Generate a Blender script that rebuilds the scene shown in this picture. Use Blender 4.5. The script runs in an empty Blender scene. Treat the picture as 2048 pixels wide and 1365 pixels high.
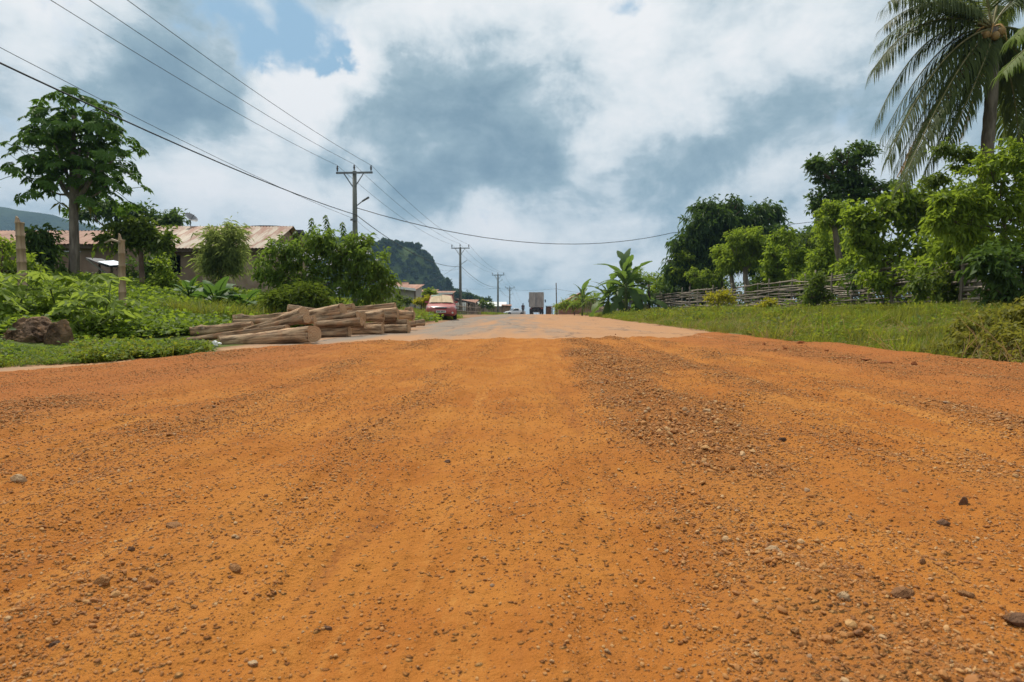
import bpy, bmesh, math, random
import numpy as np
from mathutils import Vector, Matrix, Quaternion, noise as mnoise

random.seed(7)
RS = np.random.RandomState(11)
SC = bpy.context.scene
COL = SC.collection
R = math.radians

# ------------------------------------------------------------------ camera
F = 1200.0                      # focal length in pixels of the 2048 px wide photograph
PITCH = math.atan(42.5 / F)
CAMZ = 0.5
cam_data = bpy.data.cameras.new("camera")
cam = bpy.data.objects.new("camera", cam_data)
COL.objects.link(cam)
cam.location = (0, 0, CAMZ)
cam.rotation_euler = (R(90) - PITCH, 0, 0)
cam_data.sensor_width = 36.0
cam_data.lens = F * 36.0 / 2048.0
cam_data.clip_start = 0.05
cam_data.clip_end = 6000.0
cam_data.dof.use_dof = True
cam_data.dof.focus_distance = 2.6
cam_data.dof.aperture_fstop = 9.0
SC.camera = cam

# ------------------------------------------------------------------ sun, sky, exposure
SUN_EL, SUN_AZ = R(60), R(-28)          # high, ahead of the camera and a little to the left
S_DIR = Vector((math.cos(SUN_EL) * math.sin(SUN_AZ), math.cos(SUN_EL) * math.cos(SUN_AZ), math.sin(SUN_EL)))
sun_data = bpy.data.lights.new("sun", 'SUN')
sun_data.energy = 4.7
sun_data.angle = R(0.6)
sun_data.color = (1.0, 0.94, 0.84)
sun = bpy.data.objects.new("sun", sun_data)
sun.rotation_euler = S_DIR.to_track_quat('Z', 'Y').to_euler()
sun.location = (0, 0, 60)
COL.objects.link(sun)

SC.view_settings.view_transform = 'Standard'
SC.view_settings.look = 'None'
SC.view_settings.exposure = 0.0
SC.view_settings.gamma = 1.0
SC.view_settings.use_curve_mapping = False
SC.render.engine = 'CYCLES'
SC.cycles.max_bounces = 6
SC.cycles.diffuse_bounces = 3
SC.cycles.glossy_bounces = 2
SC.cycles.transmission_bounces = 4
SC.cycles.transparent_max_bounces = 6
SC.cycles.volume_bounces = 0
SC.cycles.use_denoising = True


def px_dir(px, py):
    """unit world direction through a pixel of the photograph"""
    u, v = (px - 1024) / F, (682.5 - py) / F
    d = Vector((u, math.cos(PITCH) + v * math.sin(PITCH), -math.sin(PITCH) + v * math.cos(PITCH)))
    return d.normalized()


def at(px, py, d):
    """world point seen at a pixel, d metres ahead of the camera"""
    r = px_dir(px, py)
    k = d / r.y
    return Vector((r.x * k, d, CAMZ + r.z * k))


world = bpy.data.worlds.new("World")
SC.world = world
world.use_nodes = True
WT = world.node_tree
WT.nodes.clear()


class NG:
    """small helper to write node graphs"""
    def __init__(self, tree):
        self.t = tree

    def n(self, typ, **kw):
        nd = self.t.nodes.new(typ)
        for k, v in kw.items():
            setattr(nd, k, v)
        return nd

    def link(self, a, b):
        self.t.links.new(a, b)

    def setin(self, sock, v):
        if v is None:
            return
        if hasattr(v, 'is_output') or hasattr(v, 'links'):
            self.link(v, sock)
        else:
            sock.default_value = v

    def math(self, op, a, b=None, c=None, clamp=False):
        nd = self.n('ShaderNodeMath', operation=op, use_clamp=clamp)
        self.setin(nd.inputs[0], a)
        self.setin(nd.inputs[1], b)
        self.setin(nd.inputs[2], c)
        return nd.outputs[0]

    def vmath(self, op, a, b=None, scale=None):
        nd = self.n('ShaderNodeVectorMath', operation=op)
        self.setin(nd.inputs[0], a)
        self.setin(nd.inputs[1], b)
        if scale is not None:
            self.setin(nd.inputs['Scale'], scale)
        return nd.outputs['Value'] if op in ('LENGTH', 'DISTANCE', 'DOT_PRODUCT') else nd.outputs[0]

    def noise(self, vec, scale, detail=4.0, rough=0.55, dist=0.0, color=False, lac=2.0):
        nd = self.n('ShaderNodeTexNoise')
        self.setin(nd.inputs['Vector'], vec)
        nd.inputs['Scale'].default_value = scale
        nd.inputs['Detail'].default_value = detail
        nd.inputs['Roughness'].default_value = rough
        nd.inputs['Distortion'].default_value = dist
        nd.inputs['Lacunarity'].default_value = lac
        return nd.outputs['Color'] if color else nd.outputs[0]

    def ramp(self, fac, stops, interp='LINEAR'):
        nd = self.n('ShaderNodeValToRGB')
        cr = nd.color_ramp
        cr.interpolation = interp
        while len(cr.elements) < len(stops):
            cr.elements.new(0.5)
        for e, (p, c) in zip(cr.elements, stops):
            e.position = p
            e.color = (c[0], c[1], c[2], 1) if not isinstance(c, (int, float)) else (c, c, c, 1)
        self.setin(nd.inputs[0], fac)
        return nd.outputs[0]

    def mix(self, fac, a, b, typ='MIX'):
        nd = self.n('ShaderNodeMix', data_type='RGBA', blend_type=typ)
        self.setin(nd.inputs[0], fac)
        for i, v in ((6, a), (7, b)):
            if isinstance(v, tuple):
                v = (v[0], v[1], v[2], 1)
            self.setin(nd.inputs[i], v)
        return nd.outputs[2]

    def maprange(self, v, a, b, c=0.0, d=1.0, interp='SMOOTHSTEP'):
        nd = self.n('ShaderNodeMapRange', interpolation_type=interp)
        self.setin(nd.inputs[0], v)
        for i, x in zip((1, 2, 3, 4), (a, b, c, d)):
            nd.inputs[i].default_value = x
        return nd.outputs[0]


def build_world():
    g = NG(WT)
    out = g.n('ShaderNodeOutputWorld')
    bg = g.n('ShaderNodeBackground')
    bg.inputs['Strength'].default_value = 0.1
    sky = g.n('ShaderNodeTexSky', sky_type='NISHITA')
    sky.sun_disc = False
    sky.sun_elevation = SUN_EL
    sky.sun_rotation = SUN_AZ
    sky.air_density = 1.0
    sky.dust_density = 1.2
    tc = g.n('ShaderNodeTexCoord')
    D = g.vmath('NORMALIZE', tc.outputs['Generated'])
    sep = g.n('ShaderNodeSeparateXYZ')
    g.link(D, sep.inputs[0])
    # cloud layer seen in perspective
    zz = g.math('ADD', g.math('MAXIMUM', sep.outputs[2], 0.0), 0.16)
    cx = g.math('DIVIDE', sep.outputs[0], zz)
    cy = g.math('DIVIDE', sep.outputs[1], zz)
    cmb = g.n('ShaderNodeCombineXYZ')
    g.link(cx, cmb.inputs[0])
    g.link(cy, cmb.inputs[1])
    P = cmb.outputs[0]
    # warped direction so that cloud masses get cauliflower edges
    w1 = g.vmath('SUBTRACT', g.noise(D, 6.0, 8.0, 0.57, color=True), (0.5, 0.5, 0.5))
    w2 = g.vmath('SUBTRACT', g.noise(D, 2.6, 2.0, 0.5, color=True), (0.5, 0.5, 0.5))
    w3 = g.vmath('SUBTRACT', g.noise(D, 22.0, 5.0, 0.6, color=True), (0.5, 0.5, 0.5))
    DW = g.vmath('ADD', D, g.vmath('SCALE', w1, scale=0.20))
    DW = g.vmath('ADD', DW, g.vmath('SCALE', w3, scale=0.04))
    DW = g.vmath('ADD', DW, g.vmath('SCALE', w2, scale=0.07))
    DS = g.vmath('ADD', D, g.vmath('SCALE', w1, scale=0.10))

    def blobs(lst, vec, start):
        acc = start
        for (px, py, r, sx, w) in lst:
            c = px_dir(px, py)
            # sx stretches the mass sideways: squash the horizontal difference
            diff = g.vmath('SUBTRACT', vec, tuple(c))
            diff = g.vmath('MULTIPLY', diff, (1.0 / sx, 1.0, 1.0))
            dist = g.vmath('LENGTH', diff)
            b = g.maprange(dist, 0.0, r / F, 1.0, 0.0)
            acc = g.math('MULTIPLY_ADD', b, w, acc)
        return acc

    n1 = g.noise(P, 0.9, 8.0, 0.56, 0.25)
    DZ = g.vmath('MULTIPLY', D, (1.0, 1.0, 1.6))
    n2 = g.noise(DZ, 7.5, 10.0, 0.60, 0.25)
    n4 = g.noise(g.vmath('ADD', DZ, (3.7, 1.9, 5.3)), 5.0, 10.0, 0.60, 0.3)
    billow = g.math('ABSOLUTE', g.math('MULTIPLY', g.math('SUBTRACT', n4, 0.5), 2.0))
    base = g.math('MULTIPLY_ADD', g.math('SUBTRACT', n1, 0.5), 0.8, 0.655)
    base = g.math('MULTIPLY_ADD', g.math('SUBTRACT', n2, 0.5), 1.2, base)
    base = g.math('MULTIPLY_ADD', g.math('SUBTRACT', billow, 0.16), 0.50, base)
    masses = [
        # px, py, radius px, sideways stretch, weight
        (930, 230, 240, 1.15, -0.36), (1010, 290, 160, 1.2, -0.14), (900, 130, 120, 1.3, -0.10), (850, 320, 150, 1.5, -0.20), (1060, 150, 150, 1.0, -0.12), (760, 310, 110, 1.4, -0.10),
        (320, 150, 170, 1.2, -0.32), (410, 190, 110, 1.3, -0.14), (250, 60, 110, 1.2, -0.10),
        (1480, 310, 150, 2.6, -0.26), (1680, 215, 130, 1.6, -0.24), (1330, 385, 90, 2.4, -0.24),
        (620, 150, 130, 1.1, 0.46), (710, 90, 120, 1.2, 0.36), (560, 215, 90, 1.2, 0.22), (650, 220, 80, 1.3, 0.14), (980, 30, 140, 1.6, 0.22), (840, 30, 120, 1.3, 0.20),
        (1240, 90, 160, 1.4, 0.28), (1190, 280, 120, 0.9, 0.28), (1460, 215, 90, 1.8, 0.26), (1600, 60, 160, 1.7, 0.18), (1400, 110, 120, 1.4, 0.14), (1300, 200, 100, 1.2, 0.14),
        (520, 320, 160, 2.0, 0.16), (40, 90, 110, 1.3, 0.26), (290, 320, 120, 2.2, 0.16), (930, 440, 110, 3.0, 0.16), (1090, 515, 80, 2.0, 0.16), (1560, 340, 90, 1.6, 0.10),
        (1390, 410, 60, 2.2, 0.20), (640, 400, 110, 2.6, 0.12), (180, 30, 90, 1.5, 0.12), (120, 300, 120, 1.5, 0.08),
    ]
    Bv = blobs(masses, DW, base)
    fac = g.maprange(Bv, -0.25, 1.10, 0.0, 1.0, 'LINEAR')
    cloud = g.ramp(fac, [(0.08, (1.75, 2.80, 3.65)), (0.27, (2.3, 3.45, 4.25)), (0.44, (3.3, 4.55, 5.25)), (0.54, (4.5, 5.65, 6.3)), (0.63, (6.5, 7.35, 7.8)), (0.76, (8.3, 8.8, 9.0)), (0.92, (9.5, 9.6, 9.65))])
    DS = DW
    holes = [
        (410, 15, 80, 1.5, 0.50), (640, 22, 110, 1.5, 0.55), (505, 85, 60, 1.2, 0.38), (668, 108, 40, 1.3, 0.50), (500, 140, 50, 1.0, 0.25),
        (1252, 45, 60, 0.9, 0.26), (1385, 55, 50, 1.6, 0.22), (20, 235, 70, 1.4, 0.35), (240, 215, 60, 2.0, 0.20),
    ]
    hb = g.math('MULTIPLY_ADD', g.math('SUBTRACT', n2, 0.5), 1.1, g.math('MULTIPLY', g.math('SUBTRACT', 0.62, n1), 0.5))
    H = blobs(holes, DS, hb)
    hf = g.maprange(H, 0.20, 0.58)
    blue = g.mix(0.8, sky.outputs[0], (3.3, 5.5, 7.3))
    col = g.mix(hf, cloud, blue)
    # paler, bluer air towards the horizon
    hz = g.maprange(sep.outputs[2], 0.0, 0.13, 0.62, 0.0)
    col = g.mix(hz, col, (3.9, 5.6, 6.7))
    # below the horizon: what the ground bounces back
    below = g.maprange(sep.outputs[2], -0.04, -0.01, 1.0, 0.0)
    col = g.mix(below, col, (2.0, 2.2, 1.9))
    g.link(col, bg.inputs['Color'])
    g.link(bg.outputs[0], out.inputs['Surface'])


build_world()

# ------------------------------------------------------------------ numpy noise


def _hash(ix, iy, seed):
    h = (ix.astype(np.int64) * 374761393 + iy.astype(np.int64) * 668265263 + seed * 974711) & 0xFFFFFFFF
    h = ((h ^ (h >> 13)) * 1274126177) & 0xFFFFFFFF
    h = ((h ^ (h >> 16)) * 2246822519) & 0xFFFFFFFF
    return ((h ^ (h >> 15)) & 0xFFFFFF) / float(0xFFFFFF)


def vnoise(x, y, seed=0):
    x = np.asarray(x, float); y = np.asarray(y, float)
    ix, iy = np.floor(x), np.floor(y)
    fx, fy = x - ix, y - iy
    fx = fx * fx * fx * (fx * (fx * 6 - 15) + 10)
    fy = fy * fy * fy * (fy * (fy * 6 - 15) + 10)
    a = _hash(ix, iy, seed); b = _hash(ix + 1, iy, seed)
    c = _hash(ix, iy + 1, seed); d = _hash(ix + 1, iy + 1, seed)
    return (a + (b - a) * fx) * (1 - fy) + (c + (d - c) * fx) * fy


def fbm(x, y, seed=0, oct=4, gain=0.5):
    s, a, t = 0.0, 1.0, 0.0
    x = np.asarray(x, float); y = np.asarray(y, float)
    for i in range(oct):
        s = s + a * vnoise(x, y, seed + i * 17)
        t += a
        a *= gain
        x = x * 2.03 + 11.3; y = y * 2.03 - 7.7
    return s / t          # 0..1


def sstep(a, b, t):
    u = np.clip((np.asarray(t, float) - a) / (b - a), 0, 1)
    return u * u * (3 - 2 * u)


# ------------------------------------------------------------------ lie of the land
def base_z(y):
    y = np.asarray(y, float)
    k = np.clip(y, 92, 150) - 92
    z = 0.0145 * np.minimum(y, 150) - 0.00045 * k * k
    return z - 0.0377 * (np.clip(y, 150, 260) - 150)


def edge_r(y):
    return 3.7 + 0.07 * np.asarray(y, float)


_LY = [-40, -2, 0, 3, 4.6, 5.35, 5.75, 6.9, 7.6, 9, 20, 34, 60, 85, 100, 160, 300]
_LX = [-6.5, -5.6, -5.3, -5.0, -4.8, -4.5, -4.1, -3.65, -3.75, -3.70, -3.05, -3.3, -2.7, -1.7, -1.0, 2.2, 10]


def edge_l(y):
    return np.interp(y, _LY, _LX)


def ground_z(x, y):
    x = np.asarray(x, float); y = np.asarray(y, float)
    ll = edge_l(y) - x
    lr = x - edge_r(y)
    up_l = 1.75 * (1 - np.exp(-(np.maximum(ll, 0) / 9.0) ** 2)) * (1 - 0.65 * sstep(45, 100, y))
    up_r = 0.55 * sstep(0.3, 7.5, lr) * (1 - sstep(60, 105, y))
    out = np.maximum(ll, lr)
    inside = 1 - sstep(-0.35, 0.05, out)
    rough = (fbm(x * 0.8, y * 0.8, 3, 4) - 0.5) * 0.10 * sstep(0.0, 1.2, out)
    fade = 1 - sstep(110, 200, y)
    return base_z(y) + (up_l + up_r) * fade + rough - 0.10 * inside


def gz(x, y):
    return float(ground_z(x, y))


def on_ground(px, d, lift=0.0):
    """point on the ground d metres ahead, in the column of a pixel"""
    x = (px - 1024) / F * d
    return Vector((x, d, gz(x, d) + lift))


# ------------------------------------------------------------------ materials
def new_mat(name):
    m = bpy.data.materials.new(name)
    m.use_nodes = True
    t = m.node_tree
    t.nodes.clear()
    g = NG(t)
    out = g.n('ShaderNodeOutputMaterial')
    return m, g, out


def principled(g, out, color, rough=0.8, spec=0.3, metal=0.0, bump=None, bstr=0.3, bdist=0.02):
    b = g.n('ShaderNodeBsdfPrincipled')
    if isinstance(color, tuple):
        b.inputs['Base Color'].default_value = (*color, 1)
    else:
        g.link(color, b.inputs['Base Color'])
    g.setin(b.inputs['Roughness'], rough)
    b.inputs['Specular IOR Level'].default_value = spec
    b.inputs['Metallic'].default_value = metal
    if bump is not None:
        bn = g.n('ShaderNodeBump')
        bn.inputs['Strength'].default_value = bstr
        bn.inputs['Distance'].default_value = bdist
        g.link(bump, bn.inputs['Height'])
        g.link(bn.outputs[0], b.inputs['Normal'])
    g.link(b.outputs[0], out.inputs['Surface'])
    return b


def two_tone(name, c1, c2, scale=6.0, rough=0.8, spec=0.3, metal=0.0, stretch=(1, 1, 1), bstr=0.3, bdist=0.01, detail=5.0, lo=0.35, hi=0.65, coord='Object', rand=0.0):
    m, g, out = new_mat(name)
    tc = g.n('ShaderNodeTexCoord')
    v = g.vmath('MULTIPLY', tc.outputs[coord], tuple(stretch))
    nz = g.noise(v, scale, detail, 0.6)
    fac = g.maprange(nz, lo, hi)
    col = g.mix(fac, c1, c2)
    if rand:
        oi = g.n('ShaderNodeObjectInfo')
        k = g.math('MULTIPLY_ADD', oi.outputs['Random'], 2 * rand, 1 - rand)
        hsv = g.n('ShaderNodeHueSaturation')
        g.link(k, hsv.inputs['Value'])
        g.link(col, hsv.inputs['Color'])
        col = hsv.outputs[0]
    principled(g, out, col, rough, spec, metal, nz, bstr, bdist)
    return m


def leaf_mat(name, dark, light, trans=0.35, rough=0.5, spec=0.25, tcol=None, gain=1.3):
    """thin leaf: colour runs from dark to light by the leaf's own tint, light passes through"""
    m, g, out = new_mat(name)
    dark, light = tuple(c * gain for c in dark), tuple(c * gain for c in light)
    rough, spec = max(rough, 0.55), spec * 0.55
    at_ = g.n('ShaderNodeAttribute')
    at_.attribute_name = 'tint'
    oi = g.n('ShaderNodeObjectInfo')
    f = g.math('MULTIPLY_ADD', at_.outputs['Fac'], 0.78, g.math('MULTIPLY', oi.outputs['Random'], 0.22))
    col = g.mix(f, dark, light)
    b = g.n('ShaderNodeBsdfPrincipled')
    g.link(col, b.inputs['Base Color'])
    b.inputs['Roughness'].default_value = rough
    b.inputs['Specular IOR Level'].default_value = spec
    tr = g.n('ShaderNodeBsdfTranslucent')
    tint = g.mix(0.6, col, tcol or (light[0] * 1.5, light[1] * 1.5, light[2] * 0.7))
    g.link(tint, tr.inputs['Color'])
    ms = g.n('ShaderNodeMixShader')
    ms.inputs[0].default_value = min(0.62, trans * 1.35)
    g.link(b.outputs[0], ms.inputs[1])
    g.link(tr.outputs[0], ms.inputs[2])
    g.link(ms.outputs[0], out.inputs['Surface'])
    return m


# ------------------------------------------------------------------ object helpers
def tag(o, label=None, cat=None, group=None, kind=None):
    if label: o['label'] = label
    if cat: o['category'] = cat
    if group: o['group'] = group
    if kind: o['kind'] = kind
    return o


def empty(name, loc=(0, 0, 0), rz=0.0, label=None, cat=None, group=None):
    o = bpy.data.objects.new(name, None)
    o.empty_display_size = 0.2
    COL.objects.link(o)
    o.location = loc
    o.rotation_euler = (0, 0, rz)
    return tag(o, label, cat, group)


def link(name, me, m=None, parent=None, matrix=None):
    """link a mesh; with a parent the mesh is in the parent's own space"""
    o = bpy.data.objects.new(name, me)
    COL.objects.link(o)
    if m is not None and len(me.materials) == 0:
        for mm in (m if isinstance(m, (list, tuple)) else [m]):
            me.materials.append(mm)
    if parent is not None:
        o.parent = parent
    if matrix is not None:
        o.matrix_local = matrix
    return o


def np_mesh(name, V, Fc, tint=None, smooth=False):
    """V (n,3); Fc list of (k,3)/(k,4) index arrays"""
    me = bpy.data.meshes.new(name)
    V = np.asarray(V, np.float32)
    me.vertices.add(len(V))
    me.vertices.foreach_set('co', V.ravel())
    if not isinstance(Fc, list):
        Fc = [Fc]
    Fc = [np.asarray(f, np.int32) for f in Fc if len(f)]
    nl = sum(f.size for f in Fc)
    npoly = sum(len(f) for f in Fc)
    me.loops.add(nl)
    me.polygons.add(npoly)
    me.loops.foreach_set('vertex_index', np.concatenate([f.ravel() for f in Fc]))
    tot = np.concatenate([np.full(len(f), f.shape[1], np.int32) for f in Fc])
    st = np.concatenate([[0], np.cumsum(tot)[:-1]]).astype(np.int32)
    me.polygons.foreach_set('loop_start', st)
    me.polygons.foreach_set('loop_total', tot)
    if smooth:
        me.polygons.foreach_set('use_smooth', np.ones(npoly, bool))
    me.update(calc_edges=True)
    me.validate()
    if tint is not None:
        a = me.attributes.new('tint', 'FLOAT', 'POINT')
        a.data.foreach_set('value', np.asarray(tint, np.float32))
    return me


class MB:
    """collects simple shapes into one mesh"""
    def __init__(self):
        self.v, self.f, self.t = [], [], []

    def add(self, V, Fc, tint=0.5):
        o = len(self.v)
        self.v.extend([tuple(p) for p in V])
        self.f.extend([tuple(i + o for i in f) for f in Fc])
        self.t.extend([tint] * len(V))
        return self

    def box(self, a, b, M=None):
        (x0, y0, z0), (x1, y1, z1) = a, b
        V = [Vector(p) for p in ((x0, y0, z0), (x1, y0, z0), (x1, y1, z0), (x0, y1, z0), (x0, y0, z1), (x1, y0, z1), (x1, y1, z1), (x0, y1, z1))]
        if M is not None:
            V = [M @ p for p in V]
        return self.add(V, [(0, 3, 2, 1), (4, 5, 6, 7), (0, 1, 5, 4), (1, 2, 6, 5), (2, 3, 7, 6), (3, 0, 4, 7)])

    def hexa(self, P):
        """eight corners: bottom four then top four"""
        return self.add(P, [(0, 3, 2, 1), (4, 5, 6, 7), (0, 1, 5, 4), (1, 2, 6, 5), (2, 3, 7, 6), (3, 0, 4, 7)])

    def tube(self, path, radii, n=8, cap=True, squash=1.0, jitter=0.0):
        path = [Vector(p) for p in path]
        if isinstance(radii, (int, float)):
            radii = [radii] * len(path)
        V, Fc = [], []
        up = Vector((0, 0, 1))
        t0 = (path[1] - path[0]).normalized()
        side = t0.cross(up)
        if side.length < 1e-3:
            side = Vector((1, 0, 0))
        side.normalize()
        for i, p in enumerate(path):
            t = (path[min(i + 1, len(path) - 1)] - path[max(i - 1, 0)]).normalized()
            side = (side - t * side.dot(t)).normalized()
            nn = t.cross(side).normalized()
            for k in range(n):
                a = 2 * math.pi * k / n
                r = radii[i] * (1 + (random.uniform(-jitter, jitter) if jitter else 0))
                V.append(p + side * math.cos(a) * r + nn * math.sin(a) * r * squash)
        for i in range(len(path) - 1):
            for k in range(n):
                a, b = i * n + k, i * n + (k + 1) % n
                Fc.append((a, b, b + n, a + n))
        if cap:
            Fc.append(tuple(range(n - 1, -1, -1)))
            Fc.append(tuple(range((len(path) - 1) * n, len(path) * n)))
        return self.add(V, Fc)

    def mesh(self, name, smooth=False):
        me = bpy.data.meshes.new(name)
        me.from_pydata(self.v, [], self.f)
        me.update()
        if smooth:
            me.polygons.foreach_set('use_smooth', np.ones(len(me.polygons), bool))
        a = me.attributes.new('tint', 'FLOAT', 'POINT')
        a.data.foreach_set('value', np.asarray(self.t, np.float32))
        return me

    def build(self, name, m, parent=None, smooth=False, matrix=None):
        return link(name, self.mesh(name, smooth), m, parent, matrix)


def bez(p0, p1, p2, n):
    p0, p1, p2 = Vector(p0), Vector(p1), Vector(p2)
    return [p0 * (1 - t) ** 2 + p1 * 2 * t * (1 - t) + p2 * t * t for t in [i / (n - 1) for i in range(n)]]


def unit(a):
    a = np.asarray(a, float)
    return a / np.maximum(np.linalg.norm(a, axis=-1, keepdims=True), 1e-9)


def leaf_geo(P, D, N, L, W, fold=0.15, droop=0.0):
    """n pointed leaves folded along the midrib: 4 verts and 2 triangles each"""
    P, D, N = np.asarray(P, float), unit(D), np.asarray(N, float)
    L = np.broadcast_to(np.asarray(L, float), len(P))[:, None]
    W = np.broadcast_to(np.asarray(W, float), len(P))[:, None]
    S = unit(np.cross(D, N))
    N2 = np.cross(S, D)
    mid = P + D * L * 0.45
    tip = P + D * L
    tip[:, 2] -= (droop * L)[:, 0]
    V = np.stack([P, mid + S * W * 0.5 + N2 * fold * W, tip, mid - S * W * 0.5 + N2 * fold * W], 1).reshape(-1, 3)
    i = np.arange(len(P)) * 4
    T = np.concatenate([np.stack([i, i + 1, i + 2], 1), np.stack([i, i + 2, i + 3], 1)])
    return V, T


def rand_dirs(n):
    return unit(RS.normal(size=(n, 3)))


def crown_geo(lobes, clumps_per_m2, per_clump, clump_r, leaf, width, droop=0.15, up=0.35, out=0.6, shell=0.5, flat=0.75):
    """leaves on short twigs through the outer part of uneven lobes; lobes: (centre, (rx, ry, rz))"""
    Ps, Ds, Ts = [], [], []
    for c, r in lobes:
        r = np.maximum(np.asarray(r, float) - clump_r * 0.9, np.asarray(r, float) * 0.5)
        c = np.asarray(c, float)
        ns = 7
        sub = [(c, r * 0.72)]
        for _ in range(ns):
            dv = rand_dirs(1)[0]
            k = RS.uniform(0.32, 0.62)
            sub.append((c + dv * r * (1.0 - k) * RS.uniform(0.75, 1.2), r * k))
        tot = 4 * math.pi * np.mean(r) ** 2 * clumps_per_m2
        wts = np.array([np.mean(q[1]) ** 2 for q in sub]); wts /= wts.sum()
        for (sc_, sr), wt in zip(sub, wts):
            k = max(4, int(tot * wt * 1.15))
            dirs = rand_dirs(k)
            rad = shell + (1 - shell) * RS.rand(k) ** 0.7
            cc = sc_ + dirs * sr * rad[:, None]
            grow = unit(dirs * out + unit(cc - c) * 0.6 + RS.normal(size=(k, 3)) * 0.5 + np.array([0, 0, 0.25 - droop]))
            m = RS.poisson(per_clump, k).clip(3)
            idx = np.repeat(np.arange(k), m)
            n = len(idx)
            along = RS.rand(n)
            tw = clump_r * (1.0 + 1.6 * RS.rand(k))
            pos = cc[idx] + grow[idx] * (along * tw[idx])[:, None] + RS.normal(size=(n, 3)) * clump_r * 0.42 * np.array([1, 1, flat])
            pos[:, 2] -= droop * 0.6 * (along ** 2) * tw[idx]
            d = unit(grow[idx] * 0.7 + RS.normal(size=(n, 3)) * 0.7 + np.array([0, 0, -droop * 1.5]))
            Ps.append(pos); Ds.append(d)
            Ts.append((RS.rand(k)[idx] * 0.45 + RS.rand(n) * 0.55))
    P, D, T = np.concatenate(Ps), np.concatenate(Ds), np.concatenate(Ts)
    N = unit(RS.normal(size=P.shape) * 0.55 + np.array([0, 0, 1.0]))
    s = 0.65 + 0.7 * RS.rand(len(P))
    V, Fc = leaf_geo(P, D, N, leaf * s, width * s, 0.18, droop)
    return V, Fc, np.repeat(T, 4)


def crown_mesh(name, *a, **k):
    V, Fc, T = crown_geo(*a, **k)
    return np_mesh(name, V, Fc, T)


# ------------------------------------------------------------------ scattering (ground cover and gravel only)
PROTO_N = [0]


def scatter(name, pts, rots, scales, variants, label=None, cat=None, pick=None):
    """one object that sets small copies of VARIANTS (meshes) on given points"""
    PROTO_N[0] += 1
    pc = bpy.data.collections.new("source_%d" % PROTO_N[0])
    for i, me in enumerate(variants):
        o = bpy.data.objects.new("%s_piece_%02d" % (name, i), me)
        pc.objects.link(o)
    me = bpy.data.meshes.new(name)
    pts = np.asarray(pts, np.float32)
    me.vertices.add(len(pts))
    me.vertices.foreach_set('co', pts.ravel())
    a = me.attributes.new('rot', 'FLOAT_VECTOR', 'POINT')
    a.data.foreach_set('vector', np.asarray(rots, np.float32).ravel())
    scales = np.asarray(scales, np.float32)
    if scales.ndim == 1:
        scales = np.repeat(scales[:, None], 3, 1)
    a = me.attributes.new('scl', 'FLOAT_VECTOR', 'POINT')
    a.data.foreach_set('vector', scales.ravel())
    a = me.attributes.new('pick', 'INT', 'POINT')
    if pick is None:
        pick = RS.randint(0, len(variants), len(pts))
    a.data.foreach_set('value', np.asarray(pick, np.int32))
    o = bpy.data.objects.new(name, me)
    COL.objects.link(o)
    ng = bpy.data.node_groups.new(name + "_nodes", 'GeometryNodeTree')
    ng.interface.new_socket('Geometry', in_out='INPUT', socket_type='NodeSocketGeometry')
    ng.interface.new_socket('Geometry', in_out='OUTPUT', socket_type='NodeSocketGeometry')
    gi, go = ng.nodes.new('NodeGroupInput'), ng.nodes.new('NodeGroupOutput')
    ci = ng.nodes.new('GeometryNodeCollectionInfo')
    ci.inputs['Collection'].default_value = pc
    ci.inputs['Separate Children'].default_value = True
    ci.inputs['Reset Children'].default_value = True
    io = ng.nodes.new('GeometryNodeInstanceOnPoints')
    io.inputs['Pick Instance'].default_value = True

    def attr(nm, typ):
        nd = ng.nodes.new('GeometryNodeInputNamedAttribute')
        nd.data_type = typ
        nd.inputs['Name'].default_value = nm
        return nd.outputs['Attribute']
    er = ng.nodes.new('FunctionNodeEulerToRotation')
    L = ng.links.new
    L(gi.outputs[0], io.inputs['Points'])
    L(ci.outputs[0], io.inputs['Instance'])
    L(attr('pick', 'INT'), io.inputs['Instance Index'])
    L(attr('rot', 'FLOAT_VECTOR'), er.inputs[0])
    L(er.outputs[0], io.inputs['Rotation'])
    L(attr('scl', 'FLOAT_VECTOR'), io.inputs['Scale'])
    L(io.outputs[0], go.inputs[0])
    md = o.modifiers.new('scatter', 'NODES')
    md.node_group = ng
    tag(o, label, cat, None, 'stuff')
    return o


def rock_mesh(name, sub, seed, squash=(1, 1, 0.7), rough=0.28, cuts=5, m=None, sm=False):
    """irregular stone of about unit diameter with a few broken facets"""
    rr = random.Random(seed)
    bm = bmesh.new()
    bmesh.ops.create_icosphere(bm, subdivisions=sub, radius=0.5)
    off = Vector((rr.uniform(-50, 50), rr.uniform(-50, 50), rr.uniform(-50, 50)))
    planes = []
    for _ in range(cuts):
        nrm = Vector((rr.gauss(0, 1), rr.gauss(0, 1), rr.gauss(0, 1))).normalized()
        planes.append((nrm, rr.uniform(0.27, 0.42)))
    for v in bm.verts:
        p = v.co.copy()
        p *= 1 + rough * (mnoise.noise(p * 2.2 + off)) + rough * 0.4 * mnoise.noise(p * 6 + off)
        for nrm, dd in planes:
            e = p.dot(nrm) - dd
            if e > 0:
                p -= nrm * e * 0.9
        v.co = Vector((p.x * squash[0], p.y * squash[1], p.z * squash[2]))
    me = bpy.data.meshes.new(name)
    bm.to_mesh(me)
    bm.free()
    if sm:
        me.polygons.foreach_set('use_smooth', np.ones(len(me.polygons), bool))
    if m is not None:
        me.materials.append(m)
    return me

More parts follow.
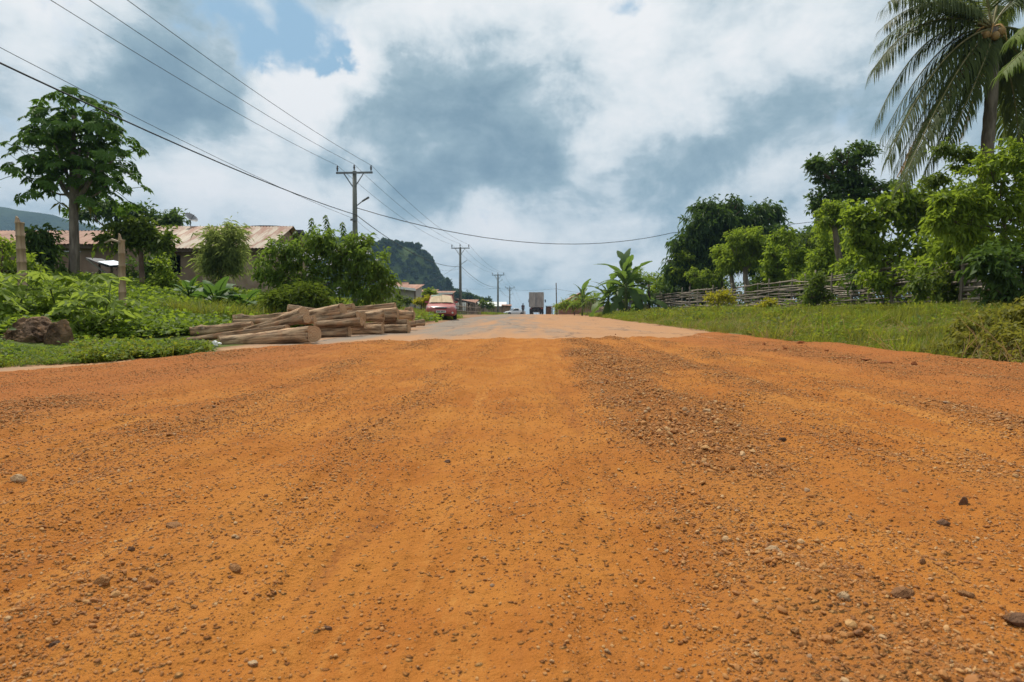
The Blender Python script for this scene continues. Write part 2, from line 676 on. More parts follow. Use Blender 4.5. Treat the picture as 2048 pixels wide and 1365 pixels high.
# ================================================================== SETTING
def soil_material():
    m, g, out = new_mat("soil_and_turf")
    geo = g.n('ShaderNodeNewGeometry')
    at_ = g.n('ShaderNodeAttribute'); at_.attribute_name = 'bare'
    P = geo.outputs['Position']
    n1 = g.noise(P, 0.5, 5, 0.6)
    n2 = g.noise(P, 5.0, 5, 0.6)
    n3 = g.noise(P, 0.03, 4, 0.6)
    grass = g.mix(n2, (0.040, 0.055, 0.014), (0.105, 0.130, 0.025))
    grass = g.mix(g.maprange(n3, 0.4, 0.65), grass, (0.085, 0.11, 0.03))
    soil = g.mix(n2, (0.20, 0.105, 0.055), (0.33, 0.20, 0.115))
    k = g.math('ADD', at_.outputs['Fac'], g.math('MULTIPLY', g.math('SUBTRACT', n1, 0.5), 0.9))
    col = g.mix(g.maprange(k, 0.35, 0.65), grass, soil)
    principled(g, out, col, 0.95, 0.1, 0, n2, 0.6, 0.03)
    return m


def grid_faces(ny, nx):
    i = np.arange((ny - 1) * nx).reshape(ny - 1, nx)[:, :-1].ravel()
    return np.stack([i, i + 1, i + nx + 1, i + nx], 1)


def build_ground():
    xs = np.concatenate([-np.geomspace(1500, 32, 40), np.arange(-31, -7, 0.7), np.arange(-7, 13, 0.22), np.arange(13, 32, 0.7), np.geomspace(32, 1500, 40)])
    ys = np.concatenate([np.linspace(-60, -5, 14), np.arange(-4, 14, 0.3), np.arange(14, 46, 0.6), np.arange(46, 130, 1.6), np.geomspace(130, 1500, 50)])
    X, Y = np.meshgrid(xs, ys)
    Z = ground_z(X, Y)
    me = np_mesh("ground", np.stack([X, Y, Z], -1).reshape(-1, 3), grid_faces(len(ys), len(xs)), None, True)
    lo = np.maximum(edge_l(Y) - X, X - edge_r(Y)).ravel()
    bare = np.clip(1.0 - lo / 0.55, 0, 1)
    # trodden earth beside the parked car and in front of the stalls
    Xf, Yf = X.ravel(), Y.ravel()
    left = Xf < edge_l(Yf) + 0.5
    bare = np.maximum(bare, left * (1 - sstep(0.5, 4.5, edge_l(Yf) - Xf)) * sstep(42, 50, Yf) * (1 - sstep(75, 84, Yf)))
    bare = np.maximum(bare, left * 0.75 * (1 - sstep(0.6, 2.2, edge_l(Yf) - Xf)) * sstep(8.0, 10, Yf) * (1 - sstep(28, 36, Yf)))
    a = me.attributes.new('bare', 'FLOAT', 'POINT')
    a.data.foreach_set('value', bare.astype(np.float32))
    link("ground", me, soil_material())['kind'] = 'structure'


build_ground()


def build_road():
    """the worn asphalt with a ragged edge, dusted with laterite"""
    ys = np.concatenate([np.arange(-6, 30, 0.12), np.arange(30, 70, 0.4), np.arange(70, 200, 1.0)])
    nt = 61
    t = np.linspace(0, 1, nt)
    jl = (fbm(ys * 1.7, ys * 0 + 3, 5, 5) - 0.5) * 0.7
    jr = (fbm(ys * 1.7, ys * 0 + 9, 6, 5) - 0.5) * 0.55
    xl, xr = edge_l(ys) + jl, edge_r(ys) + jr
    X = xl[:, None] + (xr - xl)[:, None] * t[None]
    Y = np.repeat(ys[:, None], nt, 1)
    Z = base_z(Y) + 0.03 * (1 - (2 * t[None] - 1) ** 2) * 0 + (fbm(X * 0.4, Y * 0.15, 8, 3) - 0.5) * 0.03 * (1 - sstep(60, 90, Y))
    # broken edge: a small step down to the verge
    X = np.concatenate([X[:, :1] - 0.02, X, X[:, -1:] + 0.02], 1)
    Y = np.concatenate([Y[:, :1], Y, Y[:, -1:]], 1)
    Z = np.concatenate([Z[:, :1] - 0.14, Z, Z[:, -1:] - 0.14], 1)
    me = np_mesh("road", np.stack([X, Y, Z], -1).reshape(-1, 3), grid_faces(len(ys), nt + 2), None, True)
    m, g, out = new_mat("dusty_asphalt")
    geo = g.n('ShaderNodeNewGeometry')
    P = geo.outputs['Position']
    st = g.vmath('MULTIPLY', P, (1.0, 0.12, 1.0))
    n1 = g.noise(st, 0.9, 6, 0.62, 0.4)
    n2 = g.noise(P, 60.0, 3, 0.6)
    n3 = g.noise(st, 3.5, 5, 0.6)
    grey = g.mix(n2, (0.155, 0.125, 0.098), (0.27, 0.215, 0.165))
    dust = g.mix(n3, (0.335, 0.160, 0.062), (0.385, 0.215, 0.108))
    sep = g.n('ShaderNodeSeparateXYZ'); g.link(P, sep.inputs[0])
    # more laterite trodden to the right, thinner over the left lane
    lat = g.math('MULTIPLY_ADD', g.math('SUBTRACT', sep.outputs[0], g.math('MULTIPLY', sep.outputs[1], 0.043)), 0.055, 0.06)
    lat = g.math('ADD', lat, g.maprange(sep.outputs[1], 15.0, 7.0, 0.0, 0.22))
    k = g.math('ADD', g.math('ADD', n1, lat), g.math('MULTIPLY', g.math('SUBTRACT', n3, 0.5), 0.35))
    col = g.mix(g.maprange(k, 0.30, 0.66), grey, dust)
    vo = g.n('ShaderNodeTexVoronoi', feature='DISTANCE_TO_EDGE')
    g.link(g.vmath('ADD', g.vmath('MULTIPLY', P, (1.0, 0.5, 1.0)), g.vmath('SCALE', g.noise(P, 2.0, 4, 0.6, color=True), scale=0.6)), vo.inputs['Vector'])
    vo.inputs['Scale'].default_value = 0.55
    crack = g.math('MULTIPLY', g.maprange(vo.outputs['Distance'], 0.022, 0.006), g.maprange(n1, 0.62, 0.42))
    col = g.mix(g.math('MULTIPLY', crack, 0.75), col, (0.075, 0.055, 0.042))
    blot = g.maprange(g.noise(P, 0.35, 4, 0.6), 0.58, 0.68)
    col = g.mix(g.math('MULTIPLY', blot, 0.5), col, (0.145, 0.105, 0.078))
    principled(g, out, col, 0.9, 0.2, 0, n2, 0.35, 0.006)
    link("road", me, m)['kind'] = 'structure'


build_road()

VPX = 0.0425                     # the ruts run along the road


def far_edge(x):
    return np.interp(x, [-6, -4.6, -3.8, -2.7, -1.4, 0, 1.5, 3.0, 4.2, 5.5], [4.4, 5.1, 6.9, 8.4, 9.5, 10.1, 10.4, 11.2, 13.5, 15.0])


def gravel_amount(x, y):
    """how stony the laterite is: stony strips between smooth wheel tracks"""
    u = x - VPX * y + (fbm(x * 0.7, y * 0.5, 21, 3) - 0.5) * 0.22
    def band(c, s): return np.exp(-((u - c) / s) ** 2)
    b = 1.25 * band(0.40 + 0.065 * np.minimum(y, 4), 0.16 + 0.03 * np.minimum(y, 4)) + 0.62 * band(1.22, 0.22) + 0.62 * band(1.85, 0.26) + 0.6 * band(2.7, 0.4) + 0.5 * band(3.6, 0.4) \
        + 0.34 * band(-0.66, 0.16) + 0.32 * band(-1.05, 0.16) + 0.5 * band(-1.6, 0.25) + 0.5 * band(-2.3, 0.3) + 0.5 * band(-3.2, 0.5) + 0.12 * band(-0.12, 0.10)
    patch = fbm(u * 2.2, y * 0.8, 31, 4)
    return np.clip(0.14 + b * np.clip((patch - 0.28) * 2.6, 0.05, 1.25), 0.05, 1.2)


def dirt_z(x, y):
    x = np.asarray(x, float); y = np.asarray(y, float)
    u = x - VPX * y + (fbm(x * 0.5, y * 0.35, 22, 2) - 0.5) * 0.12
    edge = (fbm(x * 1.3, y * 1.3, 41, 4) - 0.5) * 0.9
    d_far = far_edge(x) - y + edge * 0.8
    d_l = x - np.interp(y, [-3, 0, 4.6, 5.3, 7.2, 8.5, 10], [-4.9, -4.5, -4.02, -3.72, -3.48, -2.75, -1.2]) + edge * 0.32
    d_r = (edge_r(y) + 0.28 - x) + edge * 0.3
    dist = np.minimum(np.minimum(d_far, d_l), d_r)
    thin = 1 - 0.72 * sstep(1.6, 3.8, x) * sstep(7.5, 10.0, y)
    thick = 0.055 * thin * sstep(-0.05, 0.45 + 0.8 * (1 - thin), dist) - 0.03 * (1 - sstep(-0.35, 0.02, dist))
    # lip pushed up along the right-hand edge and at the far end
    thick = thick + thin * 0.035 * np.exp(-((d_r - 0.35) / 0.22) ** 2) * sstep(0, 0.3, dist) + thin * 0.012 * np.exp(-((d_far - 0.6) / 0.5) ** 2) * sstep(0, 0.3, dist)
    inside = sstep(0.0, 0.5, dist)
    gr = gravel_amount(x, y)
    ruts = 0.0
    for c, s, a in ((-0.30, 0.16, -0.012), (0.22, 0.12, -0.012), (0.95, 0.12, -0.012), (1.5, 0.13, -0.014), (2.25, 0.16, -0.016), (-0.85, 0.11, -0.010), (-1.3, 0.14, -0.012), (-1.95, 0.16, -0.014), (-2.8, 0.2, -0.016), (3.2, 0.15, -0.014)):
        ruts = ruts + 1.35 * a * np.exp(-((u - c) / s) ** 2)
    bumps = (fbm(x * 0.8, y * 0.8, 43, 3) - 0.5) * 0.035 + (fbm(u * 11, y * 2.2, 44, 3) - 0.5) * 0.022 + (fbm(x * 6, y * 6, 46, 3) - 0.5) * 0.020 + (fbm(u * 34, y * 3.0, 47, 2) - 0.5) * 0.012 + (fbm(x * 30, y * 30, 45, 3) - 0.5) * (0.007 + 0.012 * np.clip(gr, 0, 1))
    return base_z(y) + thick + inside * (ruts + bumps + 0.010 * np.clip(gr, 0, 1))


def build_dirt():
    ys = np.concatenate([np.linspace(-2.6, 0.45, 26)[:-1], np.geomspace(0.45, 15.5, 560)])
    nx = 520
    s = np.linspace(-1, 1, nx)
    W = np.minimum(0.92 * np.maximum(ys, 0.6) + 0.75, 6.0)
    X = VPX * ys[:, None] + W[:, None] * s[None]
    Y = np.repeat(ys[:, None], nx, 1)
    Z = dirt_z(X, Y)
    keep = (Z - base_z(Y)) > -0.028
    Fc = grid_faces(len(ys), nx)
    kf = keep.ravel()[Fc].any(1)
    me = np_mesh("dirt_road", np.stack([X, Y, Z], -1).reshape(-1, 3), Fc[kf], None, True)
    a = me.attributes.new('grav', 'FLOAT', 'POINT')
    a.data.foreach_set('value', gravel_amount(X, Y).ravel().astype(np.float32))
    m, g, out = new_mat("laterite")
    geo = g.n('ShaderNodeNewGeometry')
    P = geo.outputs['Position']
    gr = g.n('ShaderNodeAttribute'); gr.attribute_name = 'grav'
    st = g.vmath('MULTIPLY', P, (1.0, 0.25, 1.0))
    sep = g.n('ShaderNodeSeparateXYZ'); g.link(P, sep.inputs[0])
    u = g.math('SUBTRACT', sep.outputs[0], g.math('MULTIPLY', sep.outputs[1], VPX))
    cmb = g.n('ShaderNodeCombineXYZ')
    g.link(u, cmb.inputs[0]); g.link(g.math('MULTIPLY', sep.outputs[1], 0.07), cmb.inputs[1])
    n0 = g.noise(st, 0.7, 5, 0.6, 0.3)
    streak = g.noise(cmb.outputs[0], 7.5, 6, 0.64, 0.15)
    n1 = g.noise(P, 2.6, 6, 0.62)
    n2 = g.noise(P, 55.0, 5, 0.65)
    n3 = g.noise(P, 260.0, 3, 0.6)
    # raked by tyres: streaks of pale dust and of browner grit along the road
    col = g.mix(g.maprange(n1, 0.3, 0.7), (0.335, 0.114, 0.021), (0.415, 0.163, 0.032))
    col = g.mix(g.math('MULTIPLY', g.math('MULTIPLY', g.maprange(streak, 0.54, 0.70), g.maprange(n2, 0.65, 0.4)), 0.8), col, (0.485, 0.218, 0.052))
    col = g.mix(g.math('MULTIPLY', g.math('MULTIPLY', g.maprange(streak, 0.47, 0.34), g.maprange(n2, 0.35, 0.6)), 0.75), col, (0.240, 0.084, 0.024))
    # redder laterite towards both edges and in patches
    ax = g.math('ABSOLUTE', u)
    red = g.math('ADD', g.maprange(ax, 0.8, 3.4), g.math('MULTIPLY', g.math('SUBTRACT', n0, 0.5), 1.5))
    col = g.mix(g.math('MULTIPLY', g.maprange(red, 0.15, 1.0), 0.75), col, (0.315, 0.108, 0.032))
    brown = g.mix(n2, (0.180, 0.070, 0.024), (0.36, 0.150, 0.048))
    kf_ = g.math('MULTIPLY', g.maprange(gr.outputs['Fac'], 0.12, 0.9), g.maprange(n2, 0.30, 0.60))
    col = g.mix(g.math('MULTIPLY', kf_, 0.65), col, brown)
    # grit: two sizes of small stones pressed into the surface
    H = None
    for scl, thr, w in ((75.0, 0.50, 1.0), (170.0, 0.42, 0.5)):
        vo = g.n('ShaderNodeTexVoronoi', feature='F1')
        wob = g.vmath('ADD', P, g.vmath('SCALE', g.noise(P, scl * 0.8, 2, 0.5, color=True), scale=0.35 / scl))
        g.link(wob, vo.inputs['Vector'])
        vo.inputs['Scale'].default_value = scl
        sc_ = g.n('ShaderNodeSeparateColor'); g.link(vo.outputs['Color'], sc_.inputs[0])
        # share of the cells that carry a stone grows with the gravel amount
        here = g.math('LESS_THAN', sc_.outputs[0], g.math('MULTIPLY_ADD', g.maprange(gr.outputs['Fac'], 0.1, 0.9), 0.55, 0.16))
        dome = g.math('MULTIPLY', g.maprange(vo.outputs['Distance'], thr, 0.06), here)
        tone = g.ramp(sc_.outputs[1], [(0.0, (0.13, 0.055, 0.026)), (0.35, (0.25, 0.105, 0.036)), (0.7, (0.38, 0.170, 0.052)), (1.0, (0.48, 0.28, 0.115))])
        col = g.mix(g.math('MULTIPLY', g.maprange(dome, 0.05, 0.4), 0.75), col, tone)
        h_ = g.math('MULTIPLY', dome, w)
        H = h_ if H is None else g.math('ADD', H, h_)
    hgt = g.math('ADD', g.math('MULTIPLY', n2, 0.8), g.math('MULTIPLY', n3, 0.3))
    hgt = g.math('ADD', hgt, g.math('MULTIPLY', H, 0.9))
    principled(g, out, col, 0.95, 0.10, 0, hgt, 1.0, 0.012)
    link("dirt_road", me, m)['kind'] = 'structure'


build_dirt()


def pebble_mat():
    m, g, out = new_mat("laterite_pebbles")
    oi = g.n('ShaderNodeObjectInfo')
    geo = g.n('ShaderNodeNewGeometry')
    n = g.noise(geo.outputs['Position'], 180.0, 3, 0.6)
    rnd = g.n('ShaderNodeTexWhiteNoise', noise_dimensions='1D')
    g.link(oi.outputs['Random'], rnd.inputs['W'])
    c = g.ramp(rnd.outputs['Value'], [(0.0, (0.16, 0.075, 0.036)), (0.10, (0.25, 0.110, 0.042)), (0.40, (0.35, 0.155, 0.050)), (0.70, (0.42, 0.205, 0.070)), (0.88, (0.46, 0.265, 0.105)), (0.96, (0.47, 0.32, 0.17)), (1.0, (0.20, 0.14, 0.10))])
    c = g.mix(g.math('MULTIPLY', g.maprange(n, 0.35, 0.7), 0.55), c, (0.35, 0.135, 0.030))
    principled(g, out, c, 0.85, 0.25, 0, n, 0.5, 0.002)
    return m


PEBBLE = pebble_mat()


def build_gravel():
    var = [rock_mesh("pebble_%02d" % i, 2 if i < 5 else 1, 100 + i, (1, random.uniform(0.6, 0.95), random.uniform(0.45, 0.75)), 0.4, 11, PEBBLE, False) for i in range(12)]
    n = 760000
    # candidates spread evenly over the stretch the eye sees, denser near, where smaller grains can be told apart
    y = 0.52 * (13.5 / 0.52) ** RS.rand(n)
    t = RS.rand(n) * 2 - 1
    x = VPX * y + t * (0.98 * y + 0.35)
    gr = gravel_amount(x, y)
    size = (0.95 * y / 600.0 + 0.0008) * (RS.rand(n) + 1e-6) ** (-1 / 2.1)
    # acceptance: more where stony; thin out far away
    clump = sstep(0.36, 0.60, fbm(x * 5.0, y * 3.5, 77, 3))
    keep = RS.rand(n) < np.clip(0.03 + (0.07 + 0.95 * gr ** 1.2) * (0.25 + 0.95 * clump), 0, 1) * np.where(np.abs(x - VPX * y + 0.12) < 0.34, 0.62, 1.0) * np.clip(0.62 + 0.16 * y, 0, 0.92)
    big = 0.008 + 0.034 * np.clip(gr - 0.1, 0, 1) * RS.rand(n) ** 1.8
    size = np.minimum(size, big)
    dist = far_edge(x) - y
    keep &= (dist > 0.25) & (x > edge_l(y) + 0.1) & (x < edge_r(y) + 0.15)
    x, y, size = x[keep], y[keep], size[keep]
    z = dirt_z(x, y) + size * 0.14
    N = len(x)
    rots = np.stack([RS.normal(size=N) * 0.35, RS.normal(size=N) * 0.35, RS.rand(N) * 6.283], 1)
    pick = np.where(size > 0.010, RS.randint(0, 5, N), RS.randint(5, 12, N))
    scatter("gravel", np.stack([x, y, z], 1), rots, size, var, "loose brown and ochre gravel strewn over the orange dirt road", "gravel", pick)
    return N


print("gravel", build_gravel())


# ------------------------------------------------------------------ hills
def hill_material(name, a, b, c):
    m, g, out = new_mat(name)
    geo = g.n('ShaderNodeNewGeometry')
    P = geo.outputs['Position']
    n1 = g.noise(P, 0.012, 6, 0.65)
    n2 = g.noise(P, 0.16, 5, 0.65)
    col = g.mix(g.maprange(n1, 0.42, 0.60), a, b)
    col = g.mix(g.maprange(n2, 0.45, 0.7), col, c)
    principled(g, out, col, 0.95, 0.05, 0, n2, 1.0, 3.0)
    return m


def mesa_z(x, y):
    """wooded hill with a flat top and a cliff towards the road, 520 m away"""
    d = 520.0
    px = 1024 + x / y * F + (fbm(x * 0.02, y * 0.02, 61, 3) - 0.5) * 9
    prof = np.interp(px, [430, 520, 600, 660, 700, 740, 765, 790, 815, 838, 852, 864, 876, 890, 906, 925, 950, 980, 1010],
                     [630, 568, 518, 496, 490, 487, 489, 493, 498, 505, 515, 529, 548, 568, 584, 593, 601, 609, 640])
    h = CAMZ + (640 - prof) / F * d
    front = sstep(400, 512, y + (fbm(x * 0.012, y * 0.012, 62, 3) - 0.5) * 80)
    back = 1 - sstep(560, 700, y)
    z = (h + 6) * np.clip(0.35 * front + 0.65 * front ** 2, 0, 1) * back - 6
    gully = (fbm(x * 0.035, y * 0.02, 63, 4) - 0.5) * 16 * front * back
    return z + gully * np.clip((h - 8) / 30, 0, 1) * 0.7


def ridge_z(x, y):
    px = 1024 + x / y * F
    prof = np.interp(px, [-500, -260, -60, 0, 60, 135, 200, 270, 340, 430], [395, 398, 410, 418, 428, 443, 456, 486, 530, 640])
    h = CAMZ + (640 - prof) / F * 1180
    front = sstep(880, 1170, y)
    back = 1 - sstep(1230, 1440, y)
    return (h + 8) * front * back - 8 + (fbm(x * 0.01, y * 0.01, 64, 5) - 0.5) * 30 * front * back


def build_hills():
    xs, ys = np.arange(-330, 4, 4.0), np.arange(396, 704, 5.0)
    X, Y = np.meshgrid(xs, ys)
    Z = mesa_z(X, Y)
    me = np_mesh("wooded_hill", np.stack([X, Y, Z], -1).reshape(-1, 3), grid_faces(len(ys), len(xs)), None, True)
    link("hill", me, hill_material("hill_grass", (0.050, 0.080, 0.020), (0.100, 0.130, 0.030), (0.030, 0.048, 0.014)))['kind'] = 'structure'
    xs, ys = np.arange(-1480, -430, 16.0), np.arange(860, 1460, 16.0)
    X, Y = np.meshgrid(xs, ys)
    Z = ridge_z(X, Y)
    me = np_mesh("far_ridge", np.stack([X, Y, Z], -1).reshape(-1, 3), grid_faces(len(ys), len(xs)), None, True)
    link("far_hill", me, hill_material("ridge_forest", (0.026, 0.044, 0.014), (0.042, 0.064, 0.018), (0.020, 0.034, 0.012)))['kind'] = 'structure'


build_hills()
DARK_LEAF = leaf_mat("dark_leaf", (0.024, 0.048, 0.012), (0.072, 0.115, 0.026), 0.30, 0.5)
MID_LEAF = leaf_mat("mid_leaf", (0.038, 0.064, 0.012), (0.112, 0.152, 0.026), 0.32, 0.5)
LIGHT_LEAF = leaf_mat("light_leaf", (0.070, 0.115, 0.014), (0.180, 0.235, 0.030), 0.40, 0.5)
MANGO_LEAF = leaf_mat("mango_leaf", (0.021, 0.046, 0.013), (0.070, 0.115, 0.026), 0.28, 0.4, 0.35)
YELLOW_LEAF = leaf_mat("yellow_leaf", (0.110, 0.130, 0.012), (0.330, 0.290, 0.020), 0.35)
OLIVE_LEAF = leaf_mat("olive_leaf", (0.060, 0.074, 0.014), (0.180, 0.170, 0.034), 0.30)
GRASS = leaf_mat("grass_blade", (0.080, 0.100, 0.012), (0.205, 0.212, 0.032), 0.36, 0.55)
VINE_LEAF = leaf_mat("vine_leaf", (0.042, 0.076, 0.012), (0.118, 0.165, 0.026), 0.32, 0.5)
HILL_LEAF = leaf_mat("hill_leaf", (0.026, 0.046, 0.014), (0.062, 0.092, 0.022), 0.15, 0.8, 0.1)


def build_hill_woods():
    var = []
    for i in range(6):
        V, Fc, T = crown_geo([((0, 0, 0.55), (0.42, 0.42, 0.4))], 26, 12, 0.11, 0.26, 0.2, 0.1)
        me = np_mesh("hill_crown_%d" % i, V, Fc, T)
        me.materials.append(HILL_LEAF)
        var.append(me)
    n = 9000
    x = RS.uniform(-260, -12, n); y = RS.uniform(405, 600, n)
    z = mesa_z(x, y)
    px = 1024 + x / y * F
    sky_line = (np.abs(y - 525) < 22)
    dens = np.where(sky_line, 0.5, 0.25 + 0.75 * (fbm(x * 0.02, y * 0.02, 71, 3) > 0.5))
    dens = np.where(px > 850, 1.0, dens)
    k = (RS.rand(n) < dens) & (z > -3)
    x, y, z = x[k], y[k], z[k]
    sc = RS.uniform(2.4, 5.2, len(x)) * np.where(np.abs(y - 525) < 22, 0.9, 1.0)
    s3 = np.stack([sc, sc, sc * RS.uniform(0.8, 1.3, len(x))], 1)
    rots = np.stack([0 * x, 0 * x, RS.rand(len(x)) * 6.28], 1)
    scatter("hillside_woods", np.stack([x, y, z - 1.0], 1), rots, s3, var, "dark woods and scattered trees over the cliff-sided hill", "woods")


build_hill_woods()

# ------------------------------------------------------------------ the air
def build_haze():
    mb = MB().box((-1600, -80, -6.0), (1560, 1530, 262))
    m, g, out = new_mat("haze")
    v = g.n('ShaderNodeVolumePrincipled')
    v.inputs['Color'].default_value = (0.34, 0.54, 0.80, 1)
    v.inputs['Density'].default_value = 0.00030
    v.inputs['Anisotropy'].default_value = 0.1
    g.link(v.outputs[0], out.inputs['Volume'])
    o = mb.build("haze", m)
    tag(o, kind='stuff')


build_haze()

# ================================================================== BUILDINGS
RUST = two_tone("rusty_sheet", (0.235, 0.098, 0.050), (0.41, 0.335, 0.25), 1.3, 0.65, 0.3, 0.0, (3.0, 0.35, 1.0), 0.2, 0.004, 5, 0.38, 0.58, rand=0.14)
RUST_RED = two_tone("red_rust_sheet", (0.235, 0.098, 0.055), (0.35, 0.19, 0.125), 1.6, 0.7, 0.25, 0.0, (3.0, 0.4, 1.0), 0.2, 0.004, rand=0.12)
PALE_SHEET = two_tone("pale_sheet", (0.55, 0.56, 0.54), (0.70, 0.70, 0.67), 2.0, 0.45, 0.4, 0.2, rand=0.05)
ZINC = two_tone("zinc_sheet", (0.34, 0.40, 0.46), (0.52, 0.57, 0.60), 2.5, 0.4, 0.5, 0.4)
DARK_SHEET = two_tone("dark_sheet", (0.035, 0.036, 0.042), (0.07, 0.07, 0.075), 2.0, 0.6)
MUD_WALL = two_tone("mud_wall", (0.30, 0.21, 0.145), (0.40, 0.30, 0.22), 1.6, 0.95, 0.1, bstr=0.5, bdist=0.02)
BROWN_WALL = two_tone("brown_wall", (0.22, 0.145, 0.105), (0.30, 0.21, 0.155), 1.2, 0.95, 0.1, bstr=0.4, bdist=0.02)
GREY_WALL = two_tone("grey_wall", (0.33, 0.30, 0.27), (0.43, 0.40, 0.37), 1.4, 0.95, 0.1)
DARK_WOOD = two_tone("dark_timber", (0.055, 0.038, 0.026), (0.11, 0.08, 0.055), 5.0, 0.85, 0.2, stretch=(1, 1, 0.2))
BOARD = two_tone("rough_board", (0.17, 0.10, 0.065), (0.30, 0.19, 0.125), 4.0, 0.9, 0.15, stretch=(2, 2, 0.3), rand=0.25)
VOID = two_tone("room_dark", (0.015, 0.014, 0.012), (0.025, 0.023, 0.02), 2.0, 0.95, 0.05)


def sheet_mesh(w, run, rise, waves, name, amp=0.016, m=None):
    """one corrugated roofing sheet: w along the eave (x), climbing run in y and rise in z"""
    n = waves * 4 + 1
    xs = np.linspace(0, w, n)
    zs = amp * np.sin(np.linspace(0, waves * 2 * math.pi, n))
    V = []
    for (yy, zz) in ((0, 0), (run, rise)):
        for x, z in zip(xs, zs):
            V.append((x, yy, zz + z))
    for (yy, zz) in ((0, -0.004), (run, rise - 0.004)):
        for x, z in zip(xs, zs):
            V.append((x, yy, zz + z))
    Fc = []
    for i in range(n - 1):
        Fc.append((i, i + 1, n + i + 1, n + i))
        Fc.append((2 * n + i, 3 * n + i, 3 * n + i + 1, 2 * n + i + 1))
    Fc.append((0, n, 3 * n, 2 * n)); Fc.append((n - 1, 3 * n - 1, 4 * n - 1, 2 * n - 1)[::-1])
    me = bpy.data.meshes.new(name)
    me.from_pydata(V, [], Fc)
    me.update()
    if m: me.materials.append(m)
    return me


def house(name, label, cat, x0, x1, y0, y1, zg, eave, ridge, wall_m, roof_m, overhang=0.45, sheet_w=0.95, openings=(), wall_t=0.18, ridge_at=0.5, group=None, gable_m=None, both=True, waves=6):
    """gable house with its ridge along x; front wall at y0 has OPENINGS (xa, xb, za, zb, kind)"""
    root = empty(name, (x0, y0, zg), 0, label, cat, group)
    W, Dp, H = x1 - x0, y1 - y0, eave - zg
    mb = MB()
    # front wall built round its openings
    cuts = sorted(openings, key=lambda o: o[0])
    xa = 0.0
    for (a, b, c, d_, kind) in cuts:
        mb.box((xa, 0, -0.6), (a, wall_t, H))
        if c > 0.02:
            mb.box((a, 0.001, -0.6), (b, wall_t - 0.001, c))
        if d_ < H - 0.02:
            mb.box((a, 0.001, d_), (b, wall_t - 0.001, H - 0.002))
        xa = b
    mb.box((xa, 0, -0.6), (W, wall_t, H))
    mb.build('wall', wall_m, root)
    ym = Dp * ridge_at
    hr = ridge - zg
    for sx in (0, W - wall_t):
        g = MB()
        P = [(sx, wall_t + 0.002, -0.6), (sx, Dp, -0.6), (sx, Dp, H), (sx, ym, hr - 0.06), (sx, wall_t + 0.002, H)]
        P2 = [(p[0] + wall_t, p[1], p[2]) for p in P]
        g.add(P + P2, [(0, 1, 2, 3, 4), (9, 8, 7, 6, 5), (0, 5, 6, 1), (1, 6, 7, 2), (2, 7, 8, 3), (3, 8, 9, 4), (4, 9, 5, 0)])
        g.build('wall', gable_m or wall_m, root)
    MB().box((wall_t, Dp - wall_t, -0.6), (W - wall_t, Dp - 0.002, H)).build('wall', wall_m, root)
    MB().box((wall_t, wall_t * 4, 0.0), (W - wall_t, wall_t * 4 + 0.03, H - 0.05)).build('room_shade_sheet', VOID, root)  # near-black sheet behind the openings, the room's shade put into its colour
    for (a, b, c, d_, kind) in openings:
        if kind == 'door':
            dr = MB().box((a + 0.04, 0.07, 0.0), (b - 0.04, 0.11, d_ - 0.03)).build('door', BOARD, root)
            MB().box((b - 0.16, 0.03, d_ * 0.5), (b - 0.1, 0.069, d_ * 0.5 + 0.12)).build('handle', DARK_SHEET, dr)
        elif kind == 'shutter':
            wn = MB().box((a + 0.03, 0.06, c + 0.03), (b - 0.03, 0.10, d_ - 0.03)).build('shutter', BOARD, root)
        else:
            f = MB()
            f.box((a, 0.03, c), (a + 0.05, 0.12, d_)); f.box((b - 0.05, 0.03, c), (b, 0.12, d_))
            f.box((a + 0.05, 0.031, c), (b - 0.05, 0.119, c + 0.05)); f.box((a + 0.05, 0.031, d_ - 0.05), (b - 0.05, 0.119, d_))
            f.build('window_frame', DARK_WOOD, root)
    # roof of single corrugated sheets
    oh = overhang
    slope = (hr - H) / max(ym, 0.01)
    run = ym + oh
    nsh = max(2, int(round((W + 2 * 0.3) / sheet_w)))
    sw = (W + 0.6) / nsh
    me = sheet_mesh(sw + 0.05, run, slope * run, waves, name + "_sheet", m=roof_m)
    for k in range(nsh):
        M = Matrix.Translation((-0.3 + k * sw, -oh + random.uniform(-0.04, 0.04), H - slope * oh + 0.05 + (0.006 if k % 2 else 0.0)))
        link('roof_sheet', me, None, root, M)
    if both:
        run2 = Dp - ym + oh
        sl2 = (hr - H) / (Dp - ym)
        me2 = sheet_mesh(sw + 0.05, run2, sl2 * run2, waves, name + "_back_sheet", m=roof_m)
        for k in range(nsh):
            M = Matrix.Translation((-0.3 + k * sw + sw + 0.05, Dp + oh, H - sl2 * oh + 0.05 + (0.006 if k % 2 else 0.0))) @ Matrix.Rotation(math.pi, 4, 'Z')
            link('roof_sheet', me2, None, root, M)
    MB().box((-0.3, -oh + 0.06, H - slope * oh - 0.14), (W + 0.3, -oh + 0.09, H - slope * oh + 0.02)).build('fascia', DARK_WOOD, root)
    for k in range(4):
        rf = MB()
        xx = 0.0 + k * (W - 0.08) / 3
        rf.hexa([(xx, -oh + 0.09, H - slope * oh - 0.10), (xx + 0.07, -oh + 0.09, H - slope * oh - 0.10), (xx + 0.07, ym, hr - 0.10), (xx, ym, hr - 0.10),
                 (xx, -oh + 0.09, H - slope * oh - 0.01), (xx + 0.07, -oh + 0.09, H - slope * oh - 0.01), (xx + 0.07, ym, hr - 0.01), (xx, ym, hr - 0.01)])
        rf.build('rafter', DARK_WOOD, root)
    return root


def X(px, d):
    return (px - 1024) / F * d


def Z(py, d):
    return at(1024, py, d).z


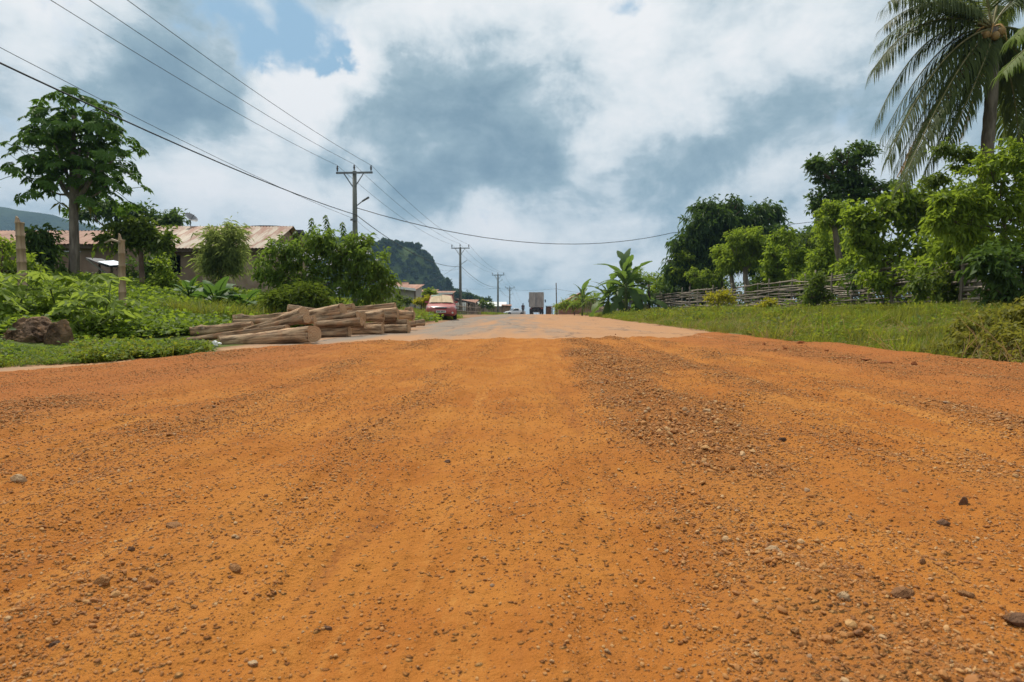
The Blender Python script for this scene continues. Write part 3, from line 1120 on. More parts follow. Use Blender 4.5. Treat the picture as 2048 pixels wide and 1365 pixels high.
# house behind the feathery bush
h1 = house('house', 'low mud-walled house with a rust-streaked pale tin roof behind the feathery bush', 'house', X(318, 33), X(547, 30.3) - 0.35, 30.3, 36.3, 2.0, Z(491, 30.0), Z(455, 33.3),
           MUD_WALL, RUST, openings=[(0.55, 1.35, 0.0, 1.75, 'door'), (1.8, 2.75, 0.75, 1.75, 'window'), (4.6, 5.5, 0.8, 1.7, 'shutter')])
h2 = house('house', 'long brown house with a red rust roof behind the papaya tree', 'house', -29.5, X(252, 26.5), 26.5, 29.7, 1.75, Z(482, 26.1), Z(464, 28.1),
           BROWN_WALL, RUST_RED, openings=[(4.5, 5.4, 0, 1.75, 'door'), (8.0, 8.9, 0.8, 1.6, 'shutter')])


def barrel_building():
    x0, x1, y0, y1 = X(470, 41), X(594, 41), 41, 46
    zt, zg = Z(457, 41), 1.6
    root = empty('shed', (x0, y0, zg), 0, 'building with a thin dark curved roof showing above the rust-streaked tin roof', 'building')
    MB().box((0.3, 0.3, -0.6), (x1 - x0 - 0.3, y1 - y0 - 0.3, zt - zg - 0.2)).build('wall', GREY_WALL, root)
    n = 13
    V = []
    W = x1 - x0
    for dz in (0, 0.12):
        for yy in (0, y1 - y0):
            for i in range(n):
                t = i / (n - 1)
                V.append((W * t, yy, zt - zg - 0.22 + 0.30 * (1 - (2 * t - 1) ** 2) ** 0.5 + dz))
    Fc = []
    for i in range(n - 1):
        Fc += [(i, n + i, n + i + 1, i + 1), (2 * n + i, 2 * n + i + 1, 3 * n + i + 1, 3 * n + i), (i, i + 1, 2 * n + i + 1, 2 * n + i), (n + i, 3 * n + i, 3 * n + i + 1, n + i + 1)]
    Fc += [(0, 2 * n, 3 * n, n), (n - 1, 2 * n - 1, 4 * n - 1, 3 * n - 1)]
    MB().add(V, Fc).build('roof', DARK_SHEET, root)
    MB().box((W - 0.02, -0.1, zt - zg - 0.32), (W + 0.5, 0.15, zt - zg - 0.12)).build('gutter', DARK_SHEET, root)


barrel_building()


def dish():
    p = at(381, 452, 33.4)
    root = empty('satellite_dish', (p.x, p.y, p.z - 0.12), 0, 'small grey satellite dish standing on the ridge of the tin roof', 'satellite dish')
    mb = MB()
    V, Fc = [], []
    n, rings = 14, 4
    q = Vector((0.55, -0.25, 0.55)).to_track_quat('Z', 'Y').to_matrix().to_4x4()
    for k in range(rings + 1):
        r = 0.36 * k / rings
        for i in range(n):
            a = 2 * math.pi * i / n
            V.append(q @ Vector((r * math.cos(a), r * math.sin(a), 0.35 * r * r / 0.36)))
    for k in range(rings):
        for i in range(n):
            Fc.append((k * n + i, k * n + (i + 1) % n, (k + 1) * n + (i + 1) % n, (k + 1) * n + i))
    V = [v + Vector((0, 0, 0.5)) for v in V]
    mb.add(V, Fc).build('reflector', two_tone("dish_grey", (0.22, 0.22, 0.23), (0.34, 0.34, 0.35), 3.0), root)
    MB().tube([(0, 0, -0.25), (0, 0, 0.5)], 0.025, 6).build('mast', DARK_SHEET, root)
    MB().tube([(0, 0, 0.42), (0.28, -0.12, 0.72)], 0.012, 5).build('feed_arm', DARK_SHEET, root)


dish()


def lean_to():
    a = at(118, 507, 24.0)
    zg = gz(a.x, 24.0)
    root = empty('sheet_awning', (a.x, 24.0, zg), 0, 'small zinc sheet awning on two dark poles left of the papaya trunk', 'awning')
    h = a.z - zg
    MB().hexa([(-0.42, -0.5, h - 0.12), (0.44, -0.4, h + 0.02), (0.44, 0.6, h + 0.12), (-0.42, 0.6, h - 0.02), (-0.42, -0.5, h - 0.10), (0.44, -0.4, h + 0.05), (0.44, 0.6, h + 0.15), (-0.42, 0.6, h + 0.01)]).build('zinc_sheet', ZINC, root)
    MB().tube([(0.0, 0, -0.3), (-0.15, 0, h - 0.05)], 0.045, 6).build('pole', DARK_WOOD, root)
    MB().tube([(-0.42, 0.1, -0.3), (-0.5, 0.2, h - 0.12)], 0.04, 6).build('pole', DARK_WOOD, root)
    b = at(212, 524, 22.5)
    zg = gz(b.x, 22.5)
    root = empty('scrap_pile', (b.x, 22.5, zg), 0, 'dark metal sheets and a shiny zinc scrap propped on poles beside the papaya trunk', 'scrap sheets')
    h = b.z - zg
    MB().hexa([(-0.55, -0.3, h + 0.10), (0.35, -0.5, h - 0.24), (0.55, 0.4, h - 0.20), (-0.5, 0.5, h + 0.14), (-0.55, -0.3, h + 0.13), (0.35, -0.5, h - 0.21), (0.55, 0.4, h - 0.17), (-0.5, 0.5, h + 0.17)]).build('metal_sheet', DARK_SHEET, root)
    MB().hexa([(0.0, -0.45, h - 0.05), (0.5, -0.52, h - 0.20), (0.62, 0.3, h - 0.08), (0.05, 0.35, h + 0.07), (0.0, -0.45, h - 0.03), (0.5, -0.52, h - 0.18), (0.62, 0.3, h - 0.06), (0.05, 0.35, h + 0.09)]).build('zinc_sheet', ZINC, root)
    MB().tube([(-0.5, -0.3, h + 0.08), (0.5, -0.2, h - 0.75)], 0.035, 6).build('pole', GREY_WALL, root)
    MB().tube([(0.45, -0.3, -0.3), (0.4, -0.3, h - 0.22)], 0.04, 6).build('pole', DARK_WOOD, root)
    MB().tube([(-0.45, 0.3, -0.3), (-0.45, 0.3, h + 0.12)], 0.04, 6).build('pole', DARK_WOOD, root)


lean_to()


def mono(name, label, cat, pxa, pxb, d, depth, py_front_l, py_front_r, py_back, wall_m, roof_m, edge_m=None, posts=0, both=True, zfloor=None, group=None, sw=1.0):
    """stall with one slope of sheets: front edge from (pxa, py_front_l) to (pxb, py_front_r), rising to py_back"""
    xa, xb = X(pxa, d), X(pxb, d)
    zg = gz((xa + xb) / 2, d) if zfloor is None else zfloor
    root = empty(name, (xa, d, zg), 0, label, cat, group)
    W = xb - xa
    hl, hr_ = Z(py_front_l, d) - zg, Z(py_front_r, d) - zg
    hb = Z(py_back, d + depth) - zg
    hmin = min(hl, hr_, hb)
    MB().hexa([(0.2, 0.35, -0.6), (W - 0.2, 0.35, -0.6), (W - 0.2, depth - 0.2, -0.6), (0.2, depth - 0.2, -0.6),
               (0.2, 0.35, hl - 0.06), (W - 0.2, 0.35, hr_ - 0.06), (W - 0.2, depth - 0.2, hb - 0.12), (0.2, depth - 0.2, hb - 0.12)]).build('wall', wall_m, root)
    n = max(2, int(round(W / sw)))
    for k in range(n):
        a, b = k / n, (k + 1) / n + 0.01
        za, zb = hl + (hr_ - hl) * a, hl + (hr_ - hl) * b
        o = 0.004 * (k % 2)
        MB().hexa([(W * a, 0, za + o), (W * b, 0, zb + o), (W * b, depth, hb + o), (W * a, depth, hb + o), (W * a, 0, za + 0.03 + o), (W * b, 0, zb + 0.03 + o), (W * b, depth, hb + 0.03 + o), (W * a, depth, hb + 0.03 + o)]).build('roof_sheet', roof_m, root)
    if edge_m:
        MB().hexa([(0, -0.06, hl - 0.10), (W, -0.06, hr_ - 0.10), (W, -0.005, hr_ - 0.10), (0, -0.005, hl - 0.10), (0, -0.06, hl + 0.10), (W, -0.06, hr_ + 0.10), (W, -0.005, hr_ + 0.10), (0, -0.005, hl + 0.10)]).build('fascia', edge_m, root)
    for k in range(posts):
        xx = 0.1 + (W - 0.2) * k / max(1, posts - 1)
        hh = hl + (hr_ - hl) * (xx / W)
        MB().box((xx - 0.05, 0.15, -0.6), (xx + 0.05, 0.25, hh - 0.02)).build('post', DARK_WOOD, root)
    return root, W, hl, zg


WHITE_PAINT = two_tone("white_paint", (0.74, 0.75, 0.76), (0.82, 0.82, 0.82), 2.0, 0.6)
s1, W1, H1, zg1 = mono('roadside_shop', 'grey shop with a white fascia board left of the red car', 'shop', 766, 832, 50, 5.0, 572, 580, 570, GREY_WALL, RUST_RED, WHITE_PAINT, 3)
house('house', 'small house with a pinkish rust gable roof above the white fascia', 'house', X(764, 66), X(806, 66), 66, 70, 1.2, Z(583, 66), Z(565.5, 67.5), BROWN_WALL, RUST_RED, overhang=0.25)
mono('shed', 'brown board shed with a rusty sloping roof behind the round clipped bush', 'shed', 826, 868, 58, 4.0, 582, 586, 580, BOARD, RUST_RED, None, 3)
mono('shed', 'dark shed with a thin pale roof edge right behind the red car', 'shed', 862, 906, 72, 4.0, 588, 587, 583, BROWN_WALL, RUST_RED, PALE_SHEET, 2)
s5, W5, H5, zg5 = mono('market_stall', 'long low market stall with a dark sloping roof behind the picket fence', 'stall', 900, 950, 80, 10.0, 597, 607, 600, DARK_WOOD, RUST_RED, DARK_SHEET, 4)
# white cloths under the stall roof
cl = empty('hanging_cloth', (s5.location.x + 0.25, 80 - 0.35, zg5), 0, 'white cloth hung out under the eave of the market stall', 'cloth')
V, Fc = [], []
for i in range(13):
    for j in range(5):
        V.append((i * 0.16, 0.06 * math.sin(i * 1.4) + random.uniform(-0.02, 0.02), H5 - 0.55 - j * 0.26 - 0.14 * math.sin(i * 0.6 + 1) * (j / 4)))
for i in range(12):
    for j in range(4):
        Fc.append((i * 5 + j, (i + 1) * 5 + j, (i + 1) * 5 + j + 1, i * 5 + j + 1))
V2 = [(a, b + 0.015, c) for a, b, c in V]
MB().add(V, Fc).add(V2, [f[::-1] for f in Fc]).build('cloth_sheet', WHITE_PAINT, cl, True)
MB().tube([(-0.3, 0, H5 - 0.5), (2.3, 0, H5 - 0.55)], 0.02, 5).build('rod', DARK_WOOD, cl)
mono('long_building', 'long building with a white sheet roof beyond the crest left of the truck', 'building', 940, 1012, 138, 9.0, 613, 613, 604.5, BROWN_WALL, PALE_SHEET, None, 4, sw=1.6)
mono('stall', 'tiny brown stall with a rusty roof beside the farthest power pole', 'stall', 1003, 1023, 128, 2.5, 612, 613, 609.5, BOARD, RUST_RED, DARK_WOOD, 2)
gh = house('house', 'house with an orange rust gable rising behind the banana plants right of the truck', 'house', 0.0, 9.0, 0.0, 6.4, 1.6, Z(604.5, 88), Z(580, 88), GREY_WALL, RUST_RED, overhang=0.6, sheet_w=1.2, gable_m=RUST_RED)
gh.location = (X(1118, 88) + 6.4, 88, 1.2); gh.rotation_euler = (0, 0, R(90))
mono('kiosk', 'small dark wooden kiosk between the truck and the right-hand verge', 'kiosk', 1091, 1106, 100, 1.4, 613.5, 614.5, 612.5, BOARD, DARK_SHEET, None, 2, sw=0.6)

# ================================================================== POWER LINE
POLE_WOOD = two_tone("pole_timber", (0.105, 0.115, 0.105), (0.19, 0.19, 0.165), 3.0, 0.85, 0.2, stretch=(2, 2, 0.15))
STEEL = two_tone("weathered_steel", (0.10, 0.115, 0.13), (0.17, 0.185, 0.195), 3.0, 0.6, 0.4)
CABLE = two_tone("cable_black", (0.018, 0.02, 0.024), (0.03, 0.032, 0.036), 3.0, 0.6)
PORCELAIN = two_tone("insulator_brown", (0.035, 0.026, 0.022), (0.06, 0.045, 0.04), 5.0, 0.3, 0.5)


def lathe(mb, prof, n=10, c=(0, 0, 0)):
    V, Fc = [], []
    for r, z in prof:
        for k in range(n):
            a = 2 * math.pi * k / n
            V.append((c[0] + r * math.cos(a), c[1] + r * math.sin(a), c[2] + z))
    for i in range(len(prof) - 1):
        for k in range(n):
            Fc.append((i * n + k, i * n + (k + 1) % n, (i + 1) * n + (k + 1) % n, (i + 1) * n + k))
    Fc.append(tuple(range(n - 1, -1, -1))); Fc.append(tuple((len(prof) - 1) * n + k for k in range(n)))
    return mb.add(V, Fc)


POLES = [(712, 38, 9.68), (921, 76, 9.5), (996, 114, 8.95), (1019.5, 152, 8.5)]
POLE_POS = []
ARM = 1.12


def make_pole(i, px, d, ztop, label):
    x = X(px, d)
    zg = gz(x, d)
    h = ztop - zg
    root = empty('power_pole', (x, d, zg), -0.06, label, 'power pole', 'power poles along the left side of the road')
    MB().tube([(0, 0, -0.8), (0, 0, h * 0.5), (0, 0, h + 0.14)], [0.20, 0.17, 0.13], 10).build('pole', POLE_WOOD, root, True)
    MB().box((-ARM, -0.19, h - 0.06), (ARM + 0.08, -0.135, h + 0.06)).build('crossarm', STEEL, root)
    for s in (-1, 1):
        MB().tube([(s * 0.62, -0.16, h - 0.05), (s * 0.08, -0.15, h - 0.85)], 0.035, 4).build('brace', STEEL, root)
    for xx, b in ((-ARM + 0.08, 0.06), (-0.02, 0.15), (ARM - 0.02, 0.06)):
        ins = MB()
        lathe(ins, [(0.02, 0), (0.02, 0.06), (0.05, 0.08), (0.055, 0.14), (0.035, 0.16), (0.07, 0.19), (0.07, 0.25), (0.035, 0.27), (0.055, 0.30), (0.045, 0.36), (0.02, 0.40)], 8, (xx, -0.16 if abs(xx) > 0.1 else 0.0, h + b))
        ins.build('insulator', PORCELAIN, root, True)
    zl = 6.75 - 0.02 * i
    MB().tube([(0.1, -0.1, zl - 0.42 - (0.2 if i else 0)), (0.92, -0.25, zl + 0.12 - (0.2 if i else 0))], [0.035, 0.028], 6).build('lamp_arm', STEEL, root)
    if i == 0:
        MB().hexa([(0.55, -0.32, zl - 0.16), (0.98, -0.36, zl + 0.06), (0.98, -0.16, zl + 0.06), (0.55, -0.12, zl - 0.16), (0.55, -0.32, zl - 0.10), (0.98, -0.36, zl + 0.13), (0.98, -0.16, zl + 0.13), (0.55, -0.12, zl - 0.10)]).build('lamp_head', STEEL, root)
        MB().box((-0.22, -0.24, 6.2 - zg + 0.5), (0.22, -0.17, 6.2 - zg + 0.62)).build('bracket', STEEL, root)
    POLE_POS.append((Vector((x, d, zg)), h))
    return root


PL = ['tall near power pole with a lamp arm standing behind the flowering shrub', 'second power pole rising just right of the red car',
      'third power pole standing on the grass before the crest', 'farthest and smallest power pole beside the white car']
for i, (px, d, zt) in enumerate(POLES):
    make_pole(i, px, d, zt, PL[i])


def wire(label, pts, sag, r, cat='power line', group=None):
    """cable hung through PTS with SAG metres in each span"""
    path = []
    for a, b, s in zip(pts[:-1], pts[1:], sag if isinstance(sag, (list, tuple)) else [sag] * (len(pts) - 1)):
        n = 18
        for k in range(n):
            t = k / n
            p = Vector(a).lerp(Vector(b), t)
            p.z -= 4 * s * t * (1 - t)
            path.append(p)
    path.append(Vector(pts[-1]))
    o = MB().tube(path, r, 5).build('power_line', CABLE, None, True)
    return tag(o, label, cat, group)


def pole_top(i, xx, dz):
    p, h = POLE_POS[i]
    return Vector((p.x + xx, p.y - 0.16, p.z + h + dz))


for xx, b, lb in ((-ARM + 0.08, 0.46, 'leftmost of the three thin wires over the pole crossarms'), (-0.02, 0.55, 'middle of the three thin wires over the pole tops'), (ARM - 0.02, 0.46, 'rightmost of the three thin wires over the pole crossarms')):
    p0 = Vector((-13.4 + xx, 0, 10.15))
    far = Vector((X(1045, 230) + xx * 1.2, 230, 4.6))
    wire(lb, [p0] + [pole_top(i, xx, b) for i in range(4)] + [far], [0.75, 0.7, 0.7, 0.7, 0.8], 0.011, group='wires of the power line')


def lv(i, dz=0.0, dx=0.0):
    p, h = POLE_POS[i]
    z = [7.05, 7.2, 6.7, 6.5][i]
    return Vector((p.x + 0.14 + dx, p.y - 0.2, z + dz))


wire('thick black twisted cable slung low along the power poles', [(-13.0, 0, 6.95)] + [lv(i) for i in range(4)], [0.62, 0.95, 0.8, 0.7], 0.024, group='wires of the power line')
wire('thin cable just above the thick twisted cable along the poles', [(-13.3, 0, 7.75)] + [lv(i, -0.25, -0.1) for i in range(4)], [0.55, 1.3, 0.9, 0.7], 0.009, group='wires of the power line')
a = lv(0, 0.45)
wire('single cable crossing over the road from the near pole into the mango tree', [a, at(1345, 466, 52), at(1660, 440, 56)], [1.55, 0.15], 0.024)
wire('thin drop cable from the second pole back towards the house with the white fascia', [lv(1, 0.35, -0.2), (X(800, 52), 52, Z(574, 52))], [0.6], 0.012)
TP = Vector((X(1112, 82), 82, gz(X(1112, 82), 82)))
tp = empty('thin_pole', TP, 0, 'thin bare wooden post standing by the orange roof right of the truck', 'post')
MB().tube([(0.10, 0, -0.5), (0.0, 0, Z(566, 82) - TP.z)], [0.09, 0.06], 8).build('post', DARK_WOOD, tp, True)
wire('faint wire strung across the road over the truck', [at(868, 573, 100), at(996, 577, 114), at(1112, 578, 82), at(1230, 590, 75)], [0.3, 0.3, 0.2], 0.012)

# ================================================================== VEHICLES AND PERSON
def car_paint(name, c, dust):
    m, g, out = new_mat(name)
    geo = g.n('ShaderNodeNewGeometry')
    sp = g.n('ShaderNodeSeparateXYZ')
    g.link(geo.outputs['Normal'], sp.inputs[0])
    tc = g.n('ShaderNodeTexCoord')
    n = g.noise(tc.outputs['Object'], 5.0, 5, 0.6)
    k = g.math('MULTIPLY', g.maprange(n, 0.25, 0.8), 0.55)
    col = g.mix(k, c, dust)
    b = principled(g, out, col, 0.38, 0.5)
    b.inputs['Coat Weight'].default_value = 0.3
    b.inputs['Coat Roughness'].default_value = 0.25
    return m


GLASS_DARK = two_tone("car_glass", (0.015, 0.018, 0.02), (0.03, 0.035, 0.04), 2.0, 0.12, 0.6)
TYRE = two_tone("tyre_rubber", (0.018, 0.017, 0.016), (0.05, 0.042, 0.035), 6.0, 0.9)
RIM = two_tone("wheel_rim", (0.22, 0.21, 0.20), (0.36, 0.35, 0.34), 6.0, 0.4, 0.5, 0.6)
CHROME = two_tone("chrome", (0.60, 0.62, 0.65), (0.75, 0.76, 0.78), 4.0, 0.25, 0.6, 0.8)
BLACK_PLASTIC = two_tone("black_plastic", (0.02, 0.021, 0.024), (0.045, 0.045, 0.05), 6.0, 0.6)
LAMP_GLASS = two_tone("headlight_lens", (0.42, 0.43, 0.40), (0.58, 0.58, 0.54), 9.0, 0.2, 0.6)
PLATE = two_tone("plate_white", (0.55, 0.55, 0.53), (0.62, 0.62, 0.60), 6.0, 0.5)
CARDBOARD = two_tone("cardboard", (0.55, 0.42, 0.27), (0.64, 0.50, 0.34), 2.5, 0.9, 0.1, stretch=(3, 1, 1))


def loft(mb, stations, closed_ends=True):
    n = len(stations[0])
    V = [p for s in stations for p in s]
    Fc = []
    for i in range(len(stations) - 1):
        for k in range(n):
            a, b = i * n + k, i * n + (k + 1) % n
            Fc.append((a, b, b + n, a + n))
    if closed_ends:
        Fc.append(tuple(range(n - 1, -1, -1)))
        Fc.append(tuple((len(stations) - 1) * n + k for k in range(n)))
    return mb.add(V, Fc)


def wheel(root, x, y, r=0.30, w=0.19):
    e = MB()
    prof = [(r * 0.62, -w / 2), (r * 0.95, -w / 2), (r, -w * 0.36), (r, w * 0.36), (r * 0.95, w / 2), (r * 0.62, w / 2)]
    n = 18
    V, Fc = [], []
    for rr, xx in prof:
        for k in range(n):
            a = 2 * math.pi * k / n
            V.append((x + xx, y + rr * math.cos(a), r + rr * math.sin(a)))
    for i in range(len(prof) - 1):
        for k in range(n):
            Fc.append((i * n + k, (i + 1) * n + k, (i + 1) * n + (k + 1) % n, i * n + (k + 1) % n))
    wh = e.add(V, Fc).build('wheel', TYRE, root, True)
    rm = MB()
    for s in (-1, 1):
        V = [(x + s * w * 0.30, y, r)] + [(x + s * w * 0.42, y + r * 0.63 * math.cos(2 * math.pi * k / 12), r + r * 0.63 * math.sin(2 * math.pi * k / 12)) for k in range(12)]
        rm.add(V, [(0, 1 + k, 1 + (k + 1) % 12) for k in range(12)])
    rm.build('rim', RIM, wh)


def make_car(name, loc, rz, paint, label, cover=False, plate=True):
    """saloon whose nose points along -y"""
    root = empty(name, loc, rz, label, 'car')
    hw = 0.845

    def ring(y, w, zb, zt, crown=0.03):
        # half profile bottom -> sill -> waist -> deck, mirrored
        pr = [(w * 0.86, zb), (w * 0.99, zb + 0.10), (w * 1.0, zb + (zt - zb) * 0.55), (w * 0.95, zt - 0.06), (w * 0.82, zt), (0.0, zt + crown)]
        L_ = [(x, y, z) for x, z in pr]
        return L_ + [(-x, y, z) for x, z in pr[-2::-1]]
    st = [(-2.12, 0.60, 0.32, 0.56), (-2.09, 0.72, 0.24, 0.62), (-1.98, 0.80, 0.20, 0.68), (-1.80, 0.835, 0.19, 0.73), (-1.35, hw, 0.18, 0.80), (-0.95, hw, 0.18, 0.86), (-0.80, hw, 0.18, 0.90),
          (0.0, hw, 0.18, 0.92), (0.9, hw, 0.18, 0.93), (1.35, hw, 0.19, 0.95), (1.85, 0.83, 0.22, 0.96), (2.08, 0.79, 0.26, 0.90), (2.16, 0.70, 0.32, 0.72)]
    body = MB()
    loft(body, [ring(*s) for s in st])
    body.build('body', paint, root, True)
    # dark wheel arches just proud of the flanks
    for y in (-1.32, 1.25):
        for s in (-1, 1):
            V = [(s * (hw + 0.004), y, 0.30)] + [(s * (hw + 0.004), y + 0.355 * math.cos(a), 0.27 + 0.355 * math.sin(a)) for a in [math.pi * k / 10 for k in range(11)]]
            MB().add(V, [(0, k + 1, k + 2) for k in range(10)]).build('wheel_arch', BLACK_PLASTIC, root)
            wheel(root, s * 0.765, y)
    # cabin: roof and pillars, with the glass set 3 mm proud of it
    zr = 1.40

    def cab(y, w, z): return [(w, y, z), (-w, y, z)]
    base = [(-0.86, 0.74, 0.88), (-0.22, 0.595, zr - 0.02), (0.10, 0.60, zr), (0.75, 0.60, zr - 0.02), (1.42, 0.70, 0.93)]
    V, Fc = [], []
    low = [(-0.86, 0.745), (-0.22, 0.755), (0.10, 0.76), (0.75, 0.755), (1.42, 0.72)]
    for (y, w, z), (yl, wl) in zip(base, low):
        V += [(wl, yl, 0.87), (w, y, z), (0.0, y, z + 0.025), (-w, y, z), (-wl, yl, 0.87)]
    for i in range(4):
        for k in range(4):
            a = i * 5 + k
            Fc.append((a, a + 5, a + 6, a + 1))
    MB().add(V, Fc).build('roof', paint, root, True)
    # windscreen
    off = Vector((0, -0.012, 0.012))
    ws = [Vector(p) + off for p in ((0.70, -0.83, 0.905), (0.555, -0.245, zr - 0.055), (0, -0.245, zr - 0.03), (-0.555, -0.245, zr - 0.055), (-0.70, -0.83, 0.905), (0, -0.85, 0.91))]
    g_ = MB().add(ws, [(0, 1, 2, 5), (5, 2, 3, 4)]).build('windscreen', GLASS_DARK, root)
    if cover:
        o2 = Vector((0, -0.028, 0.020))
        def W_(u, v):   # u across -1..1, v up 0..1
            w = 0.70 * (1 - v) + 0.565 * v
            return Vector((u * w, -0.83 + 0.585 * v, 0.905 + (zr - 0.06 - 0.905) * v)) + o2
        rows, cols = 5, 9
        Vc = []
        for j in range(rows):
            for i in range(cols):
                u, v = -1 + 2 * i / (cols - 1), 0.02 + 0.99 * j / (rows - 1)
                p = W_(u * 0.98, v - (0.05 if (j == rows - 1 and i > 5) else 0.0))
                p.y += random.uniform(-0.012, 0.004) - 0.045 * (1 - u * u); p.z += 0.03 * (1 - u * u)
                p.z += 0.008 * math.sin(i * 1.3)
                Vc.append(p)
        Fq = [(j * cols + i, j * cols + i + 1, (j + 1) * cols + i + 1, (j + 1) * cols + i) for j in range(rows - 1) for i in range(cols - 1)]
        c = MB().add(Vc, Fq).build('windscreen_cover', CARDBOARD, root)
        c['label'] = 'sheet of tan cardboard laid over the windscreen'
        flap = MB().add([W_(0.02, 0.1) + Vector((0, -0.065, 0.034)), W_(0.06, 0.1) + Vector((0, -0.069, 0.034)), W_(0.06, 1.0) + Vector((0, -0.069, 0.034)), W_(0.02, 1.0) + Vector((0, -0.065, 0.034))], [(0, 1, 2, 3)]).build('fold', two_tone("cardboard_crease", (0.33, 0.25, 0.16), (0.4, 0.3, 0.2), 5.0), c)
        edge = MB().add([W_(-1, 0.98) + Vector((0, -0.02, 0.012)), W_(0.05, 1.02) + Vector((0, -0.068, 0.04)), W_(0.05, 0.96) + Vector((0, -0.07, 0.04)), W_(-1, 0.84) + Vector((0, -0.024, 0.012))], [(0, 1, 2, 3)]).build('tint_strip', two_tone("green_strip", (0.22, 0.38, 0.30), (0.30, 0.46, 0.38), 4.0), c)
    for s in (-1, 1):
        q = [(s * 0.765, -0.72, 0.92), (s * 0.775, 0.70, 0.95), (s * 0.635, 0.62, zr - 0.06), (s * 0.625, -0.20, zr - 0.07)]
        q = q if s > 0 else q[::-1]
        MB().add(q, [(0, 1, 2, 3)]).build('side_window', GLASS_DARK, root)
        MB().box((s * 0.80 - 0.06 if s > 0 else s * 0.80 - 0.12, -0.66, 0.92), (s * 0.80 + 0.12 if s > 0 else s * 0.80 + 0.06, -0.56, 1.03)).build('mirror', paint, root)
        # headlight wrapping the corner of the nose
        hl = MB()
        pts = [(s * 0.34, -2.112, 0.575), (s * 0.62, -2.06, 0.575), (s * 0.80, -1.90, 0.60), (s * 0.80, -1.86, 0.70), (s * 0.60, -2.02, 0.69), (s * 0.36, -2.085, 0.655)]
        pts2 = [(x, y + 0.08, z) for x, y, z in pts]
        n = 6
        hl.add(pts + pts2, [tuple(range(6)) if s < 0 else tuple(range(5, -1, -1)), tuple(range(6, 12))] + [(i, (i + 1) % n, n + (i + 1) % n, n + i) for i in range(n)])
        hl.build('headlight', LAMP_GLASS, root)
        MB().tube([(s * 0.62, -2.09, 0.36), (s * 0.62, -2.12, 0.36)], 0.055, 8).build('fog_light', LAMP_GLASS, root)
        MB().tube([(s * 0.05, -0.90, 0.905), (s * 0.55, -0.885, 0.955)], 0.012, 4).build('wiper', BLACK_PLASTIC, root)
    gr = MB().box((-0.31, -2.13, 0.575), (0.31, -2.08, 0.645)).build('grille', BLACK_PLASTIC, root)
    MB().box((-0.32, -2.14, 0.646), (0.32, -2.07, 0.672)).build('grille_bar', CHROME, gr)
    bp = MB()
    loft(bp, [[(x, y, z) for (y, z) in ((-2.14 + 0.30 * abs(x / 0.86) ** 3, 0.27), (-2.185 + 0.32 * abs(x / 0.86) ** 3, 0.34), (-2.185 + 0.32 * abs(x / 0.86) ** 3, 0.49), (-2.10 + 0.30 * abs(x / 0.86) ** 3, 0.555), (-1.9, 0.54), (-1.9, 0.28))] for x in (-0.845, -0.7, -0.45, 0, 0.45, 0.7, 0.845)])
    bp.build('bumper', paint, root, True)
    MB().box((-0.5, -2.12, 0.235), (0.5, -2.0, 0.272)).build('air_intake', BLACK_PLASTIC, root)
    if plate:
        pl = MB().box((-0.26, -2.205, 0.355), (0.26, -2.188, 0.475)).build('license_plate', PLATE, root)
        mk = MB()
        for a, b in ((-0.20, -0.14), (-0.12, -0.06), (0.0, 0.05), (0.07, 0.12), (0.15, 0.20)):
            mk.box((a, -2.2075, 0.385), (b, -2.2055, 0.445))
        mk.build('plate_lettering', DARK_SHEET, pl)
    return root


CAR_D = 34.5
cx = X(874, CAR_D - 2.1)
RED = car_paint("red_paint", (0.34, 0.028, 0.028), (0.40, 0.20, 0.15))
make_car('parked_car', (cx, CAR_D, float(base_z(CAR_D)) + 0.02), R(6), RED, 'dusty red saloon car with cardboard over its windscreen parked beside the log pile', True)
SILVER = car_paint("silver_paint", (0.60, 0.62, 0.65), (0.55, 0.52, 0.48))
make_car('parked_car', (X(1029, 121), 121, float(base_z(121)) + 0.02), R(-72), SILVER, 'white car half hidden beyond the crest of the road', False)


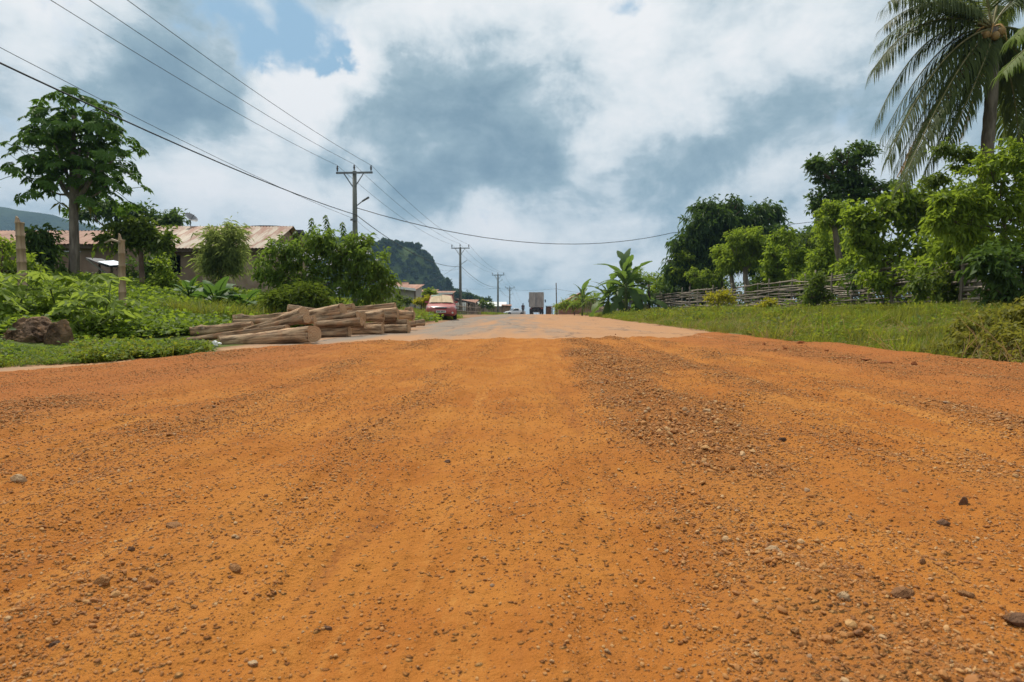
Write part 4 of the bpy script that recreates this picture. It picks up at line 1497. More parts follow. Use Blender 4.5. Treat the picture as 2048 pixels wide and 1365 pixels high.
def make_truck():
    d = 100.0
    x = X(1072.5, d)
    z = float(base_z(d)) + 0.02
    root = empty('box_truck', (x, d, z), R(-3.5), 'tall grey box truck seen from behind on the crest of the road', 'truck')
    BOXM = two_tone("truck_box", (0.27, 0.26, 0.25), (0.40, 0.385, 0.365), 1.5, 0.75, 0.3, stretch=(2, 2, 0.4))
    SIDE = two_tone("truck_side", (0.40, 0.40, 0.40), (0.52, 0.52, 0.51), 1.5, 0.7, 0.3)
    W, H0, H1, L = 1.22, 1.22, 3.62, 6.2
    MB().box((-W, 0, H0), (W, L, H1)).build('cargo_box', SIDE, root)
    for s in (-1, 1):
        a, b = (0.015, W - 0.06) if s > 0 else (-W + 0.06, -0.015)
        dr = MB().box((a, -0.05, H0 + 0.06), (b, -0.003, H1 - 0.08)).build('rear_door', BOXM, root)
        for k in range(5):
            xx = a + 0.08 + (b - a - 0.16) * k / 4
            MB().box((xx - 0.03, -0.085, H0 + 0.08), (xx + 0.03, -0.052, H1 - 0.1)).build('rib', BOXM, dr)
        MB().tube([(s * 0.12, -0.10, H0 + 0.1), (s * 0.12, -0.10, H1 - 0.12)], 0.022, 6).build('lock_bar', STEEL, dr)
        MB().box((s * 0.95 - 0.17, -0.14, 0.86), (s * 0.95 + 0.17, -0.08, 0.98)).build('tail_light', two_tone("tail_lens", (0.30, 0.05, 0.03), (0.42, 0.09, 0.05), 4.0, 0.3), root)
        MB().box((s * 1.45 - 0.10, L + 0.6, 2.15), (s * 1.45 + 0.10, L + 0.68, 2.65)).build('mirror', BLACK_PLASTIC, root)
        MB().tube([(s * 1.15, L + 0.65, 2.5), (s * 1.42, L + 0.65, 2.55)], 0.025, 5).build('mirror_arm', BLACK_PLASTIC, root)
    fr = MB()
    fr.box((-W, -0.07, H1 - 0.08), (W, 0.0, H1 + 0.02)); fr.box((-W, -0.07, H0 - 0.06), (W, 0.0, H0 + 0.06))
    fr.box((-W - 0.002, -0.072, H0 + 0.062), (-W + 0.06, -0.001, H1 - 0.082)); fr.box((W - 0.06, -0.072, H0 + 0.062), (W + 0.002, -0.001, H1 - 0.082))
    fr.build('rear_frame', BOXM, root)
    MB().box((-0.5, 0.1, 0.82), (0.5, L + 2.1, H0 - 0.07)).build('chassis', DARK_SHEET, root)
    MB().box((-1.15, -0.12, 0.62), (1.15, -0.02, 0.80)).build('rear_bumper', DARK_SHEET, root)
    for y in (0.95, 2.2, L + 1.4):
        for s in (-1, 1):
            wheel(root, s * 1.0, y, 0.50, 0.30)
            if y < 3:
                wheel(root, s * 0.66, y, 0.50, 0.28)
        MB().tube([(-0.9, y, 0.5), (0.9, y, 0.5)], 0.11, 8).build('axle', DARK_SHEET, root)
    for xx, w in ((-0.42, 0.10), (-0.06, 0.09), (0.42, 0.13)):
        MB().box((xx - w, 0.02, 0.10), (xx + w, 0.05, 0.36)).build('mudflap', WHITE_PAINT, root)
    for s in (-1, 1):
        MB().box((s * 0.83 - 0.3, 0.12, 0.2), (s * 0.83 + 0.3, 0.15, 0.8)).build('mudflap', BLACK_PLASTIC, root)
    cabm = two_tone("cab_paint", (0.16, 0.18, 0.20), (0.24, 0.26, 0.28), 2.0, 0.5)
    cab = MB()
    loft(cab, [[(-1.15, y, za), (1.15, y, za), (1.12, y, zb), (-1.12, y, zb)] for (y, za, zb) in ((L + 0.15, 0.85, 2.95), (L + 1.6, 0.75, 3.0), (L + 1.95, 0.7, 2.2), (L + 2.1, 0.7, 1.7))])
    cb = cab.build('cab', cabm, root)
    MB().add([(-1.0, L + 1.665, 2.85), (1.0, L + 1.665, 2.85), (1.02, L + 1.975, 2.2), (-1.02, L + 1.975, 2.2)], [(0, 3, 2, 1)]).build('windscreen', GLASS_DARK, cb)
    MB().tube([(-1.05, L + 1.0, 3.0), (-1.05, L + 1.0, 4.0)], 0.015, 4).build('aerial', BLACK_PLASTIC, root)


make_truck()


def skin_body(name, pts, edges, radii, m, parent, sub=2, root_i=0):
    me = bpy.data.meshes.new(name)
    me.from_pydata(pts, edges, [])
    o = link(name, me, m, parent)
    me.skin_vertices or me.attributes
    md = o.modifiers.new('skin', 'SKIN')
    md.use_smooth_shade = True
    if not me.skin_vertices:
        bm = bmesh.new(); bm.from_mesh(me); bm.verts.layers.skin.verify(); bm.to_mesh(me); bm.free()
    for i, r in enumerate(radii):
        me.skin_vertices[0].data[i].radius = (r, r) if not isinstance(r, tuple) else r
        me.skin_vertices[0].data[i].use_root = (i == root_i)
    s = o.modifiers.new('sub', 'SUBSURF')
    s.levels = sub
    s.render_levels = sub
    return o


def make_person():
    d = 99.0
    x = X(1046, d)
    z = float(base_z(d)) + 0.02
    root = empty('person', (x, d, z), R(10), 'person in dark clothes walking along the road just left of the truck', 'person')
    SKIN = two_tone("skin", (0.055, 0.032, 0.022), (0.075, 0.045, 0.03), 6.0, 0.6)
    SHIRT = two_tone("dark_shirt", (0.065, 0.05, 0.06), (0.10, 0.08, 0.09), 8.0, 0.9)
    TROUSERS = two_tone("dark_trousers", (0.035, 0.035, 0.045), (0.06, 0.06, 0.07), 8.0, 0.9)
    P = [(0, 0, 0.93), (0, 0, 1.10), (0, 0, 1.32), (0, 0, 1.46), (0, -0.01, 1.53), (0, -0.02, 1.63), (0, -0.02, 1.72),
         (0.19, 0, 1.40), (0.24, 0.03, 1.13), (0.25, -0.06, 0.90), (0.25, -0.10, 0.80),
         (-0.19, 0, 1.40), (-0.24, -0.03, 1.13), (-0.25, -0.10, 0.92), (-0.25, -0.14, 0.82),
         (0.10, 0, 0.86), (0.11, -0.10, 0.47), (0.11, -0.02, 0.08), (0.12, -0.17, 0.03),
         (-0.10, 0, 0.86), (-0.11, 0.02, 0.48), (-0.11, 0.16, 0.10), (-0.12, 0.04, 0.03)]
    E = [(0, 1), (1, 2), (2, 3), (3, 4), (4, 5), (5, 6), (2, 7), (7, 8), (8, 9), (9, 10), (2, 11), (11, 12), (12, 13), (13, 14), (0, 15), (15, 16), (16, 17), (17, 18), (0, 19), (19, 20), (20, 21), (21, 22)]
    Rr = [0.13, 0.125, 0.15, 0.075, 0.055, 0.088, 0.075, 0.065, 0.045, 0.036, 0.04, 0.065, 0.045, 0.036, 0.04, 0.095, 0.06, 0.042, 0.035, 0.095, 0.06, 0.042, 0.035]
    skin_body('body', P, E, Rr, SKIN, root)
    skin_body('shirt', [(0, 0, 0.90), (0, 0, 1.10), (0, 0, 1.32), (0, 0, 1.44), (0.19, 0, 1.40), (0.225, 0.015, 1.22), (-0.19, 0, 1.40), (-0.225, -0.015, 1.22)],
              [(0, 1), (1, 2), (2, 3), (2, 4), (4, 5), (2, 6), (6, 7)], [(0.19, 0.15), (0.18, 0.14), (0.20, 0.16), 0.085, 0.095, 0.085, 0.095, 0.085], SHIRT, root)
    skin_body('trousers', [(0, 0, 0.95), (0.10, 0, 0.84), (0.11, -0.10, 0.47), (0.11, -0.03, 0.12), (-0.10, 0, 0.84), (-0.11, 0.02, 0.48), (-0.11, 0.15, 0.13)],
              [(0, 1), (1, 2), (2, 3), (0, 4), (4, 5), (5, 6)], [(0.17, 0.14), 0.115, 0.085, 0.07, 0.115, 0.085, 0.07], TROUSERS, root)
    hair = MB()
    lathe(hair, [(0.02, 0.105), (0.07, 0.09), (0.098, 0.04), (0.10, 0.0), (0.085, -0.03)][::-1], 10, (0, 0.005, 1.685))
    hair.build('hair', BLACK_PLASTIC, root, True)
    face = MB()
    face.tube([(0, -0.105, 1.66), (0, -0.13, 1.635), (0, -0.105, 1.625)], [0.012, 0.018, 0.012], 6)
    face.build('nose', SKIN, root, True)


make_person()

# ================================================================== LOG PILE
def bark_mat():
    m, g, out = new_mat("bark")
    tc = g.n('ShaderNodeTexCoord')
    oi = g.n('ShaderNodeObjectInfo')
    v = g.vmath('MULTIPLY', tc.outputs['Object'], (2.0, 14.0, 14.0))
    v2 = g.vmath('ADD', v, oi.outputs['Random'])
    n1 = g.noise(v2, 1.2, 6, 0.65, 0.5)
    n2 = g.noise(g.vmath('ADD', tc.outputs['Object'], oi.outputs['Random']), 5.0, 5, 0.6)
    col = g.mix(g.maprange(n1, 0.38, 0.62), (0.135, 0.082, 0.047), (0.49, 0.335, 0.205))
    col = g.mix(g.math('MULTIPLY', g.maprange(n2, 0.5, 0.72), 0.7), col, (0.40, 0.20, 0.10))
    col = g.mix(g.math('MULTIPLY', g.maprange(n2, 0.42, 0.28), 0.5), col, (0.26, 0.235, 0.19))
    groove = g.noise(g.vmath('MULTIPLY', v2, (0.55, 2.4, 2.4)), 1.6, 4, 0.6, 0.4)
    col = g.mix(g.math('MULTIPLY', g.maprange(groove, 0.47, 0.36), 0.55), col, (0.095, 0.058, 0.036))
    n1 = g.math('ADD', n1, g.math('MULTIPLY', groove, 0.8))
    hsv = g.n('ShaderNodeHueSaturation')
    g.link(g.math('MULTIPLY_ADD', oi.outputs['Random'], 0.5, 0.72), hsv.inputs['Value'])
    g.link(col, hsv.inputs['Color'])
    principled(g, out, hsv.outputs[0], 0.92, 0.15, 0, n1, 0.8, 0.02)
    return m


def endgrain_mat():
    m, g, out = new_mat("cut_wood")
    tc = g.n('ShaderNodeTexCoord')
    w = g.n('ShaderNodeTexWave', wave_type='RINGS', rings_direction='X')
    g.link(tc.outputs['Object'], w.inputs['Vector'])
    w.inputs['Scale'].default_value = 9.0
    w.inputs['Distortion'].default_value = 3.0
    n = g.noise(tc.outputs['Object'], 14.0, 4, 0.6)
    col = g.mix(w.outputs['Fac'], (0.40, 0.25, 0.14), (0.54, 0.36, 0.21))
    col = g.mix(g.math('MULTIPLY', n, 0.6), col, (0.30, 0.17, 0.09))
    principled(g, out, col, 0.85, 0.2, 0, n, 0.3, 0.005)
    return m


BARK, ENDGRAIN = bark_mat(), endgrain_mat()


def make_log(px1, py1, d1, r1, px2, py2, d2, r2, label, bend=0.03, knot=None, seed=0, tilt=0.2):
    """log between two pixel positions; radii in photograph pixels; long axis is the object's x"""
    rr = random.Random(seed)
    d1 = d2 - 0.40 * (d2 - d1)
    a, b = at(px1, py1, d1), at(px2, py2, d2)
    ra, rb = 1.12 * r1 * d1 / F, 1.12 * r2 * d2 / F
    ax = (b - a)
    L = ax.length
    q = ax.to_track_quat('X', 'Z')
    root = bpy.data.objects.new('log', None)
    n, seg = 18, 22
    bend = bend * 1.7
    V, Fc = [], []
    ph = rr.uniform(0, 6)
    off = Vector((rr.uniform(-9, 9), rr.uniform(-9, 9), rr.uniform(-9, 9)))
    for i in range(seg + 1):
        t = i / seg
        r = ra + (rb - ra) * t
        cy, cz = bend * L * math.sin(t * math.pi * 1.3 + ph) * 0.4, bend * L * math.sin(t * math.pi + ph * 0.7) * 0.25
        cy -= bend * L * math.sin(ph) * 0.4 * (1 - t) + bend * L * math.sin(math.pi * 1.3 + ph) * 0.4 * t
        cz -= bend * L * math.sin(ph * 0.7) * 0.25 * (1 - t) + bend * L * math.sin(math.pi + ph * 0.7) * 0.25 * t
        for k in range(n):
            an = 2 * math.pi * k / n
            u = Vector((0, math.cos(an), math.sin(an)))
            p = Vector((t * L * 1.0, 0, 0)) + u * r
            w = 1 + 0.26 * mnoise.noise(Vector((t * L * 1.6, u.y * 1.1, u.z * 1.1)) + off) + 0.12 * mnoise.noise(Vector((t * L * 5, u.y * 3, u.z * 3)) + off)
            if knot is not None:
                kk = math.exp(-((t - knot) / 0.04) ** 2) * max(0, u.z * 0.8 - u.y * 0.4) ** 2
                w += 0.6 * kk
            pos = Vector((t * L, cy, cz)) + u * r * w
            if i == seg:
                pos.x += u.y * rb * tilt            # the saw went through a little askew
            if i == 0:
                pos.x += -u.y * ra * tilt * 0.7
            V.append(pos)
    for i in range(seg):
        for k in range(n):
            x0, x1 = i * n + k, i * n + (k + 1) % n
            Fc.append((x0, x1, x1 + n, x0 + n))
    mb = MB().add(V, Fc)
    o = mb.build('log', BARK, None, True)
    o.location = a
    o.rotation_mode = 'QUATERNION'
    o.rotation_quaternion = q
    tag(o, label, 'log', 'felled logs piled beside the road')
    for s, base in ((-1, 0), (1, seg * n)):
        ring = [V[base + k] for k in range(n)]
        c = sum(ring, Vector()) / n + Vector((s * 0.012, 0, 0))
        inner = [c.lerp(p, 0.6) + Vector((s * 0.006 * rr.uniform(-1, 1), 0, 0)) for p in ring]
        Vv = [p + Vector((s * 0.003, 0, 0)) for p in ring] + inner + [c]
        Ff = [((k + 1) % n, k, n + k, n + (k + 1) % n)[::s] for k in range(n)] + [(n + (k + 1) % n, n + k, 2 * n)[::s] for k in range(n)]
        MB().add(Vv, Ff).build('cut_face', ENDGRAIN, o)
    return o


LOGS = [
    # px, py, distance, radius px at each end
    (438, 685.5, 8.75, 11, 627, 669.5, 9.3, 16, 'thickest and nearest log at the front of the pile next to the white bag', 0.02, None),
    (371, 682, 9.3, 5, 575, 658, 10.1, 7.5, 'long pale log lying half in the grass behind the thick front log', 0.03, None),
    (380, 664, 10.0, 9.5, 505, 651.5, 10.8, 7, 'dark log with a round knot hole at the far left of the pile', 0.03, 0.18),
    (466, 645, 11.3, 4.5, 560, 641, 11.6, 5, 'thin log wedged between the knotty branch log and the dark log', 0.02, None),
    (488, 662, 10.2, 4.5, 607, 626, 10.4, 10.5, 'slanting log rising to the right with a tall pale cut end', 0.03, None),
    (520, 656, 10.0, 4, 613, 638, 10.2, 8, 'second slanting log lying just below the tall pale cut end', 0.02, None),
    (466, 637, 12.2, 6, 596, 632, 12.5, 7.5, 'crooked pale log with a knobbly stub at the upper left of the pile', 0.05, 0.12),
    (576, 617, 12.6, 7, 668, 629, 12.8, 5, 'log sloping down to the right at the back top of the pile', 0.03, None),
    (609, 632, 11.3, 9, 684, 621, 11.7, 12, 'thick dark log on top of the pile with its end cut bare', 0.02, None),
    (664, 619, 13.4, 4, 706, 612.5, 13.6, 4.6, 'short thin log poking up behind the thick dark top log', 0.02, None),
    (684, 621, 13.0, 4, 790, 613, 14.2, 6, 'long log topping the right half of the pile', 0.03, None),
    (682, 628, 12.6, 5.5, 794, 622, 13.6, 5.5, 'reddish log directly under the long top log', 0.03, None),
    (630, 644, 11.0, 7, 715, 629, 11.7, 6.5, 'slanting grey log in the middle of the pile', 0.02, None),
    (630, 650, 10.9, 6, 723, 643, 11.6, 7.5, 'straight grey log under the slanting one in the middle of the pile', 0.02, None),
    (598, 645, 10.3, 5, 629, 640, 10.4, 6.5, 'short stub of log above the end of the thick front log', 0.02, None),
    (630, 667.5, 11.1, 10, 698, 663.5, 11.6, 10, 'log on the ground second from the left with a pale tilted end', 0.02, None),
    (701, 661.5, 12.2, 8.5, 764, 660.5, 12.8, 9, 'log on the ground in the middle of the front row', 0.02, None),
    (699, 651, 12.0, 5.5, 729, 650, 12.2, 6.5, 'short dark log resting on the front row beside the pale cut ends', 0.02, None),
    (729, 651, 12.6, 4.5, 763, 649, 12.9, 5.5, 'short thin log lying on the middle log of the front row', 0.02, None),
    (727, 634.5, 12.1, 9, 765, 632, 12.7, 10, 'stout short log with a bright cut end facing the front', 0.01, None),
    (765, 633, 13.2, 8.5, 792, 631, 13.6, 9, 'short dark log to the right of the stout one', 0.01, None),
    (766, 648, 13.4, 7, 815, 646.5, 13.8, 7, 'dark log lying on the black bottom log at the right', 0.02, None),
    (766, 660, 13.0, 8, 816, 658.5, 13.4, 8.5, 'blackish log on the ground at the right end of the front row', 0.02, None),
    (795, 630, 15.2, 8, 826, 632, 15.6, 9, 'short thick log at the back right corner of the pile', 0.01, None),
    (810, 620, 15.6, 3.5, 823, 618, 15.6, 4.5, 'dark stump sitting on top of the back right log', 0.01, None),
    (814, 650, 15.6, 5.5, 831, 648.5, 15.9, 6, 'small log with ragged ends on the ground near the car', 0.01, None),
    (829, 647, 17.6, 5, 849, 645.5, 17.9, 5.5, 'rightmost short log of the pile on the ground nearest the red car', 0.01, None),
]
for i, l in enumerate(LOGS):
    make_log(*l[:8], l[8], l[9], l[10], 50 + i, 0.3 if l[10] else random.uniform(0.45, 0.75))


def make_bag():
    p = at(433, 693, 8.45)
    z = float(base_z(8.45))
    me = rock_mesh("crumpled_bag", 3, 5, (1, 0.8, 0.6), 0.55, 0, None, False)
    m = two_tone("white_plastic", (0.62, 0.60, 0.56), (0.80, 0.79, 0.77), 6.0, 0.45, 0.4)
    o = link('plastic_bag', me, m)
    o.location = (p.x, p.y, z + 0.035)
    o.scale = (0.14, 0.10, 0.13)
    tag(o, 'crumpled white plastic bag on the ground at the end of the nearest log', 'plastic bag')


make_bag()

# ================================================================== FENCES, POSTS, STONES
STICK = two_tone("grey_stick", (0.115, 0.088, 0.068), (0.31, 0.26, 0.21), 2.2, 0.9, 0.15, stretch=(0.6, 8, 8), bstr=0.5, bdist=0.006, rand=0.32)
PALE_STICK = two_tone("pale_stick", (0.26, 0.20, 0.14), (0.45, 0.36, 0.26), 2.2, 0.9, 0.15, stretch=(0.6, 8, 8), rand=0.25)
BAMBOO = two_tone("dry_bamboo", (0.25, 0.165, 0.095), (0.40, 0.28, 0.17), 3.0, 0.6, 0.3, stretch=(6, 6, 0.5))


def stick_meshes(n, m, seg=7, sides=5, wob=0.04, seed=3, amp=0.044):
    rr = random.Random(seed)
    out = []
    for i in range(n):
        path, rad = [], []
        ph = rr.uniform(0, 6.28)
        for k in range(seg + 1):
            t = k / seg
            # weaves in front of and behind the posts
            path.append((t, 0.020 * math.sin(ph + t * 9.0) + rr.uniform(-0.006, 0.006), rr.uniform(-wob, wob) * 0.35 + 0.012 * math.sin(ph * 2 + t * 4)))
            rad.append(amp * (1.15 - 0.55 * t) * rr.uniform(0.85, 1.15))
        me = MB().tube(path, rad, sides).mesh("stick_%02d" % i, True)
        me.materials.append(m)
        out.append(me)
    return out


STICKS = stick_meshes(10, STICK)


def span_matrix(a, b, thick=1.0):
    """matrix that lays the unit-long stick from a to b, its roundness kept"""
    a, b = Vector(a), Vector(b)
    L = (b - a).length
    q = (b - a).to_track_quat('X', 'Z').to_matrix().to_4x4()
    return Matrix.Translation(a) @ q @ Matrix.Diagonal((L, thick, thick, 1))


FPATH = [(1245, 59), (1300, 54), (1400, 44), (1500, 36), (1600, 29.5), (1690, 25), (1800, 20.5), (1940, 16.2), (2048, 14), (2230, 12)]


def fence_point(s):
    i = min(int(s), len(FPATH) - 2)
    t = s - i
    a, b = FPATH[i], FPATH[i + 1]
    xa, xb = X(*a), X(*b)
    x, y = xa + (xb - xa) * t, a[1] + (b[1] - a[1]) * t
    return Vector((x, y, gz(x, y)))


def build_fence():
    root = empty('stick_fence', fence_point(0), 0, 'long grey fence of woven branches running along the right-hand verge', 'fence')
    rr = random.Random(5)
    o = root.location
    # sample along the fence by length
    S = np.linspace(0, len(FPATH) - 1.001, 1200)
    pts = [fence_point(s) for s in S]
    cum = [0]
    for a, b in zip(pts[:-1], pts[1:]):
        cum.append(cum[-1] + (b - a).length)
    total = cum[-1]

    def P(d):
        d = min(max(d, 0), total)
        i = min(np.searchsorted(cum, d), len(pts) - 1)
        return pts[i]
    d = 0.0
    while d < total:
        p = P(d)
        h = rr.uniform(1.45, 1.85)
        M = span_matrix(p - o + Vector((0, 0.03, -0.35)), p - o + Vector((rr.uniform(-0.05, 0.05), 0.03, h)), 1.35)
        link('post', STICKS[rr.randrange(10)], None, root, M)
        d += rr.uniform(1.3, 1.9)
    for row in range(14):
        d = -rr.uniform(0, 2.0)
        while d < total:
            L = rr.uniform(2.6, 4.4)
            z0 = 0.08 + row * 0.106
            p, q = P(d), P(d + L)
            if rr.random() < (0.03 if row < 12 else 0.3):
                d += L; continue
            dy = 0.035 * (1 if (row % 2) else -1)
            a = p - o + Vector((0, dy, z0 + rr.uniform(-0.05, 0.05)))
            b = q - o + Vector((0, dy, z0 + rr.uniform(-0.06, 0.06)))
            if rr.random() < 0.12:
                b.z += rr.choice((-1, 1)) * 0.16
            if rr.random() < 0.5:
                a, b = b, a
            link('rail', STICKS[rr.randrange(10)], None, root, span_matrix(a, b, rr.uniform(0.6, 1.15)))
            d += L * rr.uniform(0.86, 0.98)
    print("fence", total, len(root.children))


build_fence()


def build_far_fence():
    """woven panel with upright sticks where the road meets the banana plants"""
    PS = stick_meshes(6, PALE_STICK, 5, 5, 0.03, 9, 0.036)
    d0, d1 = 66, 58
    a0 = on_ground(1172, d0); a1 = on_ground(1264, d1)
    root = empty('stick_panel_fence', a0, 0, 'pale low woven panel fence with upright sticks below the banana plants', 'fence')
    o = a0
    rr = random.Random(8)
    for i in range(26):
        t = i / 25
        p = a0.lerp(a1, t) - o
        h = rr.uniform(1.2, 1.75) if not 0.42 < t < 0.95 else rr.uniform(0.95, 1.5)
        link('upright', PS[rr.randrange(6)], None, root, span_matrix(p + Vector((0, 0.12, -0.3)), p + Vector((rr.uniform(-0.08, 0.08), 0.12, h)), 1.0))
    for row in range(8):
        for k in range(2):
            a = a0.lerp(a1, 0.22 + k * 0.38) - o
            b = a0.lerp(a1, 0.62 + k * 0.38) - o
            z = 0.06 + row * 0.105
            link('rail', PS[rr.randrange(6)], None, root, span_matrix(a + Vector((0, -0.04 + 0.06 * (row % 2), z + rr.uniform(-.02, .02))), b + Vector((0, -0.04 + 0.06 * (row % 2), z + rr.uniform(-.02, .02))), 1.1))
    # row of dark upright stakes between the two fences
    root2 = empty('stake_fence', on_ground(1240, 57), 0, 'short row of dark upright stakes at the near end of the pale panel fence', 'fence')
    for i in range(9):
        p = on_ground(1238 + i * 3.4, 57) - root2.location
        h = rr.uniform(1.2, 1.7)
        link('stake', STICKS[rr.randrange(10)], None, root2, span_matrix(p + Vector((0, 0, -0.3)), p + Vector((rr.uniform(-0.1, 0.1), 0, h)), 1.3))
    # picket fence behind the red car
    root3 = empty('picket_fence', on_ground(903, 62), 0, 'grey stick picket fence behind the red car in front of the market stall', 'fence')
    for i in range(34):
        px = 903 + i * 1.75
        p = on_ground(px, 62 + i * 0.35) - root3.location
        h = rr.uniform(1.0, 1.45)
        link('picket', STICKS[rr.randrange(10)], None, root3, span_matrix(p + Vector((0, 0, -0.3)), p + Vector((rr.uniform(-0.08, 0.08), 0, h)), 1.1))
    for z in (0.35, 0.85):
        a, b = on_ground(903, 62) - root3.location, on_ground(903 + 33 * 1.75, 62 + 33 * 0.35) - root3.location
        link('rail', STICKS[2], None, root3, span_matrix(a + Vector((0, 0.06, z)), b + Vector((0, 0.06, z)), 1.0))


build_far_fence()


def slat_board():
    p = on_ground(1291.5, 50.5)
    root = empty('slat_board', p, 0, 'small pale board of horizontal slats leaning on the branch fence by the dark stump', 'board')
    for k in range(6):
        MB().box((-0.27, -0.02 + k * 0.012, 0.04 + k * 0.125), (0.27, 0.01 + k * 0.012, 0.135 + k * 0.125)).build('slat', PALE_STICK, root)
    for s in (-0.2, 0.2):
        MB().hexa([(s - 0.03, 0.012, 0), (s + 0.03, 0.012, 0), (s + 0.03, 0.05, 0), (s - 0.03, 0.05, 0), (s - 0.03, 0.082, 0.8), (s + 0.03, 0.082, 0.8), (s + 0.03, 0.12, 0.8), (s - 0.03, 0.12, 0.8)]).build('batten', DARK_WOOD, root)
    q = on_ground(1297, 51)
    root = empty('dark_post', q, 0, 'charred dark forked post standing behind the slat board', 'post')
    MB().tube([(0, 0, -0.4), (0.05, 0, 1.1), (-0.02, 0.05, 2.4)], [0.15, 0.13, 0.10], 8).build('post', DARK_WOOD, root, True)


slat_board()


def bamboo_post(px_b, py_b, px_t, py_t, d, rpx, label, rag=False):
    b, t = at(px_b, py_b, d), at(px_t, py_t, d)
    b.z = gz(b.x, d) - 0.3
    root = empty('bamboo_post', (b.x, d, gz(b.x, d)), 0, label, 'post', 'bamboo posts on the left bank')
    o = root.location
    r = rpx * d / F
    n = 7
    path, rad = [], []
    for k in range(n):
        t0, t1 = k / n, (k + 1) / n
        for tt, rr_ in ((t0 + 0.012, 1.0), (t1 - 0.012, 0.985), (t1 - 0.006, 1.11), (t1 + 0.004, 1.11)):
            path.append(b.lerp(t, tt) - o)
            rad.append(r * rr_ * (1 - 0.16 * tt))
    MB().tube(path, rad, 12).build('post', BAMBOO, root, True)
    MB().hexa([(p.x, p.y, p.z) for p in [t - o + Vector((-r * .8, -r * .5, -0.02)), t - o + Vector((r * .1, -r * .5, -0.02)), t - o + Vector((r * .1, r * .5, -0.02)), t - o + Vector((-r * .8, r * .5, -0.02)),
                                        t - o + Vector((-r * .7, -r * .2, 0.14)), t - o + Vector((-r * .3, -r * .2, 0.1)), t - o + Vector((-r * .3, r * .2, 0.1)), t - o + Vector((-r * .7, r * .2, 0.14))]]).build('splinter', BAMBOO, root)
    if rag:
        rg = MB()
        rg.tube([t - o + Vector((0.02, -r, -0.05)), t - o + Vector((-0.14, -r * 1.2, -0.0)), t - o + Vector((-0.30, -r, -0.06))], [0.02, 0.03, 0.012], 5)
        rg.build('binding', PALE_STICK, root)
    return root


bamboo_post(48, 600, 39, 446, 12.5, 8.6, 'taller bamboo post with a splintered top at the far left')
bamboo_post(245, 610, 243, 481, 12.2, 6.8, 'shorter bamboo post with a pale binding at its top right of the papaya trunk', True)


def rock_mat(name, a, b, c):
    m, g, out = new_mat(name)
    geo = g.n('ShaderNodeNewGeometry')
    n1 = g.noise(geo.outputs['Position'], 4.0, 7, 0.65)
    n2 = g.noise(geo.outputs['Position'], 22.0, 6, 0.7)
    col = g.mix(g.maprange(n1, 0.35, 0.65), a, b)
    col = g.mix(g.math('MULTIPLY', g.maprange(n2, 0.55, 0.7), 0.7), col, c)
    h = g.math('ADD', n1, g.math('MULTIPLY', n2, 0.6))
    principled(g, out, col, 0.92, 0.15, 0, h, 1.0, 0.04)
    return m


BOULDER = rock_mat("boulder_rock", (0.090, 0.056, 0.034), (0.25, 0.155, 0.090), (0.42, 0.20, 0.080))


def build_boulder():
    d = 7.75
    p = on_ground(80, d, -0.13)
    root = empty('boulder', p, 0, 'dark cracked boulder lying in the green plants at the far left', 'boulder')
    for (dx, dy, sx, sy, sz, seed, zz, rz) in ((-0.03, 0.0, 0.58, 0.62, 0.54, 3, 0.16, 0.2), (0.275, -0.05, 0.27, 0.52, 0.47, 8, 0.11, -0.25), (-0.31, 0.08, 0.27, 0.55, 0.50, 12, 0.16, 0.3)):
        me = rock_mesh("boulder_block", 5, seed, (1, 1, 1), 0.5, 18, BOULDER, False)
        for v in me.vertices:
            q = v.co
            v.co += v.normal * (0.035 * mnoise.noise(q * 9 + Vector((seed, 0, 0))) + 0.02 * mnoise.noise(q * 22) - 0.05 * max(0.0, 1 - abs(mnoise.noise(q * 3.1 + Vector((0, seed, 0)))) * 14))
        M = Matrix.Translation((dx, dy, zz)) @ Matrix.Rotation(rz, 4, 'Z') @ Matrix.Rotation(0.12 if dx > 0.1 else -0.05, 4, 'Y') @ Matrix.Diagonal((sx * 1.15, sy, sz * 1.2, 1))
        link('rock_block', me, None, root, M)


build_boulder()

STONE_A = rock_mat("brown_stone", (0.20, 0.098, 0.046), (0.34, 0.165, 0.062), (0.36, 0.15, 0.04))
STONE_B = rock_mat("pale_stone", (0.36, 0.22, 0.11), (0.48, 0.33, 0.19), (0.36, 0.16, 0.05))
STONE_C = rock_mat("dark_stone", (0.090, 0.052, 0.034), (0.18, 0.095, 0.052), (0.32, 0.14, 0.045))
CLOD = rock_mat("earth_clod", (0.25, 0.085, 0.030), (0.36, 0.135, 0.048), (0.20, 0.07, 0.03))


def stone(px, py, wpx, hpx, m, label, seed, name='stone', cat='stone', group=None):
    """stone sitting on the dirt where a pixel ray meets it"""
    r = px_dir(px, py)
    lo, hi = 0.3, 60.0
    for _ in range(50):
        mid = (lo + hi) / 2
        k = mid / r.y
        x, z = r.x * k, CAMZ + r.z * k
        zz = max(float(dirt_z(x, mid)), float(base_z(mid)))
        if z > zz: lo = mid
        else: hi = mid
    d = (lo + hi) / 2
    x = r.x * d / r.y
    w, h = wpx * d / F, hpx * d / F
    me = rock_mesh(name, 3, seed, (1, random.uniform(0.75, 1), 1), 0.34, 13, m, False)
    o = link(name, me)
    zz = max(float(dirt_z(x, d)), float(base_z(d)))
    o.location = (x, d, zz + h * 0.14)
    o.rotation_euler = (random.uniform(-.2, .2), random.uniform(-.2, .2), random.uniform(-0.5, 0.5))
    o.scale = (w * 1.2, w * 0.95, h * 1.35)
    return tag(o, label, cat, group)


